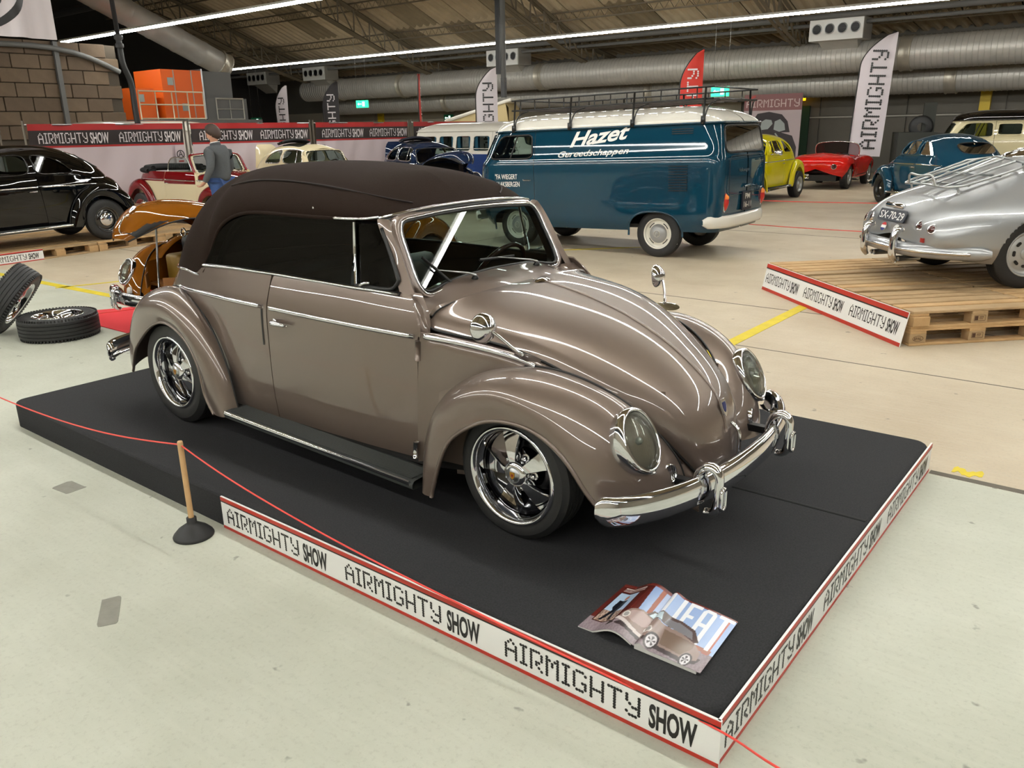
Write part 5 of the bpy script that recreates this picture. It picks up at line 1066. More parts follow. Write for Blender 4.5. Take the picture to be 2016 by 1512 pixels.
def sedan_top(root, M, dz, trim=CHROME, sun=None, glass=None, blind_quarter=False, wins=None):
    g = part('roof', root, (0, 0, dz)); G = patch(SEDB, sed_ridge, 130, 44); glass = glass or GLASS
    ws = [round_poly(p, 56, .30) for p in (wins or [DOORW, QUARW])]
    for sd, S in ((1, lambda a: a), (-1, mir)):
        masks = [lambda c, P=P: in_poly(c[..., 0], c[..., 2], P) & (np.abs(c[..., 1]) > .36) & (c[..., 0] > .2) for P in ws]
        masks.append(lambda c: (np.abs(c[..., 1]) < .35) & (((c[..., 1])/.34)**4+((c[..., 2]-1.115)/.105)**4 < 1) & (c[..., 0] < .35))
        if sun: masks.append(lambda c: (np.abs(c[..., 1]) < .36) & (c[..., 0] > .72) & (c[..., 0] < 1.32) & (c[..., 2] > 1.25))
        cut_shell('roof_shell', S(G), M['roof'], g, masks, sd < 0, .012)
        for k, P in enumerate(ws):
            L = S(drape(P, G, 0, 2, 1, lambda V: (V[:, 1] > .3) & (V[:, 0] > .25))); mb = MB(); mb.tube(L+np.array([0, sd*.003, 0]), .012, 6, closed=True); mb.obj('window_frame', trim, g); fan_pane(L-np.array([0, sd*.006, 0]), glass, g, 'window_pane')
            if k == 0: mb = MB(); a = S(drape(np.array([(1.46, .965), (1.40, 1.235)]), G, 0, 2, 1, lambda V: (V[:, 1] > .3) & (V[:, 0] > .25))); mb.tube(a, .009, 6); mb.obj('divider_bar', trim, g)
    th = np.linspace(0, 2*PI, 40, endpoint=False); o = np.stack([.34*np.sign(np.cos(th))*np.abs(np.cos(th))**.6, 1.115+.105*np.sign(np.sin(th))*np.abs(np.sin(th))**.6], 1)
    full = np.concatenate([mir(G)[:, :-1], G[:, ::-1]], 1); L = drape(o, full, 1, 2, 0, lambda V: V[:, 0] < .3); mb = MB(); mb.tube(L, .012, 6, closed=True); mb.obj('rear_window_frame', BLACK, g); fan_pane(L+np.array([.01, 0, 0]), glass, g, 'rear_window_pane')
    if sun:
        xs = np.linspace(.70, 1.34, 12)
        mb = MB(); q = rrect(.64, .74, .06, 4)+np.array([1.02, 0]); mb.tube(drape(q, full, 0, 1, 2, lambda V: V[:, 2] > 1.2)+np.array([0, 0, .004]), .012, 6, closed=True); mb.obj('sunroof_rim', sun, g)
        for j in range(3): mb = MB(); y = np.linspace(-.37, .37, 14); x = .60+.07*j; mb.tube(np.stack([np.full(14, x)-.15*(y/.37)**2*.2, y, float(sed_ridge(x)[0])+.045+.012*j-.05*(y/.37)**2], 1), .042, 8, sq=(1.2, .7)); mb.obj('folded_fabric', sun, g)
    return g
def cabrio_down(root, M, dz):
    t = part('folded_top', root, (0, 0, dz)); a = np.linspace(-1, 1, 40)
    P = np.stack([-.30+.62*np.abs(a)**2.2, .60*np.sin(a*PI/2), .955-.02*np.abs(a)], 1)
    for j, (dx, dz_, r) in enumerate(((0, 0, .06), (.10, .02, .055), (.05, .055, .05))): mb = MB(); mb.tube(P*[1, 1-.05*j, 1]+np.array([dx, 0, dz_]), r, 10, sq=(1.1, .8)); mb.obj('folded_fabric', mat('black_canvas', (26, 25, 27), .85), t)
    for sd in (1, -1):
        L = np.array([(1.04, .640, .94), (1.06, .625, 1.08), (1.14, .615, 1.17), (1.30, .605, 1.20), (1.50, .595, 1.20), (1.62, .59, 1.19), (1.74, .60, 1.03), (1.79, .61, .94)])*[1, sd, 1]
        P2 = spl(L, 30); mb = MB(); mb.tube(P2, .010, 6); mb.obj('window_frame', CHROME, t); fan_pane(np.concatenate([P2, [P2[0]]])[:-1], glassmat('clear_pane', dark=.1, ior=1.12), t, 'window_pane')
        mb = MB(); P3 = np.array([(1.835, .585*sd, .905), (1.76, .575*sd, 1.04), (1.69, .56*sd, 1.17), (1.655, .53*sd, 1.225), (1.64, .40*sd, 1.245), (1.64, 0, 1.262)]); mb.tube(spl(P3, 24), .022, 8); mb.obj('screen_post', M['body'], t)
def stock_wheels(rim, cap, R=.325, w=.15, zf=.325): 
    f = lambda r, l, s: disc_wheel(r, (l[0], s*.60, R), R, w, .20, s, rim, cap, .105)
    g = lambda r, l, s: disc_wheel(r, (l[0], s*.635, R), R, w, .20, s, rim, cap, .105)
    return f, g
DZ = .135
# ochre car with raised hood
OCH = paint('ochre_paint', (118, 68, 12), .0, .3); BRN = mat('brown_leather', (60, 36, 20), .5)
och, ob = beetle('classic_car', 'ochre brown rounded car with raised hood standing on red carpet', 'car', (-2.80, 3.56, .008), math.radians(-86), dict(body=OCH, fender=OCH, hood=OCH, roof=OCH, seat=BRN), wheels=stock_wheels(CHROME, CHROME, .31), dz=.055, hood_open=-.56)
sedan_top(och, dict(roof=OCH), .055)
def luggage(root, dz):
    t = part('luggage_bay', root, (0, 0, dz)); OI = mat('ochre_inside', (118, 72, 22), .5)
    mb = MB(); mb.box((2.45, 0, .40), (.80, .62, .02)); mb.obj('bay_floor', OI, t, smooth=False)
    for sd in (1, -1): mb = MB(); mb.grid(np.array([[(x, sd*y, z) for z in (.38, .62 if x < 2.6 else .5)] for x, y in ((2.0, .54), (2.3, .50), (2.6, .40), (2.85, .26), (2.95, .14))]), 0, thick=.01); mb.obj('bay_side', OI, t)
    V, F = bevel_box((.42, .86, .22), .05, 2); mb = MB(); mb.add(V+np.array([2.16, 0, .66]), F); mb.obj('fuel_tank', BLACK, t)
    mb = MB(); mb.lathe([(.05, 0), (.05, .03), (.03, .045), (0, .046)], 20, 0, T(2.2, -.15, .79)); mb.obj('fuel_cap', CHROME, t)
    V, F = bevel_box((.26, .20, .26), .03, 2); mb = MB(); mb.add(V+np.array([2.55, -.12, .52]), F); mb.obj('tool_case', mat('olive_case', (120, 92, 26), .5), t)
    mb = MB(); mb.tube(np.array([(2.32, -.36, .80), (2.32, -.05, .83), (2.32, .3, .80)]), .014, 8); mb.lathe([(.035, -.01), (.045, 0), (.035, .01)], 20, 0, axis_xf((2.36, -.36, .80), (1, 0, .1)), closed=True); mb.obj('filler_pipe', CHROME, t)
    mb = MB(); mb.tube(np.array([(2.93, .02, .36), (2.72, -.20, 1.02)]), .009, 8); mb.obj('hood_prop', STEEL, t)
    mb = MB(); mb.box((2.95, .02, .35), (.06, .10, .07)); mb.obj('hood_latch', CHROME, t, smooth=False)
luggage(och, .055)
for sd in (1, -1):
    hg = part('signal_lamp', och, (0, 0, .055)); mb = MB(); mb.lathe([(.038, -.01), (.038, .008), (.03, .018), (0, .02)], 24, 0, axis_xf((2.962, .392*sd, .335), (.93, .25*sd, .16))); mb.obj('lamp_lens', mat('milky_lens', (220, 218, 210), .3), hg)
# black car on pallets at the left
BLKC = paint('black_gloss_paint', (4, 4, 5), 0, .12)
bc, _ = beetle('classic_car', 'glossy black rounded car on pallets at the left edge', 'car', (-9.76, 3.34, .1445), math.radians(-88), dict(body=BLKC, fender=BLKC, hood=BLKC, roof=BLKC), wheels=stock_wheels(mat('black_enamel_rim', (14, 14, 15), .2, 0, 1), CHROME, .32), dz=.10)
sedan_top(bc, dict(roof=BLKC), .10, trim=BLKC)
# red and cream convertible
RED = paint('maroon_paint', (112, 12, 18)); CRM = paint('cream_paint', (226, 212, 176))
rc, _ = beetle('convertible_car', 'maroon and cream open convertible behind the person in grey', 'car', (-12.05, 6.20, 0), math.radians(2), dict(body=CRM, fender=RED, hood=RED, roof=RED, two_tone=RED, dash=RED), roof='cabrio', wheels=stock_wheels(mat('maroon_rim', (132, 22, 26), .3, 0, 1), CHROME, .32), dz=DZ)
cabrio_down(rc, dict(body=RED), DZ)
# cream car with folding roof
cr, _ = beetle('classic_car', 'cream rounded car with folded fabric sunroof before the fence', 'car', (-12.2, 9.05, 0), math.radians(0), dict(body=CRM, fender=CRM, hood=CRM, roof=CRM), wheels=stock_wheels(CRM, CHROME, .32), dz=DZ)
sedan_top(cr, dict(roof=CRM), DZ, sun=mat('black_canvas', (26, 25, 27), .85))
def raised_lid(root, m, dz, sticker=False):
    t = part('engine_lid', root, (-.40, 0, .84+dz), (0, 1.45, 0)); K = [[(-.0, y, .0+.03*(1-(y/.36)**2)) for y in np.linspace(-.36, .36, 9)], [(-.2, y*.95, .04+.06*(1-(y/.36)**2)) for y in np.linspace(-.36, .36, 9)], [(-.42, y*.8, .02+.05*(1-(y/.36)**2)) for y in np.linspace(-.36, .36, 9)], [(-.52, y*.55, -.03+.03*(1-(y/.36)**2)) for y in np.linspace(-.36, .36, 9)]]
    mb = MB(); mb.grid(tensor(K, 16, 24), 0, thick=.012); mb.obj('lid_panel', m, t)
    mb = MB(); mb.box((-.30, 0, -.03), (.14, .40, .012)); mb.obj('number_plate' if sticker else 'lid_liner', mat('pale_plate', (214, 212, 200), .5) if sticker else CHROME, t, smooth=False)
raised_lid(cr, CRM, DZ, True)
# dark blue car with both lids open
NAVY = paint('dark_blue_paint', (20, 34, 60)); TANS = mat('tan_leather', (150, 112, 52), .6)
nb_, _ = beetle('classic_car', 'dark blue rounded car with hood and tail lid raised', 'car', (-10.5, 11.5, 0), math.radians(-20), dict(body=NAVY, fender=NAVY, hood=NAVY, roof=NAVY, seat=TANS), wheels=stock_wheels(NAVY, CHROME, .32), dz=DZ, hood_open=-.62)
sedan_top(nb_, dict(roof=NAVY), DZ, sun=mat('navy_canvas', (24, 26, 40), .85)); raised_lid(nb_, NAVY, DZ)
# yellow car behind the blue van
YELC = paint('yellow_paint_gloss', (214, 200, 20)); ALU = mat('alloy_silver', (170, 172, 172), .3, .8)
yc, _ = beetle('classic_car', 'bright yellow rounded car behind the tail of the blue van', 'car', (-3.70, 17.7, 0), math.radians(-90), dict(body=YELC, fender=YELC, hood=YELC, roof=YELC), wheels=(lambda r, l, s: disc_wheel(r, (l[0], s*.62, .31), .31, .19, .19, s, ALU, ALU, .06, 8), lambda r, l, s: disc_wheel(r, (l[0], s*.66, .32), .32, .22, .19, s, ALU, ALU, .06, 8)), dz=.14)
sedan_top(yc, dict(roof=YELC), .14, trim=YELC)
mr = part('wing_mirror', yc, (0, 0, .14)); V, F = bevel_box((.09, .20, .12), .03, 2); mb = MB(); mb.add(V+np.array([1.70, .80, .98]), F); mb.tube(np.array([(1.72, .64, .94), (1.70, .74, .97)]), .015, 6); mb.obj('mirror_shell', CHROME, mr)
# blue coupe behind the silver car
BLUC = paint('petrol_blue_paint', (24, 70, 94))
uc, _ = beetle('classic_car', 'petrol blue coupe with black spoked wheels behind the silver car', 'car', (1.18, 15.7, 0), math.radians(130), dict(body=BLUC, fender=BLUC, hood=BLUC, roof=BLUC), wheels=(lambda r, l, s: disc_wheel(r, (l[0], s*.62, .325), .325, .15, .215, s, mat('black_rim', (20, 20, 21), .35), CHROME, .03, 10), lambda r, l, s: disc_wheel(r, (l[0], s*.64, .325), .325, .15, .215, s, mat('black_rim', (20, 20, 21), .35), CHROME, .03, 10)), dz=.12)
sedan_top(uc, dict(roof=BLUC), .12, trim=BLUC)
# ================================================================== box vans
def van_level(z, w, xr, xf, rr, rf, n=12):
    """closed plan outline at one height, starts mid rear going over the left side (+y) to the nose and back"""
    out = []
    for cx, cy, r, a0, a1 in ((xr+rr, w-rr, rr, PI, PI/2), (xf-rf, w-rf, rf, PI/2, 0.), (xf-rf, -w+rf, rf, 0., -PI/2), (xr+rr, -w+rr, rr, -PI/2, -PI)):
        a = np.linspace(a0, a1, n); bulge = 1.
        out.append(np.stack([cx+r*np.cos(a), cy+r*np.sin(a)], 1))
    # straights
    L = out; P = [np.array([[xr, 0.]])]
    def seg(a, b, m): t = np.linspace(0, 1, m+2)[1:-1, None]; return a+(b-a)*t
    P += [seg(np.array([xr, 0.]), L[0][0], 18), L[0], seg(L[0][-1], L[1][0], 90), L[1], seg(L[1][-1], L[2][0], 34), L[2], seg(L[2][-1], L[3][0], 90), L[3], seg(L[3][-1], np.array([xr, 0.]), 18)]
    q = np.concatenate(P); q[:, 0] += np.where(q[:, 0] > xf-rf, .06*(1-(q[:, 1]/w)**2), 0); q[:, 0] -= np.where(q[:, 0] < xr+rr, .03*(1-(q[:, 1]/w)**2), 0)
    return np.c_[q, np.full(len(q), z)]
VLEV = [(.37,.80,-.86,3.02,.16,.40),(.48,.842,-.90,3.10,.16,.42),(.70,.858,-.93,3.16,.16,.44),(1.0,.862,-.94,3.18,.16,.45),(1.26,.862,-.94,3.16,.16,.46),(1.31,.855,-.935,3.14,.16,.46),(1.36,.842,-.925,3.10,.16,.46),(1.55,.812,-.895,3.00,.16,.46),(1.76,.775,-.85,2.88,.18,.46)]
VROOF = [(1.765,.782,-.86,2.90,.18,.46),(1.80,.772,-.84,2.90,.2,.5),(1.86,.72,-.76,2.86,.24,.5),(1.93,.60,-.60,2.72,.28,.45),(1.985,.40,-.35,2.4,.25,.3),(2.005,.15,0.,1.9,.10,.12),(2.008,.02,.6,1.4,.01,.01)]
def lev_loft(L, n):
    K = np.array([van_level(*l) for l in L]); t = chord(K); return nspline(t, K, np.linspace(0, t[-1], n))
def van(name, label, cat, loc, rz, M, side_windows=(), wheel=None, rake=0., zs=1., bumper=None, two=None, wz=(1.42, 1.68), zt=1.30):
    root = thing(name, label, cat, loc, rz); bd = part('body', root, (0, 0, 0), (0, rake, 0)); G = lev_loft(VLEV, 90)*np.array([1, 1, zs]); R = lev_loft(VROOF, 30)*np.array([1, 1, zs])
    wins = {'cab': [(2.01, wz[0]-.05), (2.84, wz[0]-.05), (2.60, wz[1]+.02), (2.03, wz[1]+.03)]}
    for k, (a, b) in enumerate(side_windows): wins['s%d' % k] = [(a, wz[0]), (b, wz[0]), (b, wz[1]), (a, wz[1])]
    sc = np.array([1, zs]); wl = {k: round_poly(np.array(p)*sc, 48, .18) for k, p in wins.items()}
    rearw = round_poly(np.array([(-.67, wz[0]-.03), (.67, wz[0]-.03), (.63, wz[1]+.05), (-.63, wz[1]+.05)])*sc, 48, .15); frontw = [round_poly(np.array([(.04, 1.40), (.66, 1.40), (.62, 1.70), (.04, 1.70)])*sc, 48, .15)]
    masks = [lambda c, P=P: in_poly(c[..., 0], c[..., 2], P) & (np.abs(c[..., 1]) > .6) for P in wl.values()]
    masks.append(lambda c: in_poly(c[..., 1], c[..., 2], rearw) & (c[..., 0] < -.7)); masks.append(lambda c: in_poly(np.abs(c[..., 1]), c[..., 2], frontw[0]) & (c[..., 0] > 2.72))
    for cx in (0., 2.4): masks.append(lambda c, cx=cx: (np.abs(c[..., 1]) > .5) & (c[..., 2] < .66*zs) & ((np.abs(c[..., 0]-cx)/.41)**2.6+(np.maximum(c[..., 2]-.30, 0)/.335)**2.6 < 1))
    if two: # two-tone: upper half in the second colour
        k = int(np.argmin(np.abs(G[:, 0, 2]-zt*zs))); cut_shell('lower_shell', G[:k+1], M['body'], bd, masks, False, .014); cut_shell('upper_shell', G[k:], two, bd, masks, False, .014)
    else: cut_shell('side_shell', G, M['body'], bd, masks, False, .014)
    mb = MB(); mb.grid(R, 0, flip=True); mb.obj('roof_panel', M['roof'], bd); gut = van_level(1.765*zs, .796, -.872, 2.905, .18, .46); mb = MB(); mb.tube(gut, .014, 6, closed=True); mb.obj('rain_gutter', M.get('gutter', M['body']), bd)
    for sd in (1, -1):
        for P in wl.values():
            L = drape(P, G, 0, 2, 1, lambda V: (V[:, 1]*sd > .6)); mb = MB(); mb.tube(L+np.array([0, .003*sd, 0]), .012, 6, closed=True); mb.obj('window_seal', M.get('seal', BLACK), bd); fan_pane(L-np.array([0, .004*sd, 0]), M.get('glass', GLASS), bd, 'window_pane')
    L = drape(rearw, G, 1, 2, 0, lambda V: V[:, 0] < -.6); mb = MB(); mb.tube(L-np.array([.004, 0, 0]), .014, 6, closed=True); mb.obj('rear_seal', BLACK, bd); fan_pane(L+np.array([.004, 0, 0]), GLASSD, bd, 'rear_pane')
    for sd in (1, -1):
        L = drape(frontw[0]*[sd, 1], G, 1, 2, 0, lambda V: V[:, 0] > 2.6); mb = MB(); mb.tube(L+np.array([.004, 0, 0]), .012, 6, closed=True); mb.obj('screen_seal', BLACK, bd); fan_pane(L, GLASS, bd, 'screen_pane')
        for cx in (0., 2.4):
            th = np.linspace(0, PI, 30); q = np.stack([cx+.41*np.sign(np.cos(th))*np.abs(np.cos(th))**.77, .30+.335*np.abs(np.sin(th))**.77], 1); L = drape(q, G, 0, 2, 1, lambda V: V[:, 1]*sd > .5); mb = MB(); mb.tube(L-np.array([0, .01*sd, 0]), .014, 6); mb.obj('arch_lip', M['body'], bd)
        q = drape(np.array([(2.42, wz[0]-.05), (2.30, wz[1]+.02)])*sc, G, 0, 2, 1, lambda V: V[:, 1]*sd > .5); mb = MB(); mb.tube(q, .012, 6); mb.obj('vent_bar', BLACK, bd)
        # door lines
        for x, z0, z1 in ((1.975, .45, 1.74), (2.86, .45, 1.38)):
            z = np.linspace(z0, z1, 30)*zs; L = drape(np.stack([np.full(30, x), z], 1), G, 0, 2, 1, lambda V: V[:, 1]*sd > .5); mb = MB(); mb.tube(L+np.array([0, .0005*sd, 0]), .004, 4); mb.obj('door_gap', BLACK, bd)
        x = np.linspace(-.7, 2.75, 40); L = drape(np.stack([x, np.full(40, 1.305*zs)], 1), G, 0, 2, 1, lambda V: V[:, 1]*sd > .5); mb = MB(); mb.tube(L, .008, 6); mb.obj('belt_crease', M['body'] if not two else two, bd)
    mb = MB(); mb.box((1.1, 0, .42), (3.6, 1.35, .05)); mb.obj('floor_pan', INNER, bd, smooth=False)
    mb = MB(); mb.box((1.95, 0, .85), (.04, 1.5, .8)); mb.obj('bulkhead', INNER, bd, smooth=False)
    mb = MB(); mb.box((1.1, 0, .62), (3.2, 1.0, .04)); mb.obj('chassis', BLACK, bd, smooth=False)
    for sd in (1, -1): V, F = bevel_box((.14, .5, .62), .05, 2); mb = MB(); mb.add(V, F, 0, T(2.15, .4*sd, 1.0, ry=-.12)); mb.obj('seat', INNER, bd)
    bm_ = bumper or M['body']
    for x0, sx, nm in ((-.98, -1, 'rear_bumper'), (3.26, 1, 'front_bumper')):
        y = np.linspace(-1, 1, 41); P = np.stack([x0-sx*.24*np.abs(y)**5, .90*np.sign(y)*np.abs(y)**.9, np.full(41, .505)], 1); pr = np.array([(-.03, .075), (.01, .08), (.03, .05), (.034, 0), (.03, -.05), (.01, -.08), (-.03, -.075)])
        tg = np.gradient(P, axis=0); tg /= np.linalg.norm(tg, axis=1, keepdims=True); nr = np.stack([tg[:, 1], -tg[:, 0], 0*y], 1)*sx; tp = np.sqrt(1-np.clip((np.abs(y)-.93)/.07, 0, 1)**2*.8)
        Gb = P[:, None]+nr[:, None]*pr[None, :, :1]+np.array([0, 0, 1.])*pr[None, :, 1:]*tp[:, None, None]; mb = MB(); mb.grid(Gb, 0, flip=sx > 0, thick=.006); mb.obj(nm, bm_, bd)
    for sd in (1, -1):
        for x in (0., 2.4): wheel(root, (x, sd*.66, .325), sd)
        lp = part('tail_lamp', root, (0, 0, 0), (0, rake, 0)); th = np.linspace(0, 2*PI, 24, endpoint=False); c = np.array([-.945, .655*sd, .76*zs])
        mb = MB(); mb.grid(np.array([[c+np.array([-.03*(1-r*r), .05*r*math.cos(t), .12*r*math.sin(t)]) for t in th] for r in (1.12, .98)]), 0, wv=True); mb.obj('lamp_rim', CHROME, lp)
        mb = MB(); mb.grid(np.array([[c+np.array([-.045*(1-r*r)-.004, .05*r*math.cos(t), .12*r*math.sin(t)]) for t in th] for r in (1, .7, .35, .01)]), 0, wv=True); mb.obj('lamp_lens', mat('red_lens', (170, 30, 20), .2, 0, 1), lp)
        mb = MB(); mb.grid(np.array([[c+np.array([-.047*(1-(r*.9)**2)-.004, .045*r*math.cos(t), .055+.05*r*math.sin(t)]) for t in th] for r in (1, .5, .01)]), 0, wv=True); mb.obj('amber_lens', mat('amber_lens', (226, 120, 20), .2, 0, 1), lp)
        hl = headlight(root, (3.17, .56*sd, .95*zs), (1, .12*sd, .05), .095)
    return root, bd, G
VBLU = paint('petrol_blue_van', (12, 52, 70), 0, .3); VWHT = paint('off_white_van', (214, 210, 200)); WHLW = mat('white_wheel', (224, 220, 208), .4)
GREYC = mat('grey_hub_cap', (150, 150, 150), .3, .2)
def van_wheel(r, l, s):
    w = disc_wheel(r, l, .325, .165, .21, s, WHLW, GREYC, .125, 4, .045); mb = MB(); f = .165*.46+.017
    mb.tube(ring_pts((0, f, 0), .045, 24), .004, 5, closed=True)
    for P in ([(-.028, .034), (-.012, -.004), (0, .022), (.012, -.004), (.028, .034)], [(-.036, .022), (-.016, -.038), (0, -.004), (.016, -.038), (.036, .022)]): mb.tube(np.array([(a, f, b) for a, b in P]), .004, 5)
    mb.obj('cap_emblem', VWHT, w); return w
VYAW = 3.1694; hz_, hb_, HG = van('panel_van', 'petrol blue panel van with white roof and black roof rack', 'van', (-1.211, 7.9045, 0), VYAW, dict(body=VBLU, roof=VWHT), wheel=van_wheel, rake=.024, bumper=VWHT)
def on_side(x, z): # point and normal frame on the left side of the van body
    p = drape(np.array([(x, z)]), HG, 0, 2, 1, lambda V: V[:, 1] > .5)[0]; return p
def side_text(s, x0, z0, h, w, m, name, bold=.0, shear=.0, rot=0., outline=None):
    # letters are laid on the curved side, reading towards the tail
    V, F = text_mesh(s, bold, shear, 4); V = V.copy(); sx = w/V[:, 0].max(); a, b = V[:, 0]*sx, V[:, 1]*h; c, sn = math.cos(rot), math.sin(rot); x = x0-(a*c-b*sn); z = z0+(a*sn+b*c)
    P = drape(np.stack([x, z], 1), HG[::2, ::3], 0, 2, 1, lambda V: V[:, 1] > .5); P[:, 1] += .004; mb = MB(); mb.add(P, [f[::-1] for f in F]); return mb.obj(name, m, hb_, smooth=False)
VTXT = mat('silver_grey_lettering', (226, 224, 220), .4)
side_text('Hazet', 1.36, 1.515, .20, .98, VTXT, 'large_lettering', .035, .45, .10); side_text('Gereedschappen', 1.55, 1.375, .085, 1.16, VTXT, 'small_lettering', .018, .40, .03)
side_text('"FA WIEGERT', 2.70, 1.075, .075, .42, VTXT, 'door_lettering', .012); side_text('HAAKSBERGEN', 2.70, .965, .075, .46, VTXT, 'door_lettering', .012)
for i in range(10):
    z = 1.235-i*.035; p = on_side(-.36, z); mb = MB(); mb.box((-.36, p[1]+.002, z), (.27, .014, .012)); mb.obj('side_louvre', BLACK, hb_, smooth=False)
    mb = MB(); mb.box((-.36, p[1]+.006, z+.009), (.27, .02, .010)); mb.obj('louvre_lip', VBLU, hb_, smooth=False)
for i in range(3): z = 1.70-i*.028; p = on_side(-.38, z); mb = MB(); mb.box((-.38, p[1]+.003, z), (.30, .012, .010)); mb.obj('air_slot', BLACK, hb_, smooth=False)
p = on_side(2.08, 1.06); mb = MB(); mb.tube(np.array([(2.16, p[1]+.01, 1.06), (2.14, p[1]+.035, 1.06), (2.02, p[1]+.03, 1.06)]), .012, 6); mb.obj('door_handle', CHROME, hb_)
F_ = Matrix.Rotation(-PI/2, 4, 'Z')@Matrix.Rotation(PI/2, 4, 'X')   # faces -X
def rear_text(s, y0, z0, h, w, m, nm, par, bold=.02, x=-.99): mb = MB(); put_text(mb, s, Matrix.Translation((x, y0, z0))@F_, h, width=w, bold=bold); return mb.obj(nm, m, par, smooth=False)
npl = part('number_plate', hz_, (0, 0, 0), (0, .024, 0)); mb = MB(); mb.box((-.985, .02, .74), (.02, .32, .25)); mb.obj('plate', mat('plate_blue_black', (16, 22, 38), .35), npl, smooth=False)
rear_text('PM', .10, .765, .075, .17, VWHT, 'plate_digits', npl, x=-.999); rear_text('16-11', .14, .655, .075, .26, VWHT, 'plate_digits', npl, x=-.999)
mb = MB(); q = rrect(1.22, .50, .08, 5); mb.tube(np.stack([np.full(len(q), -.972), q[:, 0], 1.09+q[:, 1]], 1), .005, 5, closed=True); mb.obj('hatch_gap', BLACK, hb_)
mb = MB(); mb.tube(np.array([(-.985, -.12, .93), (-1.02, 0, .95), (-.985, .12, .93)]), .016, 6); mb.obj('plate_lamp', VBLU, hb_)
rear_text('Volkswagen', .30, 1.13, .05, .36, STEEL, 'rear_script', hb_, .0, x=-.977)
# roof rack (lifts off: its own thing)
rk = thing('roof_rack', 'black tubular roof rack on the petrol blue van', 'roof rack', (-1.211, 7.9045, 0), VYAW); XR = (-.62, .40, 1.41, 2.40)
def rz(x): return .0-.024*x
for sd in (1, -1):
    for x in XR:
        mb = MB(); mb.tube(np.array([(x, .80*sd, 1.77+rz(x)), (x, .79*sd, 1.90+rz(x)), (x, .76*sd, 2.20+rz(x))]), .014, 6); mb.tube(spl([(x-.02, .795*sd, 1.84+rz(x)), (x-.05, .74*sd, 1.98+rz(x)), (x-.13, .60*sd, 2.05+rz(x))], 8), .010, 6); mb.box((x, .80*sd, 1.80+rz(x)), (.05, .04, .10)); mb.obj('rack_leg', BLACK, rk)
    for z in (2.06, 2.20): mb = MB(); mb.tube(np.array([(x, .76*sd, z+rz(x)) for x in (-.72, 0, 1.2, 2.46)]), .012, 6); mb.obj('side_rail', BLACK, rk)
    for x in np.linspace(-.5, 2.3, 12): mb = MB(); mb.tube(np.array([(x, .76*sd, 2.06+rz(x)), (x, .76*sd, 2.20+rz(x))]), .008, 5); mb.obj('rail_post', BLACK, rk)
for x in (-.72, 2.46):
    for z in (2.06, 2.20): mb = MB(); mb.tube(np.array([(x, -.76, z+rz(x)), (x, .76, z+rz(x))]), .012, 6); mb.obj('end_rail', BLACK, rk)
for x in np.linspace(-.62, 2.4, 16): mb = MB(); mb.box((x, 0, 2.06+rz(x)), (.06, 1.5, .018)); mb.obj('rack_slat', mat('dark_wood_slat', (46, 36, 30), .6), rk, smooth=False)
# blue and white bus by the fence
SBLU = paint('mid_blue_paint', (12, 48, 104)); SW = [(-.58, .0), (.10, .62), (.72, 1.24), (1.34, 1.90)]
sb, sbb, _ = van('window_bus', 'blue and white window bus with blue curtains beside the fence', 'van', (-11.7, 14.75, 0), 0., dict(body=SBLU, roof=VWHT, gutter=VWHT, seal=VWHT), side_windows=SW, wheel=lambda r, l, s: disc_wheel(r, l, .325, .165, .20, s, VWHT, CHROME, .11), two=VWHT, bumper=VWHT, zs=.97, wz=(1.24, 1.64), zt=1.16)
CUR = mat('blue_curtain', (84, 140, 178), .8)
for a, b in SW:
    for sd in (1, -1):
        for x in (a+.05, b-.05): mb = MB(); mb.grid(np.array([[(x+u, sd*(.77+.012*math.sin(u*160)), z) for u in np.linspace(-.06, .06, 12)] for z in (1.19, 1.60)]), 0); mb.obj('curtain', CUR, sbb)
# pale bus with black roof at the far right
BRF = paint('black_gloss_paint', (4, 4, 5)); CRB = paint('cream_van_paint', (206, 196, 160))
cb, cbb, _ = van('window_bus', 'cream window bus with black roof at the far right', 'van', (2.7, 21.0, 0), math.radians(186), dict(body=CRB, roof=BRF, gutter=BRF, seal=CRB), side_windows=[(-.50, .02), (.14, .66), (.78, 1.30), (1.42, 1.92)], wheel=lambda r, l, s: disc_wheel(r, l, .325, .165, .20, s, VWHT, CHROME, .11), zs=1.0, bumper=CRB)
# cream camper behind the fence with raised roof
cp, cpb, _ = van('camper_van', 'cream camper with lifted fabric pop-up roof behind the fence', 'van', (-17.85, 21.2, 0), math.radians(20), dict(body=CRB, roof=VWHT, gutter=VWHT, seal=CRB), side_windows=[(-.5, .5), (.7, 1.8)], wheel=lambda r, l, s: disc_wheel(r, l, .325, .165, .20, s, VWHT, CHROME, .11), bumper=VWHT)
van('delivery_van', 'white van whose roof edge shows above the banner fence', 'van', (-16.9, 7.2, 0), math.radians(88), dict(body=VWHT, roof=VWHT), wheel=lambda r, l, s: disc_wheel(r, l, .325, .165, .20, s, VWHT, CHROME, .11), zs=1.045, bumper=VWHT)
pr = part('pop_roof', cp); TENT = mat('beige_tent_fabric', (186, 168, 124), .85); A = np.array([(2.55, 2.72), (2.55, 2.02), (.1, 2.02)])
mb = MB(); K = [[(2.5, y, 2.66), (2.62, y, 2.5), (2.62, y, 2.0)] for y in np.linspace(-.62, .62, 5)]; mb.grid(np.array(K), 0); mb.obj('tent_end', TENT, pr)
for sd in (1, -1): mb = MB(); mb.prism(np.array([(.2, 2.02), (2.6, 2.02), (2.5, 2.66)]), .60, .62, 0, T(0, 0, 0)@Matrix(((1, 0, 0, 0), (0, 0, sd, 0), (0, 1, 0, 0), (0, 0, 0, 1)))); mb.obj('tent_side', TENT, pr, smooth=False)
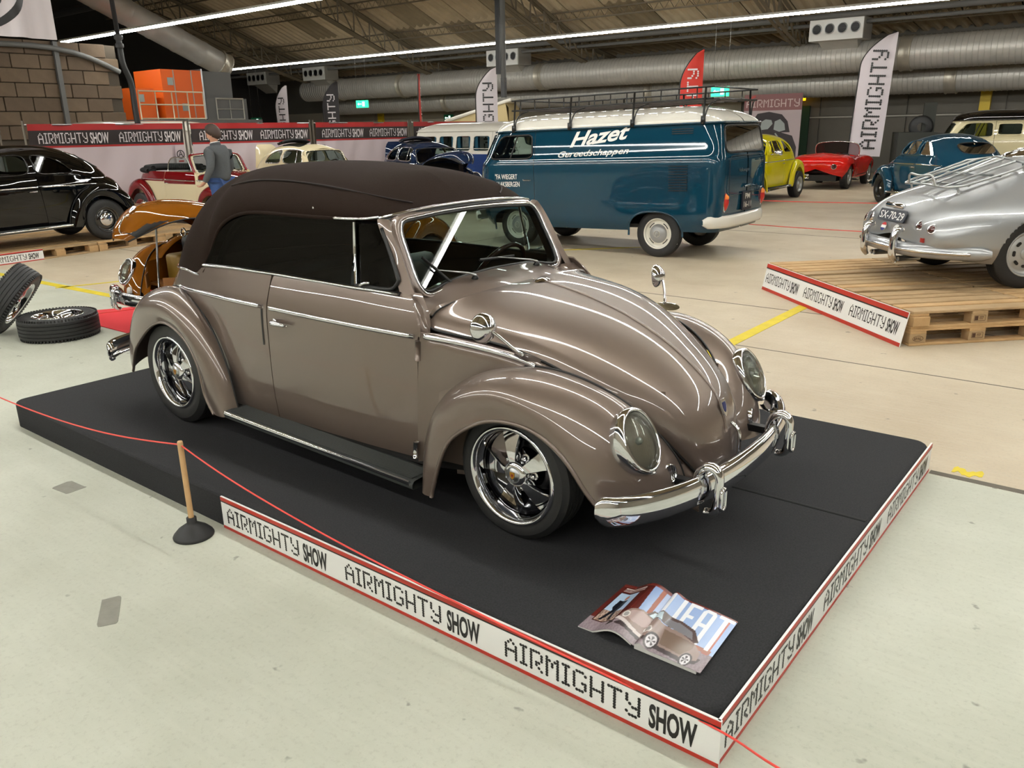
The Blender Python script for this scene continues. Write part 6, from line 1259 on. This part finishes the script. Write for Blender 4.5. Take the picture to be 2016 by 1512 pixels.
mb = MB(); V, F = bevel_box((2.75, 1.35, .12), .04, 2); mb.add(V, F, 0, T(1.40, 0, 2.42, ry=-.262)); mb.obj('lid', VWHT, pr)
# ================================================================== silver coupe on the pallets
def sec_loft(ST, nu, nv):
    K = np.array([[(x, y, z) for y, z in row] for x, row in ST]); return tensor(K, nu, nv)
POR = [(-.885, [(.0,.44),(.0,.455),(.0,.47),(.0,.485),(.0,.50),(.0,.51),(.0,.515),(0,.516)]), (-.865, [(.22,.40),(.30,.43),(.33,.47),(.31,.52),(.26,.55),(.18,.57),(.08,.58),(0,.582)]),
 (-.83, [(.46,.33),(.58,.38),(.62,.46),(.57,.55),(.46,.605),(.30,.64),(.14,.65),(0,.653)]),
 (-.70, [(.62,.29),(.71,.37),(.74,.47),(.70,.59),(.57,.68),(.36,.735),(.17,.752),(0,.757)]),
 (-.45, [(.72,.25),(.79,.36),(.81,.49),(.775,.64),(.65,.745),(.42,.825),(.20,.855),(0,.862)]),
 (-.15, [(.75,.23),(.815,.37),(.83,.51),(.80,.67),(.69,.79),(.47,.905),(.23,.945),(0,.955)]),
 (.15, [(.76,.21),(.815,.38),(.83,.52),(.81,.68),(.715,.805),(.52,.985),(.26,1.04),(0,1.055)]),
 (.45, [(.75,.20),(.80,.38),(.82,.52),(.81,.68),(.735,.81),(.555,1.07),(.29,1.14),(0,1.16)]),
 (.80, [(.75,.20),(.80,.38),(.82,.52),(.81,.68),(.745,.805),(.585,1.145),(.31,1.225),(0,1.248)]),
 (1.2, [(.75,.2),(.80,.38),(.82,.52),(.805,.67),(.75,.795),(.585,1.17),(.32,1.26),(0,1.285)]),
 (1.55, [(.75,.2),(.80,.38),(.82,.52),(.80,.65),(.745,.78),(.575,1.12),(.31,1.21),(0,1.235)]),
 (1.85, [(.75,.2),(.80,.36),(.82,.5),(.80,.64),(.73,.75),(.58,.85),(.30,.89),(0,.90)]),
 (2.3, [(.74,.22),(.79,.36),(.81,.5),(.78,.64),(.69,.715),(.45,.735),(.22,.745),(0,.75)]),
 (2.7, [(.62,.26),(.69,.36),(.71,.48),(.68,.58),(.56,.63),(.36,.645),(.18,.65),(0,.652)]),
 (2.95, [(.40,.33),(.47,.38),(.49,.45),(.46,.51),(.36,.54),(.24,.55),(.1,.555),(0,.556)])]
SILV = mat('silver_metallic_paint', (160, 162, 164), .34, .55, coat=1.)
def silver_coupe():
    root = thing('sports_coupe', 'silver rounded coupe with tail luggage rack on the pallets', 'car', (2.875, 6.11, .2885), math.radians(43.4)); bd = part('body', root)
    G = sec_loft(POR, 150, 60); full = np.concatenate([G, mir(G)[:, -2::-1]], 1)
    rearw = round_poly([(-.40, .33), (.40, .33), (.42, .70), (-.42, .70)], 60, .35); sidew = round_poly([(.50, .86), (.85, 1.10), (1.12, 1.135), (1.50, 1.05), (1.62, .85)], 60, .2)
    qw = round_poly([(.30, .845), (.72, 1.07), (1.00, 1.115), (1.02, .845)], 60, .25)
    masks = [lambda c: in_poly(c[..., 1], c[..., 0], rearw) & (c[..., 2] > .9), lambda c: in_poly(c[..., 0], c[..., 2], sidew) & (np.abs(c[..., 1]) > .5) & (c[..., 0] > 1.05), lambda c: in_poly(c[..., 0], c[..., 2], qw) & (np.abs(c[..., 1]) > .5)]
    masks.append(lambda c: (np.abs(c[..., 1]) < .56) & (c[..., 0] > 1.40) & (c[..., 0] < 1.84) & (c[..., 2] > .92))
    for cx, r in ((0., .345), (2.1, .345)): masks.append(lambda c, cx=cx, r=r: (np.abs(c[..., 1]) > .5) & ((c[..., 0]-cx)**2+(c[..., 2]-.30)**2 < r*r))
    cut_shell('body_shell', full, SILV, bd, masks, False, .012)
    L = drape(rearw, full, 1, 0, 2, lambda V: V[:, 2] > .8); mb = MB(); mb.tube(L+np.array([0, 0, .004]), .013, 6, closed=True); mb.obj('rear_window_trim', CHROME, bd); 
    c = L.mean(0); n = len(L); V = np.concatenate([L, [c+np.array([-.01, 0, .035])]]); mesh_obj('rear_window_pane', V, [(i, (i+1) % n, n) for i in range(n)], GLASSD, bd)
    for sd in (1, -1):
        for P in (sidew[sidew[:, 0] > .0], qw):
            L = drape(P, full, 0, 2, 1, lambda V: (V[:, 1]*sd > .45)); mb = MB(); mb.tube(L, .011, 6, closed=True); mb.obj('window_trim', CHROME, bd); fan_pane(L-np.array([0, .006*sd, 0]), GLASSD, bd, 'window_pane')
        for cx in (0., 2.1):
            th = np.linspace(-.15, PI+.15, 40); q = np.stack([cx+.345*np.cos(th), .30+.345*np.sin(th)], 1); L = drape(q, full, 0, 2, 1, lambda V: V[:, 1]*sd > .5); mb = MB(); mb.tube(L-np.array([0, .008*sd, 0]), .012, 6); mb.obj('arch_lip', SILV, bd)
            w = disc_wheel(root, (cx, sd*.66, .315), .315, .165, .205, sd, mat('silver_wheel', (176, 176, 174), .35, .4), mat('silver_wheel', (176, 176, 174), .35, .4), .05, 0, .02)
            for k in range(8): a = k*PI/4; mb = MB(); q = rrect(.05, .026, .012, 4); mb.prism(q, -.001, .004, 0, Matrix.Translation((.115*math.cos(a), .045, .115*math.sin(a)))@XY@Matrix.Rotation(-a+PI/2, 4, 'Z')); mb.obj('wheel_slot', BLACK, w, smooth=False)
        # paired round lamps and red reflector
        for y, x in ((.43, -.815), (.575, -.775)):
            p = drape(np.array([(y*sd, .555 if y < .5 else .535)]), full, 1, 2, 0, lambda V: V[:, 0] < -.4)[0]; lp = part('tail_lamp', root); Mx = axis_xf(p, (-.8, .35*sd, .35))
            mb = MB(); mb.lathe([(.048, -.02), (.048, .008), (.042, .014), (.036, .008)], 24, 0, Mx); mb.obj('lamp_ring', CHROME, lp); mb = MB(); mb.lathe([(.038, .006), (.026, .018), (0, .022)], 20, 0, Mx); mb.obj('lamp_lens', mat('dark_red_lens', (60, 10, 10), .15, 0, 1), lp)
        p = drape(np.array([(.50*sd, .43)]), full, 1, 2, 0, lambda V: V[:, 0] < -.4)[0]; mb = MB(); mb.box((p[0]-.008, p[1], p[2]), (.03, .05, .04)); mb.obj('reflector', mat('red_lens', (170, 30, 20), .2, 0, 1), root, smooth=False)
        # bumper guard and tail pipes
        mb = MB(); mb.tube(spl([(-.965, .26*sd, .20), (-1.0, .26*sd, .26), (-1.005, .26*sd, .36), (-.995, .26*sd, .46), (-.965, .26*sd, .50), (-.92, .26*sd, .50)], 20), np.interp(np.linspace(0, 1, 20), [0, .15, .5, .8, 1], [.02, .034, .036, .034, .022]), 12, sq=(1, 1)); mb.obj('bumper_guard', CHROME, bd)
        for dy in (-.03, .03): mb = MB(); mb.tube(np.array([(-.72, .22*sd+dy, .23), (-.93, .22*sd+dy, .225)]), .022, 10); mb.obj('tail_pipe', STEEL, bd)
    y = np.linspace(-1, 1, 61); P = np.stack([-.955+.52*np.abs(y)**3.2, .86*np.sign(y)*np.abs(y)**.85, np.full(61, .335)], 1); tg = np.gradient(P, axis=0); tg /= np.linalg.norm(tg, axis=1, keepdims=True); nr = np.stack([-tg[:, 1], tg[:, 0], 0*y], 1)
    pr = np.array([(-.05, .055), (-.01, .062), (.022, .045), (.030, .0), (.022, -.045), (-.01, -.062), (-.05, -.055)]); tp = np.sqrt(1-np.clip((np.abs(y)-.93)/.07, 0, 1)**2*.7)
    mb = MB(); mb.grid(P[:, None]+nr[:, None]*pr[None, :, :1]+np.array([0, 0, 1.])*pr[None, :, 1:]*tp[:, None, None], 0, flip=True); mb.obj('rear_bumper', SILV, bd)
    mb = MB(); mb.tube((P+nr*.032)[3:-3], .014, 8, sq=(.8, 1.2)); mb.obj('bumper_trim', CHROME, bd)
    # plate, plate light, stickers
    def on_tail(yy, zz, d=.006): p = drape(np.array([(yy, zz)]), full, 1, 2, 0, lambda V: V[:, 0] < -.3)[0]; return p
    t0, t1 = on_tail(0, .555), on_tail(0, .64); up = Vector(t1-t0).normalized(); nrm = Vector((0, 1, 0)).cross(up)*1.; nrm = nrm if nrm.x < 0 else -nrm
    npl = part('number_plate', root); Mx = Matrix((Vector((0, -1, 0)), up, nrm)).transposed().to_4x4(); Mx.translation = Vector(t0+(t1-t0)*.45)+nrm*.03
    mb = MB(); mb.prism(rrect(.46, .11, .01, 3), 0, .012, 0, Mx); mb.obj('plate', mat('plate_blue_black', (16, 22, 38), .35), npl, smooth=False)
    mb = MB(); put_text(mb, 'SX-70-29', Mx@Matrix.Translation((-.205, -.037, .0135)), .075, width=.41, bold=.012); mb.obj('plate_digits', WHITE, npl, smooth=False)
    mb = MB(); V, F = bevel_box((.30, .05, .05), .018, 2); mb.add(V, F, 0, Mx@Matrix.Translation((0, .095, .02))); mb.obj('plate_lamp', CHROME, bd)
    for yy, nm in ((.11, 'flag_sticker'), (-.11, 'country_sticker')):
        p = on_tail(yy, .48); M2 = Matrix((Vector((0, -1, 0)), Vector((.35, 0, .94)), Vector((-.94, 0, .35)))).transposed().to_4x4(); M2.translation = Vector(p)+Vector((-.94, 0, .35))*.03
        st = part(nm, root); th = np.linspace(0, 2*PI, 28, endpoint=False); mb = MB(); mb.prism(np.c_[.042*np.cos(th), .042*np.sin(th)], 0, .003, 0, M2); mb.obj('sticker_disc', WHITE, st, smooth=False)
        if yy > 0:
            for a0, m in ((.12, mat('sticker_red', (190, 40, 40), .4)), (PI+.12, mat('sticker_blue', (40, 50, 120), .4))): b = np.linspace(a0+.22, a0+PI-.46, 14); mb = MB(); mb.prism(np.c_[.042*np.cos(b), .042*np.sin(b)], .003, .004, 0, M2); mb.obj('sticker_band', m, st, smooth=False)
        else: mb = MB(); put_text(mb, 'NL', M2@Matrix.Translation((-.026, -.018, .0036)), .036, width=.052, bold=.02); mb.obj('sticker_letters', BLKP, st, smooth=False)
    # engine lid outline and grille
    q = round_poly([(-.36, -.70), (.36, -.70), (.50, -.25), (.48, .20), (-.48, .20), (-.50, -.25)], 70, .35); L = drape(q, full, 1, 0, 2, lambda V: V[:, 2] > .6); mb = MB(); mb.tube(L+np.array([0, 0, .001]), .004, 5, closed=True); mb.obj('lid_gap', BLACK, bd)
    for k in range(9): x = -.12+k*.022; L = drape(np.array([(yy, x) for yy in np.linspace(-.16, .16, 8)]), full, 1, 0, 2, lambda V: V[:, 2] > .7); mb = MB(); mb.tube(L+np.array([0, 0, .006]), .005, 5); mb.obj('grille_bar', CHROME, bd)
    # small raised script
    t0, t1 = on_tail(0, .70), on_tail(0, .735)
    mb = MB(); mb.tube(np.array([on_tail(yy, .715)+np.array([-.004, 0, .006]) for yy in np.linspace(-.11, .11, 9)]), .005, 5); mb.obj('model_script', STEEL, bd)
    mb = MB(); mb.box((.95, 0, .55), (1.5, 1.2, .03)); mb.obj('cabin_floor', INNER, bd, smooth=False)
    V, F = bevel_box((.14, .5, .5), .05, 2)
    for sd in (1, -1): mb = MB(); mb.add(V, F, 0, T(.85, .33*sd, .78, ry=-.2)); mb.obj('seat', INNER, bd)
    # luggage rack (screwed to the lid, can be lifted off)
    rk = part('luggage_rack', root); top = lambda x, yy, d: drape(np.array([(yy, x)]), full, 1, 0, 2, lambda V: V[:, 2] > .6)[0]+np.array([-.35*d, 0, d])
    def rod(P, r=.011, nm='rack_rod'): mb = MB(); mb.tube(np.array(P), r, 8); mb.obj(nm, STEEL, rk)
    def lay(pts, d): return [top(x, yy, d) for yy, x in pts]
    rod(spl(lay([(-.44, .10), (-.46, .02), (-.46, -.2), (-.44, -.45), (-.36, -.56), (0, -.60), (.36, -.56), (.44, -.45), (.46, -.2), (.46, .02), (.44, .10)], .085), 60)); rod(lay([(-.44, .10), (0, .12), (.44, .10)], .085))
    for yy in (-.27, -.09, .09, .27): rod(lay([(yy, .11), (yy, -.2), (yy, -.57)], .075), .012, 'rack_slat')
    rod(spl(lay([(-.25, -.585), (-.22, -.60)], .09)+[top(-.60, -.2, .16), top(-.61, 0, .17), top(-.60, .2, .16)]+lay([(.22, -.60), (.25, -.585)], .09), 30)); rod(lay([(-.44, -.15), (.44, -.15)], .065)); rod(lay([(-.42, -.42), (.42, -.42)], .065))
    for yy, x in ((.4, .08), (-.4, .08), (.38, -.5), (-.38, -.5)): rod([top(x, yy, 0), top(x, yy, .085)], .009, 'rack_foot')
silver_coupe()
# ================================================================== red roadster by the wall
ROD = [(-.66, [(.0,.50),(.0,.51),(.0,.53),(.0,.55),(.0,.57),(.0,.58),(.0,.59),(0,.59)]), (-.62, [(.30,.40),(.42,.45),(.46,.52),(.44,.60),(.36,.65),(.24,.68),(.1,.69),(0,.69)]), (-.50, [(.55,.32),(.66,.42),(.69,.52),(.68,.64),(.58,.72),(.38,.755),(.18,.77),(0,.775)]), (-.2, [(.70,.26),(.77,.40),(.79,.54),(.77,.70),(.64,.80),(.42,.83),(.2,.845),(0,.85)]),
 (.2, [(.74,.24),(.79,.40),(.80,.54),(.77,.72),(.64,.82),(.44,.85),(.2,.87),(0,.875)]), (.6, [(.74,.22),(.77,.38),(.78,.52),(.75,.68),(.64,.775),(.55,.79),(.5,.70),(.45,.55)]), (1.3, [(.74,.22),(.76,.38),(.77,.52),(.74,.66),(.65,.75),(.55,.765),(.5,.66),(.45,.5)]), (1.55, [(.74,.22),(.77,.38),(.78,.52),(.75,.67),(.64,.76),(.44,.79),(.2,.80),(0,.80)]),
 (2.1, [(.74,.24),(.79,.40),(.80,.54),(.78,.70),(.66,.77),(.44,.76),(.2,.77),(0,.775)]), (2.6, [(.70,.28),(.76,.40),(.78,.52),(.75,.65),(.62,.69),(.4,.67),(.2,.68),(0,.68)]), (2.95, [(.52,.34),(.60,.42),(.62,.50),(.58,.57),(.46,.60),(.3,.59),(.14,.59),(0,.59)])]
def roadster():
    RR = paint('bright_red_paint', (196, 28, 22)); root = thing('roadster', 'bright red open roadster parked tail-on near the wall poster', 'car', (-3.45, 20.9, 0), math.radians(93)); bd = part('body', root); G = sec_loft(ROD, 110, 44)+np.array([0, 0, .06])
    for sd, S in ((1, lambda a: a), (-1, mir)):
        masks = [lambda c, cx=cx: (np.abs(c[..., 1]) > .5) & ((c[..., 0]-cx)**2+(c[..., 2]-.33)**2 < .37**2) for cx in (0., 2.3)]
        cut_shell('body_half', S(G), RR, bd, masks, sd < 0, .012)
        for cx in (0., 2.3):
            th = np.linspace(-.1, PI+.1, 34); q = np.stack([cx+.37*np.cos(th), .33+.37*np.sin(th)], 1); L = drape(q, S(G), 0, 2, 1); mb = MB(); mb.tube(L-np.array([0, .01*sd, 0]), .014, 6); mb.obj('arch_lip', RR, bd)
            disc_wheel(root, (cx, sd*.66, .33), .33, .20, .21, sd, ALU, ALU, .06, 8)
        p = drape(np.array([(.47*sd, .62)]), S(G), 1, 2, 0, lambda V: V[:, 0] < 0)[0]; lp = part('tail_lamp', root); Mx = axis_xf(p+np.array([-.01, 0, .0]), (-1, .25*sd, .15)); mb = MB(); mb.lathe([(.075, -.03), (.075, .01), (.06, .02)], 20, 0, Mx); mb.obj('lamp_ring', CHROME, lp); mb = MB(); mb.lathe([(.062, .014), (.03, .03), (0, .034)], 18, 0, Mx); mb.obj('lamp_lens', mat('dark_red_lens', (60, 10, 10), .15, 0, 1), lp)
        mb = MB(); mb.tube(S(np.array([(.45, .755, .33), (1.9, .77, .36)])), .012, 6); mb.obj('sill_strip', BLACK, bd)
    L = np.array([(1.52, -.60, .84), (1.46, -.62, .98), (1.36, -.57, 1.16), (1.30, -.40, 1.22), (1.30, 0, 1.24), (1.30, .40, 1.22), (1.36, .57, 1.16), (1.46, .62, .98), (1.52, .60, .84)]); ws = part('windscreen', root); P = spl(L, 40); mb = MB(); mb.tube(P, .016, 8); mb.obj('screen_frame', CHROME, ws)
    B = np.linspace(P[0], P[-1], 40); mb = MB(); mb.grid(np.stack([P, (P+B)/2, B]), 0); mb.obj('screen_pane', glassmat('smoky_glass', (190, 170, 170), .35), ws)
    for sd in (1, -1): V, F = bevel_box((.16, .46, .5), .06, 2); mb = MB(); mb.add(V, F, 0, T(.75, .3*sd, .68, ry=-.2)); mb.obj('seat', mat('black_leather', (20, 18, 17), .45), root)
    mb = MB(); mb.box((1.0, 0, .36), (1.6, 1.3, .05)); mb.obj('floor_pan', INNER, bd, smooth=False)
    mb = MB(); mb.box((.1, 0, .30), (1.0, 1.0, .16)); mb.obj('engine_block', BLACK, bd, smooth=False)
roadster()
# ================================================================== poster, olive trailer
ps = thing('wall_poster', 'tall poster with a dark rounded car below pale dotted lettering', 'poster', (-7.5, 27.3, 0)); PW_, PH = 2.15, 2.45
mb = MB(); mb.box((0, 0, .35+PH/2), (PW_, .04, PH)); mb.obj('panel', mat('poster_pink_grey', (176, 160, 162), .6), ps, smooth=False)
mb = MB(); mb.box((0, -.022, .35+PH*.885), (PW_, .004, PH*.23)); mb.obj('title_band', mat('poster_mauve', (128, 84, 84), .6), ps, smooth=False)
FX = Matrix.Rotation(PI/2, 4, 'X'); mb = MB(); dot_text(mb, 'AIRMIGHTY', Matrix.Translation((-PW_*.46, -.026, .35+PH*.815))@FX, .27, width=PW_*.92, nseg=6); mb.obj('lettering', mat('poster_text', (204, 184, 180), .6), ps, smooth=False)
def pz(nm, P, m, d): mb = MB(); mb.prism(np.array(P)*[PW_/2, 1]+np.array([0, .35]), 0, .002, 0, Matrix.Translation((0, -.021-d, 0))@FX); mb.obj(nm, m, ps, smooth=False)
PD = mat('poster_dark', (46, 38, 42), .6); PG = mat('poster_glass', (150, 156, 154), .6)
pz('car_body', [(-.98, .1), (-.98, 1.05), (-.72, 1.16), (-.1, 1.16), (.35, 1.12), (.75, 1.0), (.92, .6), (.92, .1)], PD, .001); pz('car_roof', [(-.72, 1.1), (-.66, 1.55), (-.50, 1.78), (-.1, 1.84), (.35, 1.74), (.56, 1.5), (.66, 1.12)], PD, .002)
pz('car_window', [(-.38, 1.2), (-.34, 1.5), (-.2, 1.58), (.0, 1.55), (.05, 1.42), (-.1, 1.24)], PG, .005); pz('car_window', [(.1, 1.22), (.12, 1.5), (.3, 1.58), (.46, 1.42), (.5, 1.2), (.3, 1.14)], PG, .005); pz('car_window', [(-.66, 1.2), (-.6, 1.48), (-.5, 1.55), (-.44, 1.22)], PG, .005)
pz('hood_stripe', [(.18, 1.1), (.30, .95), (.42, .55), (.50, .1), (.46, .1), (.36, .55), (.25, .93), (.14, 1.08)], PG, .005); pz('red_slash', [(-.98, 2.28), (-.62, 2.42), (-.6, 2.36), (-.98, 2.2)], mat('red_print', (176, 44, 30), .4), .006)
ot = thing('field_trailer', 'dark olive field trailer with wheel behind the red roadster', 'trailer', (-1.35, 25.6, 0), math.radians(20)); OLV = mat('olive_dark', (46, 48, 42), .7)
mb = MB(); mb.prism(np.array([(-1.4, .45), (1.2, .45), (1.4, .9), (1.4, 1.12), (-.4, 1.45), (-1.4, 1.45)]), -.8, .8, 0, Matrix.Rotation(PI/2, 4, 'X')); mb.obj('box_body', OLV, ot, smooth=False)
mb = MB(); mb.box((-.55, -.3, 1.85), (.35, .12, .9)); mb.obj('mast', OLV, ot, smooth=False); mb = MB(); mb.lathe([(.12, -.1), (.28, -.1), (.34, -.05), (.34, .05), (.28, .1), (.12, .1)], 24, 0, T(-.75, -.35, 1.6)@Matrix.Rotation(PI/2, 4, 'X')); mb.obj('spare_wheel', RUBBER, ot)
for sd in (-1, 1): disc_wheel(ot, (.3, sd*.85, .36), .36, .2, .22, sd, OLV, OLV, .08)
mb = MB(); mb.tube(np.array([(1.3, 0, .5), (2.2, 0, .45)]), .05, 6); mb.obj('drawbar', OLV, ot)
# ================================================================== people
def skin_person(name, label, loc, rz, joints, bones, m, extra=None, group=None):
    root = thing(name, label, 'person', loc, rz, group)
    def chain(nm, keys, mt, lv=2):
        me = bpy.data.meshes.new(nm); idx = {}; V = []; E = []
        for a, b in keys:
            for q in (a, b):
                if q not in idx: idx[q] = len(V); V.append(joints[q][:3])
            E.append((idx[a], idx[b]))
        me.from_pydata(V, E, []); o = link(bpy.data.objects.new(nm, me), root); sk = o.modifiers.new('skin', 'SKIN'); sk.use_smooth_shade = True
        for q, i in idx.items():
            r = joints[q][3]; me.skin_vertices[0].data[i].radius = r if isinstance(r, tuple) else (r, r)
        me.skin_vertices[0].data[0].use_root = True
        su = o.modifiers.new('sub', 'SUBSURF'); su.levels = lv; su.render_levels = lv; me.materials.append(mt); return o
    return root, chain
def standing_man(label='person in grey jacket and blue jeans beside the maroon convertible', loc=(-7.85, 4.72, 0), rz=205, jk=None):
    SK = mat('skin_tone', (196, 146, 122), .55); JK = mat('grey_wool_jacket', (84, 87, 90), .9, spec=.1, bump=(160, .4), noise=(40, .3, (70, 73, 77))); JK = jk or JK; JN = mat('blue_denim', (48, 76, 128), .85, noise=(60, .4, (36, 58, 102))); HR = mat('dark_brown_hair', (52, 36, 28), .6); SH = mat('dark_shoe', (40, 32, 28), .6)
    # local +X is where he faces; standing with bent right arm, head turned down to the car
    J = {'pel': (0, 0, .98, (.16, .19)), 'wst': (-.01, 0, 1.12, (.135, .175)), 'chs': (.0, 0, 1.32, (.14, .205)), 'upc': (.01, 0, 1.46, (.115, .19)), 'nkb': (.02, 0, 1.54, (.085, .10)),
         'shl': (.0, .19, 1.47, .085), 'ell': (-.03, .27, 1.20, .062), 'wrl': (.12, .24, .99, .046), 'shr': (.0, -.19, 1.47, .085), 'elr': (-.05, -.27, 1.20, .064), 'wrr': (.16, -.25, 1.02, .048),
         'hpl': (0, .10, .93, .115), 'knl': (.02, .11, .50, .075), 'anl': (-.02, .11, .10, .055), 'hpr': (0, -.10, .93, .115), 'knr': (.03, -.11, .50, .075), 'anr': (-.01, -.11, .10, .055), 'p0': (0, 0, .99, (.13, .165))}
    root, ch = skin_person('person', label, loc, math.radians(rz), J, None, None)
    ch('jacket', [('pel', 'wst'), ('wst', 'chs'), ('chs', 'upc'), ('upc', 'nkb'), ('upc', 'shl'), ('shl', 'ell'), ('ell', 'wrl'), ('upc', 'shr'), ('shr', 'elr'), ('elr', 'wrr')], JK)
    ch('jeans', [('p0', 'hpl'), ('hpl', 'knl'), ('knl', 'anl'), ('p0', 'hpr'), ('hpr', 'knr'), ('knr', 'anr')], JN)
    # head: one shaped surface with brow, nose, chin and ears
    nu, nv = 40, 32; G = np.zeros((nv, nu, 3)); c = np.array([.045, 0, 1.715])
    for i, t in enumerate(np.linspace(.02, PI-.02, nv)):
        for j, p in enumerate(np.linspace(0, 2*PI, nu, endpoint=False)):
            d = np.array([math.sin(t)*math.cos(p), math.sin(t)*math.sin(p), math.cos(t)]); r = np.array([.098, .076, .120]); q = d*r
            fr = max(0, d[0]); q[0] += .020*math.exp(-((d[1])/.16)**2)*math.exp(-((d[2]+.10)/.16)**2)*(d[0] > 0)      # nose
            q[0] += .008*fr*math.exp(-((d[2]+.80)/.2)**2); q[0] -= .010*fr*math.exp(-((d[2]-.10)/.10)**2)*math.exp(-((abs(d[1])-.38)/.2)**2); q[1] *= 1-.22*max(0, -d[2])*max(0, d[0])
            q[0] -= .006*fr*math.exp(-((d[2]+.47)/.07)**2)*math.exp(-(d[1]/.3)**2)
            G[i, j] = q
    Ry = np.array(Matrix.Rotation(.35, 3, 'Y')); hd = MB(); hd.grid(G@Ry.T+c, 0, wv=True, flip=True); hd.tube(np.array([(.02, 0, 1.50), (.03, 0, 1.58), (.04, 0, 1.66)]), [.062, .056, .054], 14); ho = hd.obj('head', SK, root)
    for sd in (1, -1):
        mb = MB(); th = np.linspace(0, 2*PI, 14, endpoint=False); mb.tube(np.stack([.022*np.cos(th)+.03, np.full(14, .078*sd), .032*np.sin(th)+1.71], 1), .009, 6, closed=True); mb.obj('ear', SK, root)
        mb = MB(); mb.lathe([(.009, 0), (.006, .004), (0, .005)], 10, 0, axis_xf(np.array([.088, .032*sd, .012])@Ry.T+c, (1, .2*sd, -.3))); mb.obj('eye', mat('eye_dark', (30, 24, 22), .3), root)
        # hand: palm and five bent fingers
        w = np.array(J['wrl' if sd > 0 else 'wrr'][:3]); dr = np.array([.75, -.1*sd, -.55]); dr /= np.linalg.norm(dr); sdv = np.array([0, 1., 0]); dn = np.cross(dr, sdv); dn /= np.linalg.norm(dn); mb = MB()
        mb.tube(np.array([w-dr*.03, w+dr*.03, w+dr*.085]), [.026, .036, .034], 10, sq=(1.15, .6))
        for f, (o, ln) in enumerate(((-.027, .070), (-.009, .080), (.009, .076), (.027, .060))): b = w+dr*.08+sdv*o; mb.tube(spl([b, b+dr*ln*.5+dn*.004, b+dr*ln*.85+dn*.025, b+dr*ln*.9+dn*.045], 8), [.0095, .009, .009, .0085, .008, .008, .0075, .006], 7)
        b = w+dr*.02-sdv*.03*sd; mb.tube(spl([b, b+dr*.035-sdv*.025*sd+dn*.01, b+dr*.07-sdv*.022*sd+dn*.02], 6), [.013, .012, .011, .010, .009, .007], 7); mb.obj('hand', SK, root)
        V, F = bevel_box((.29, .10, .09), .035, 2); mb = MB(); mb.add(V+np.array([.05, .11*sd, .046]), F); mb.obj('shoe', SH, root)
    # hair cap
    mask = [(i, j) for i in range(nv) for j in range(nu)]
    d = G/np.array([.098, .076, .120]); ex = np.clip((d[..., 2]*1.0-d[..., 0]*1.05+.42)*1.4, 0, 1)[..., None]; Hh = G+gdir(G)*(.004+.028*ex)-(1-(ex > 0))*gdir(G)*.012
    mb = MB(); mb.grid(Hh@Ry.T+c+np.array([-.006, 0, .006]), 0, wv=True, flip=True); mb.obj('hair', HR, root)
    mb = MB(); th = np.linspace(0, 2*PI, 24, endpoint=False); mb.grid(np.array([[(.02+.088*a*math.cos(t), .098*a*math.sin(t), z-.02*math.cos(t)) for t in th] for a, z in ((1.05, 1.50), (.92, 1.545), (.80, 1.585), (.72, 1.58))]), 0, wv=True, flip=True); mb.obj('collar', mat('dark_grey_collar', (70, 72, 76), .9), root)
    mb = MB(); mb.tube(np.array([(.02+.066*math.cos(t), .074*math.sin(t), 1.585-.012*math.cos(t)) for t in th]), .008, 6, closed=True); mb.obj('shirt_collar', WHITE, root)
    return root
def gdir(G): return G/np.maximum(np.linalg.norm(G, axis=-1, keepdims=True), 1e-9)
standing_man().scale = (1.05, 1.05, 1.02)
standing_man('person in blue shirt seen through the cab window of the blue van', (-5.62, 10.6, 0), 150, mat('blue_shirt', (52, 66, 104), .85)).scale = (.98, .98, .95)
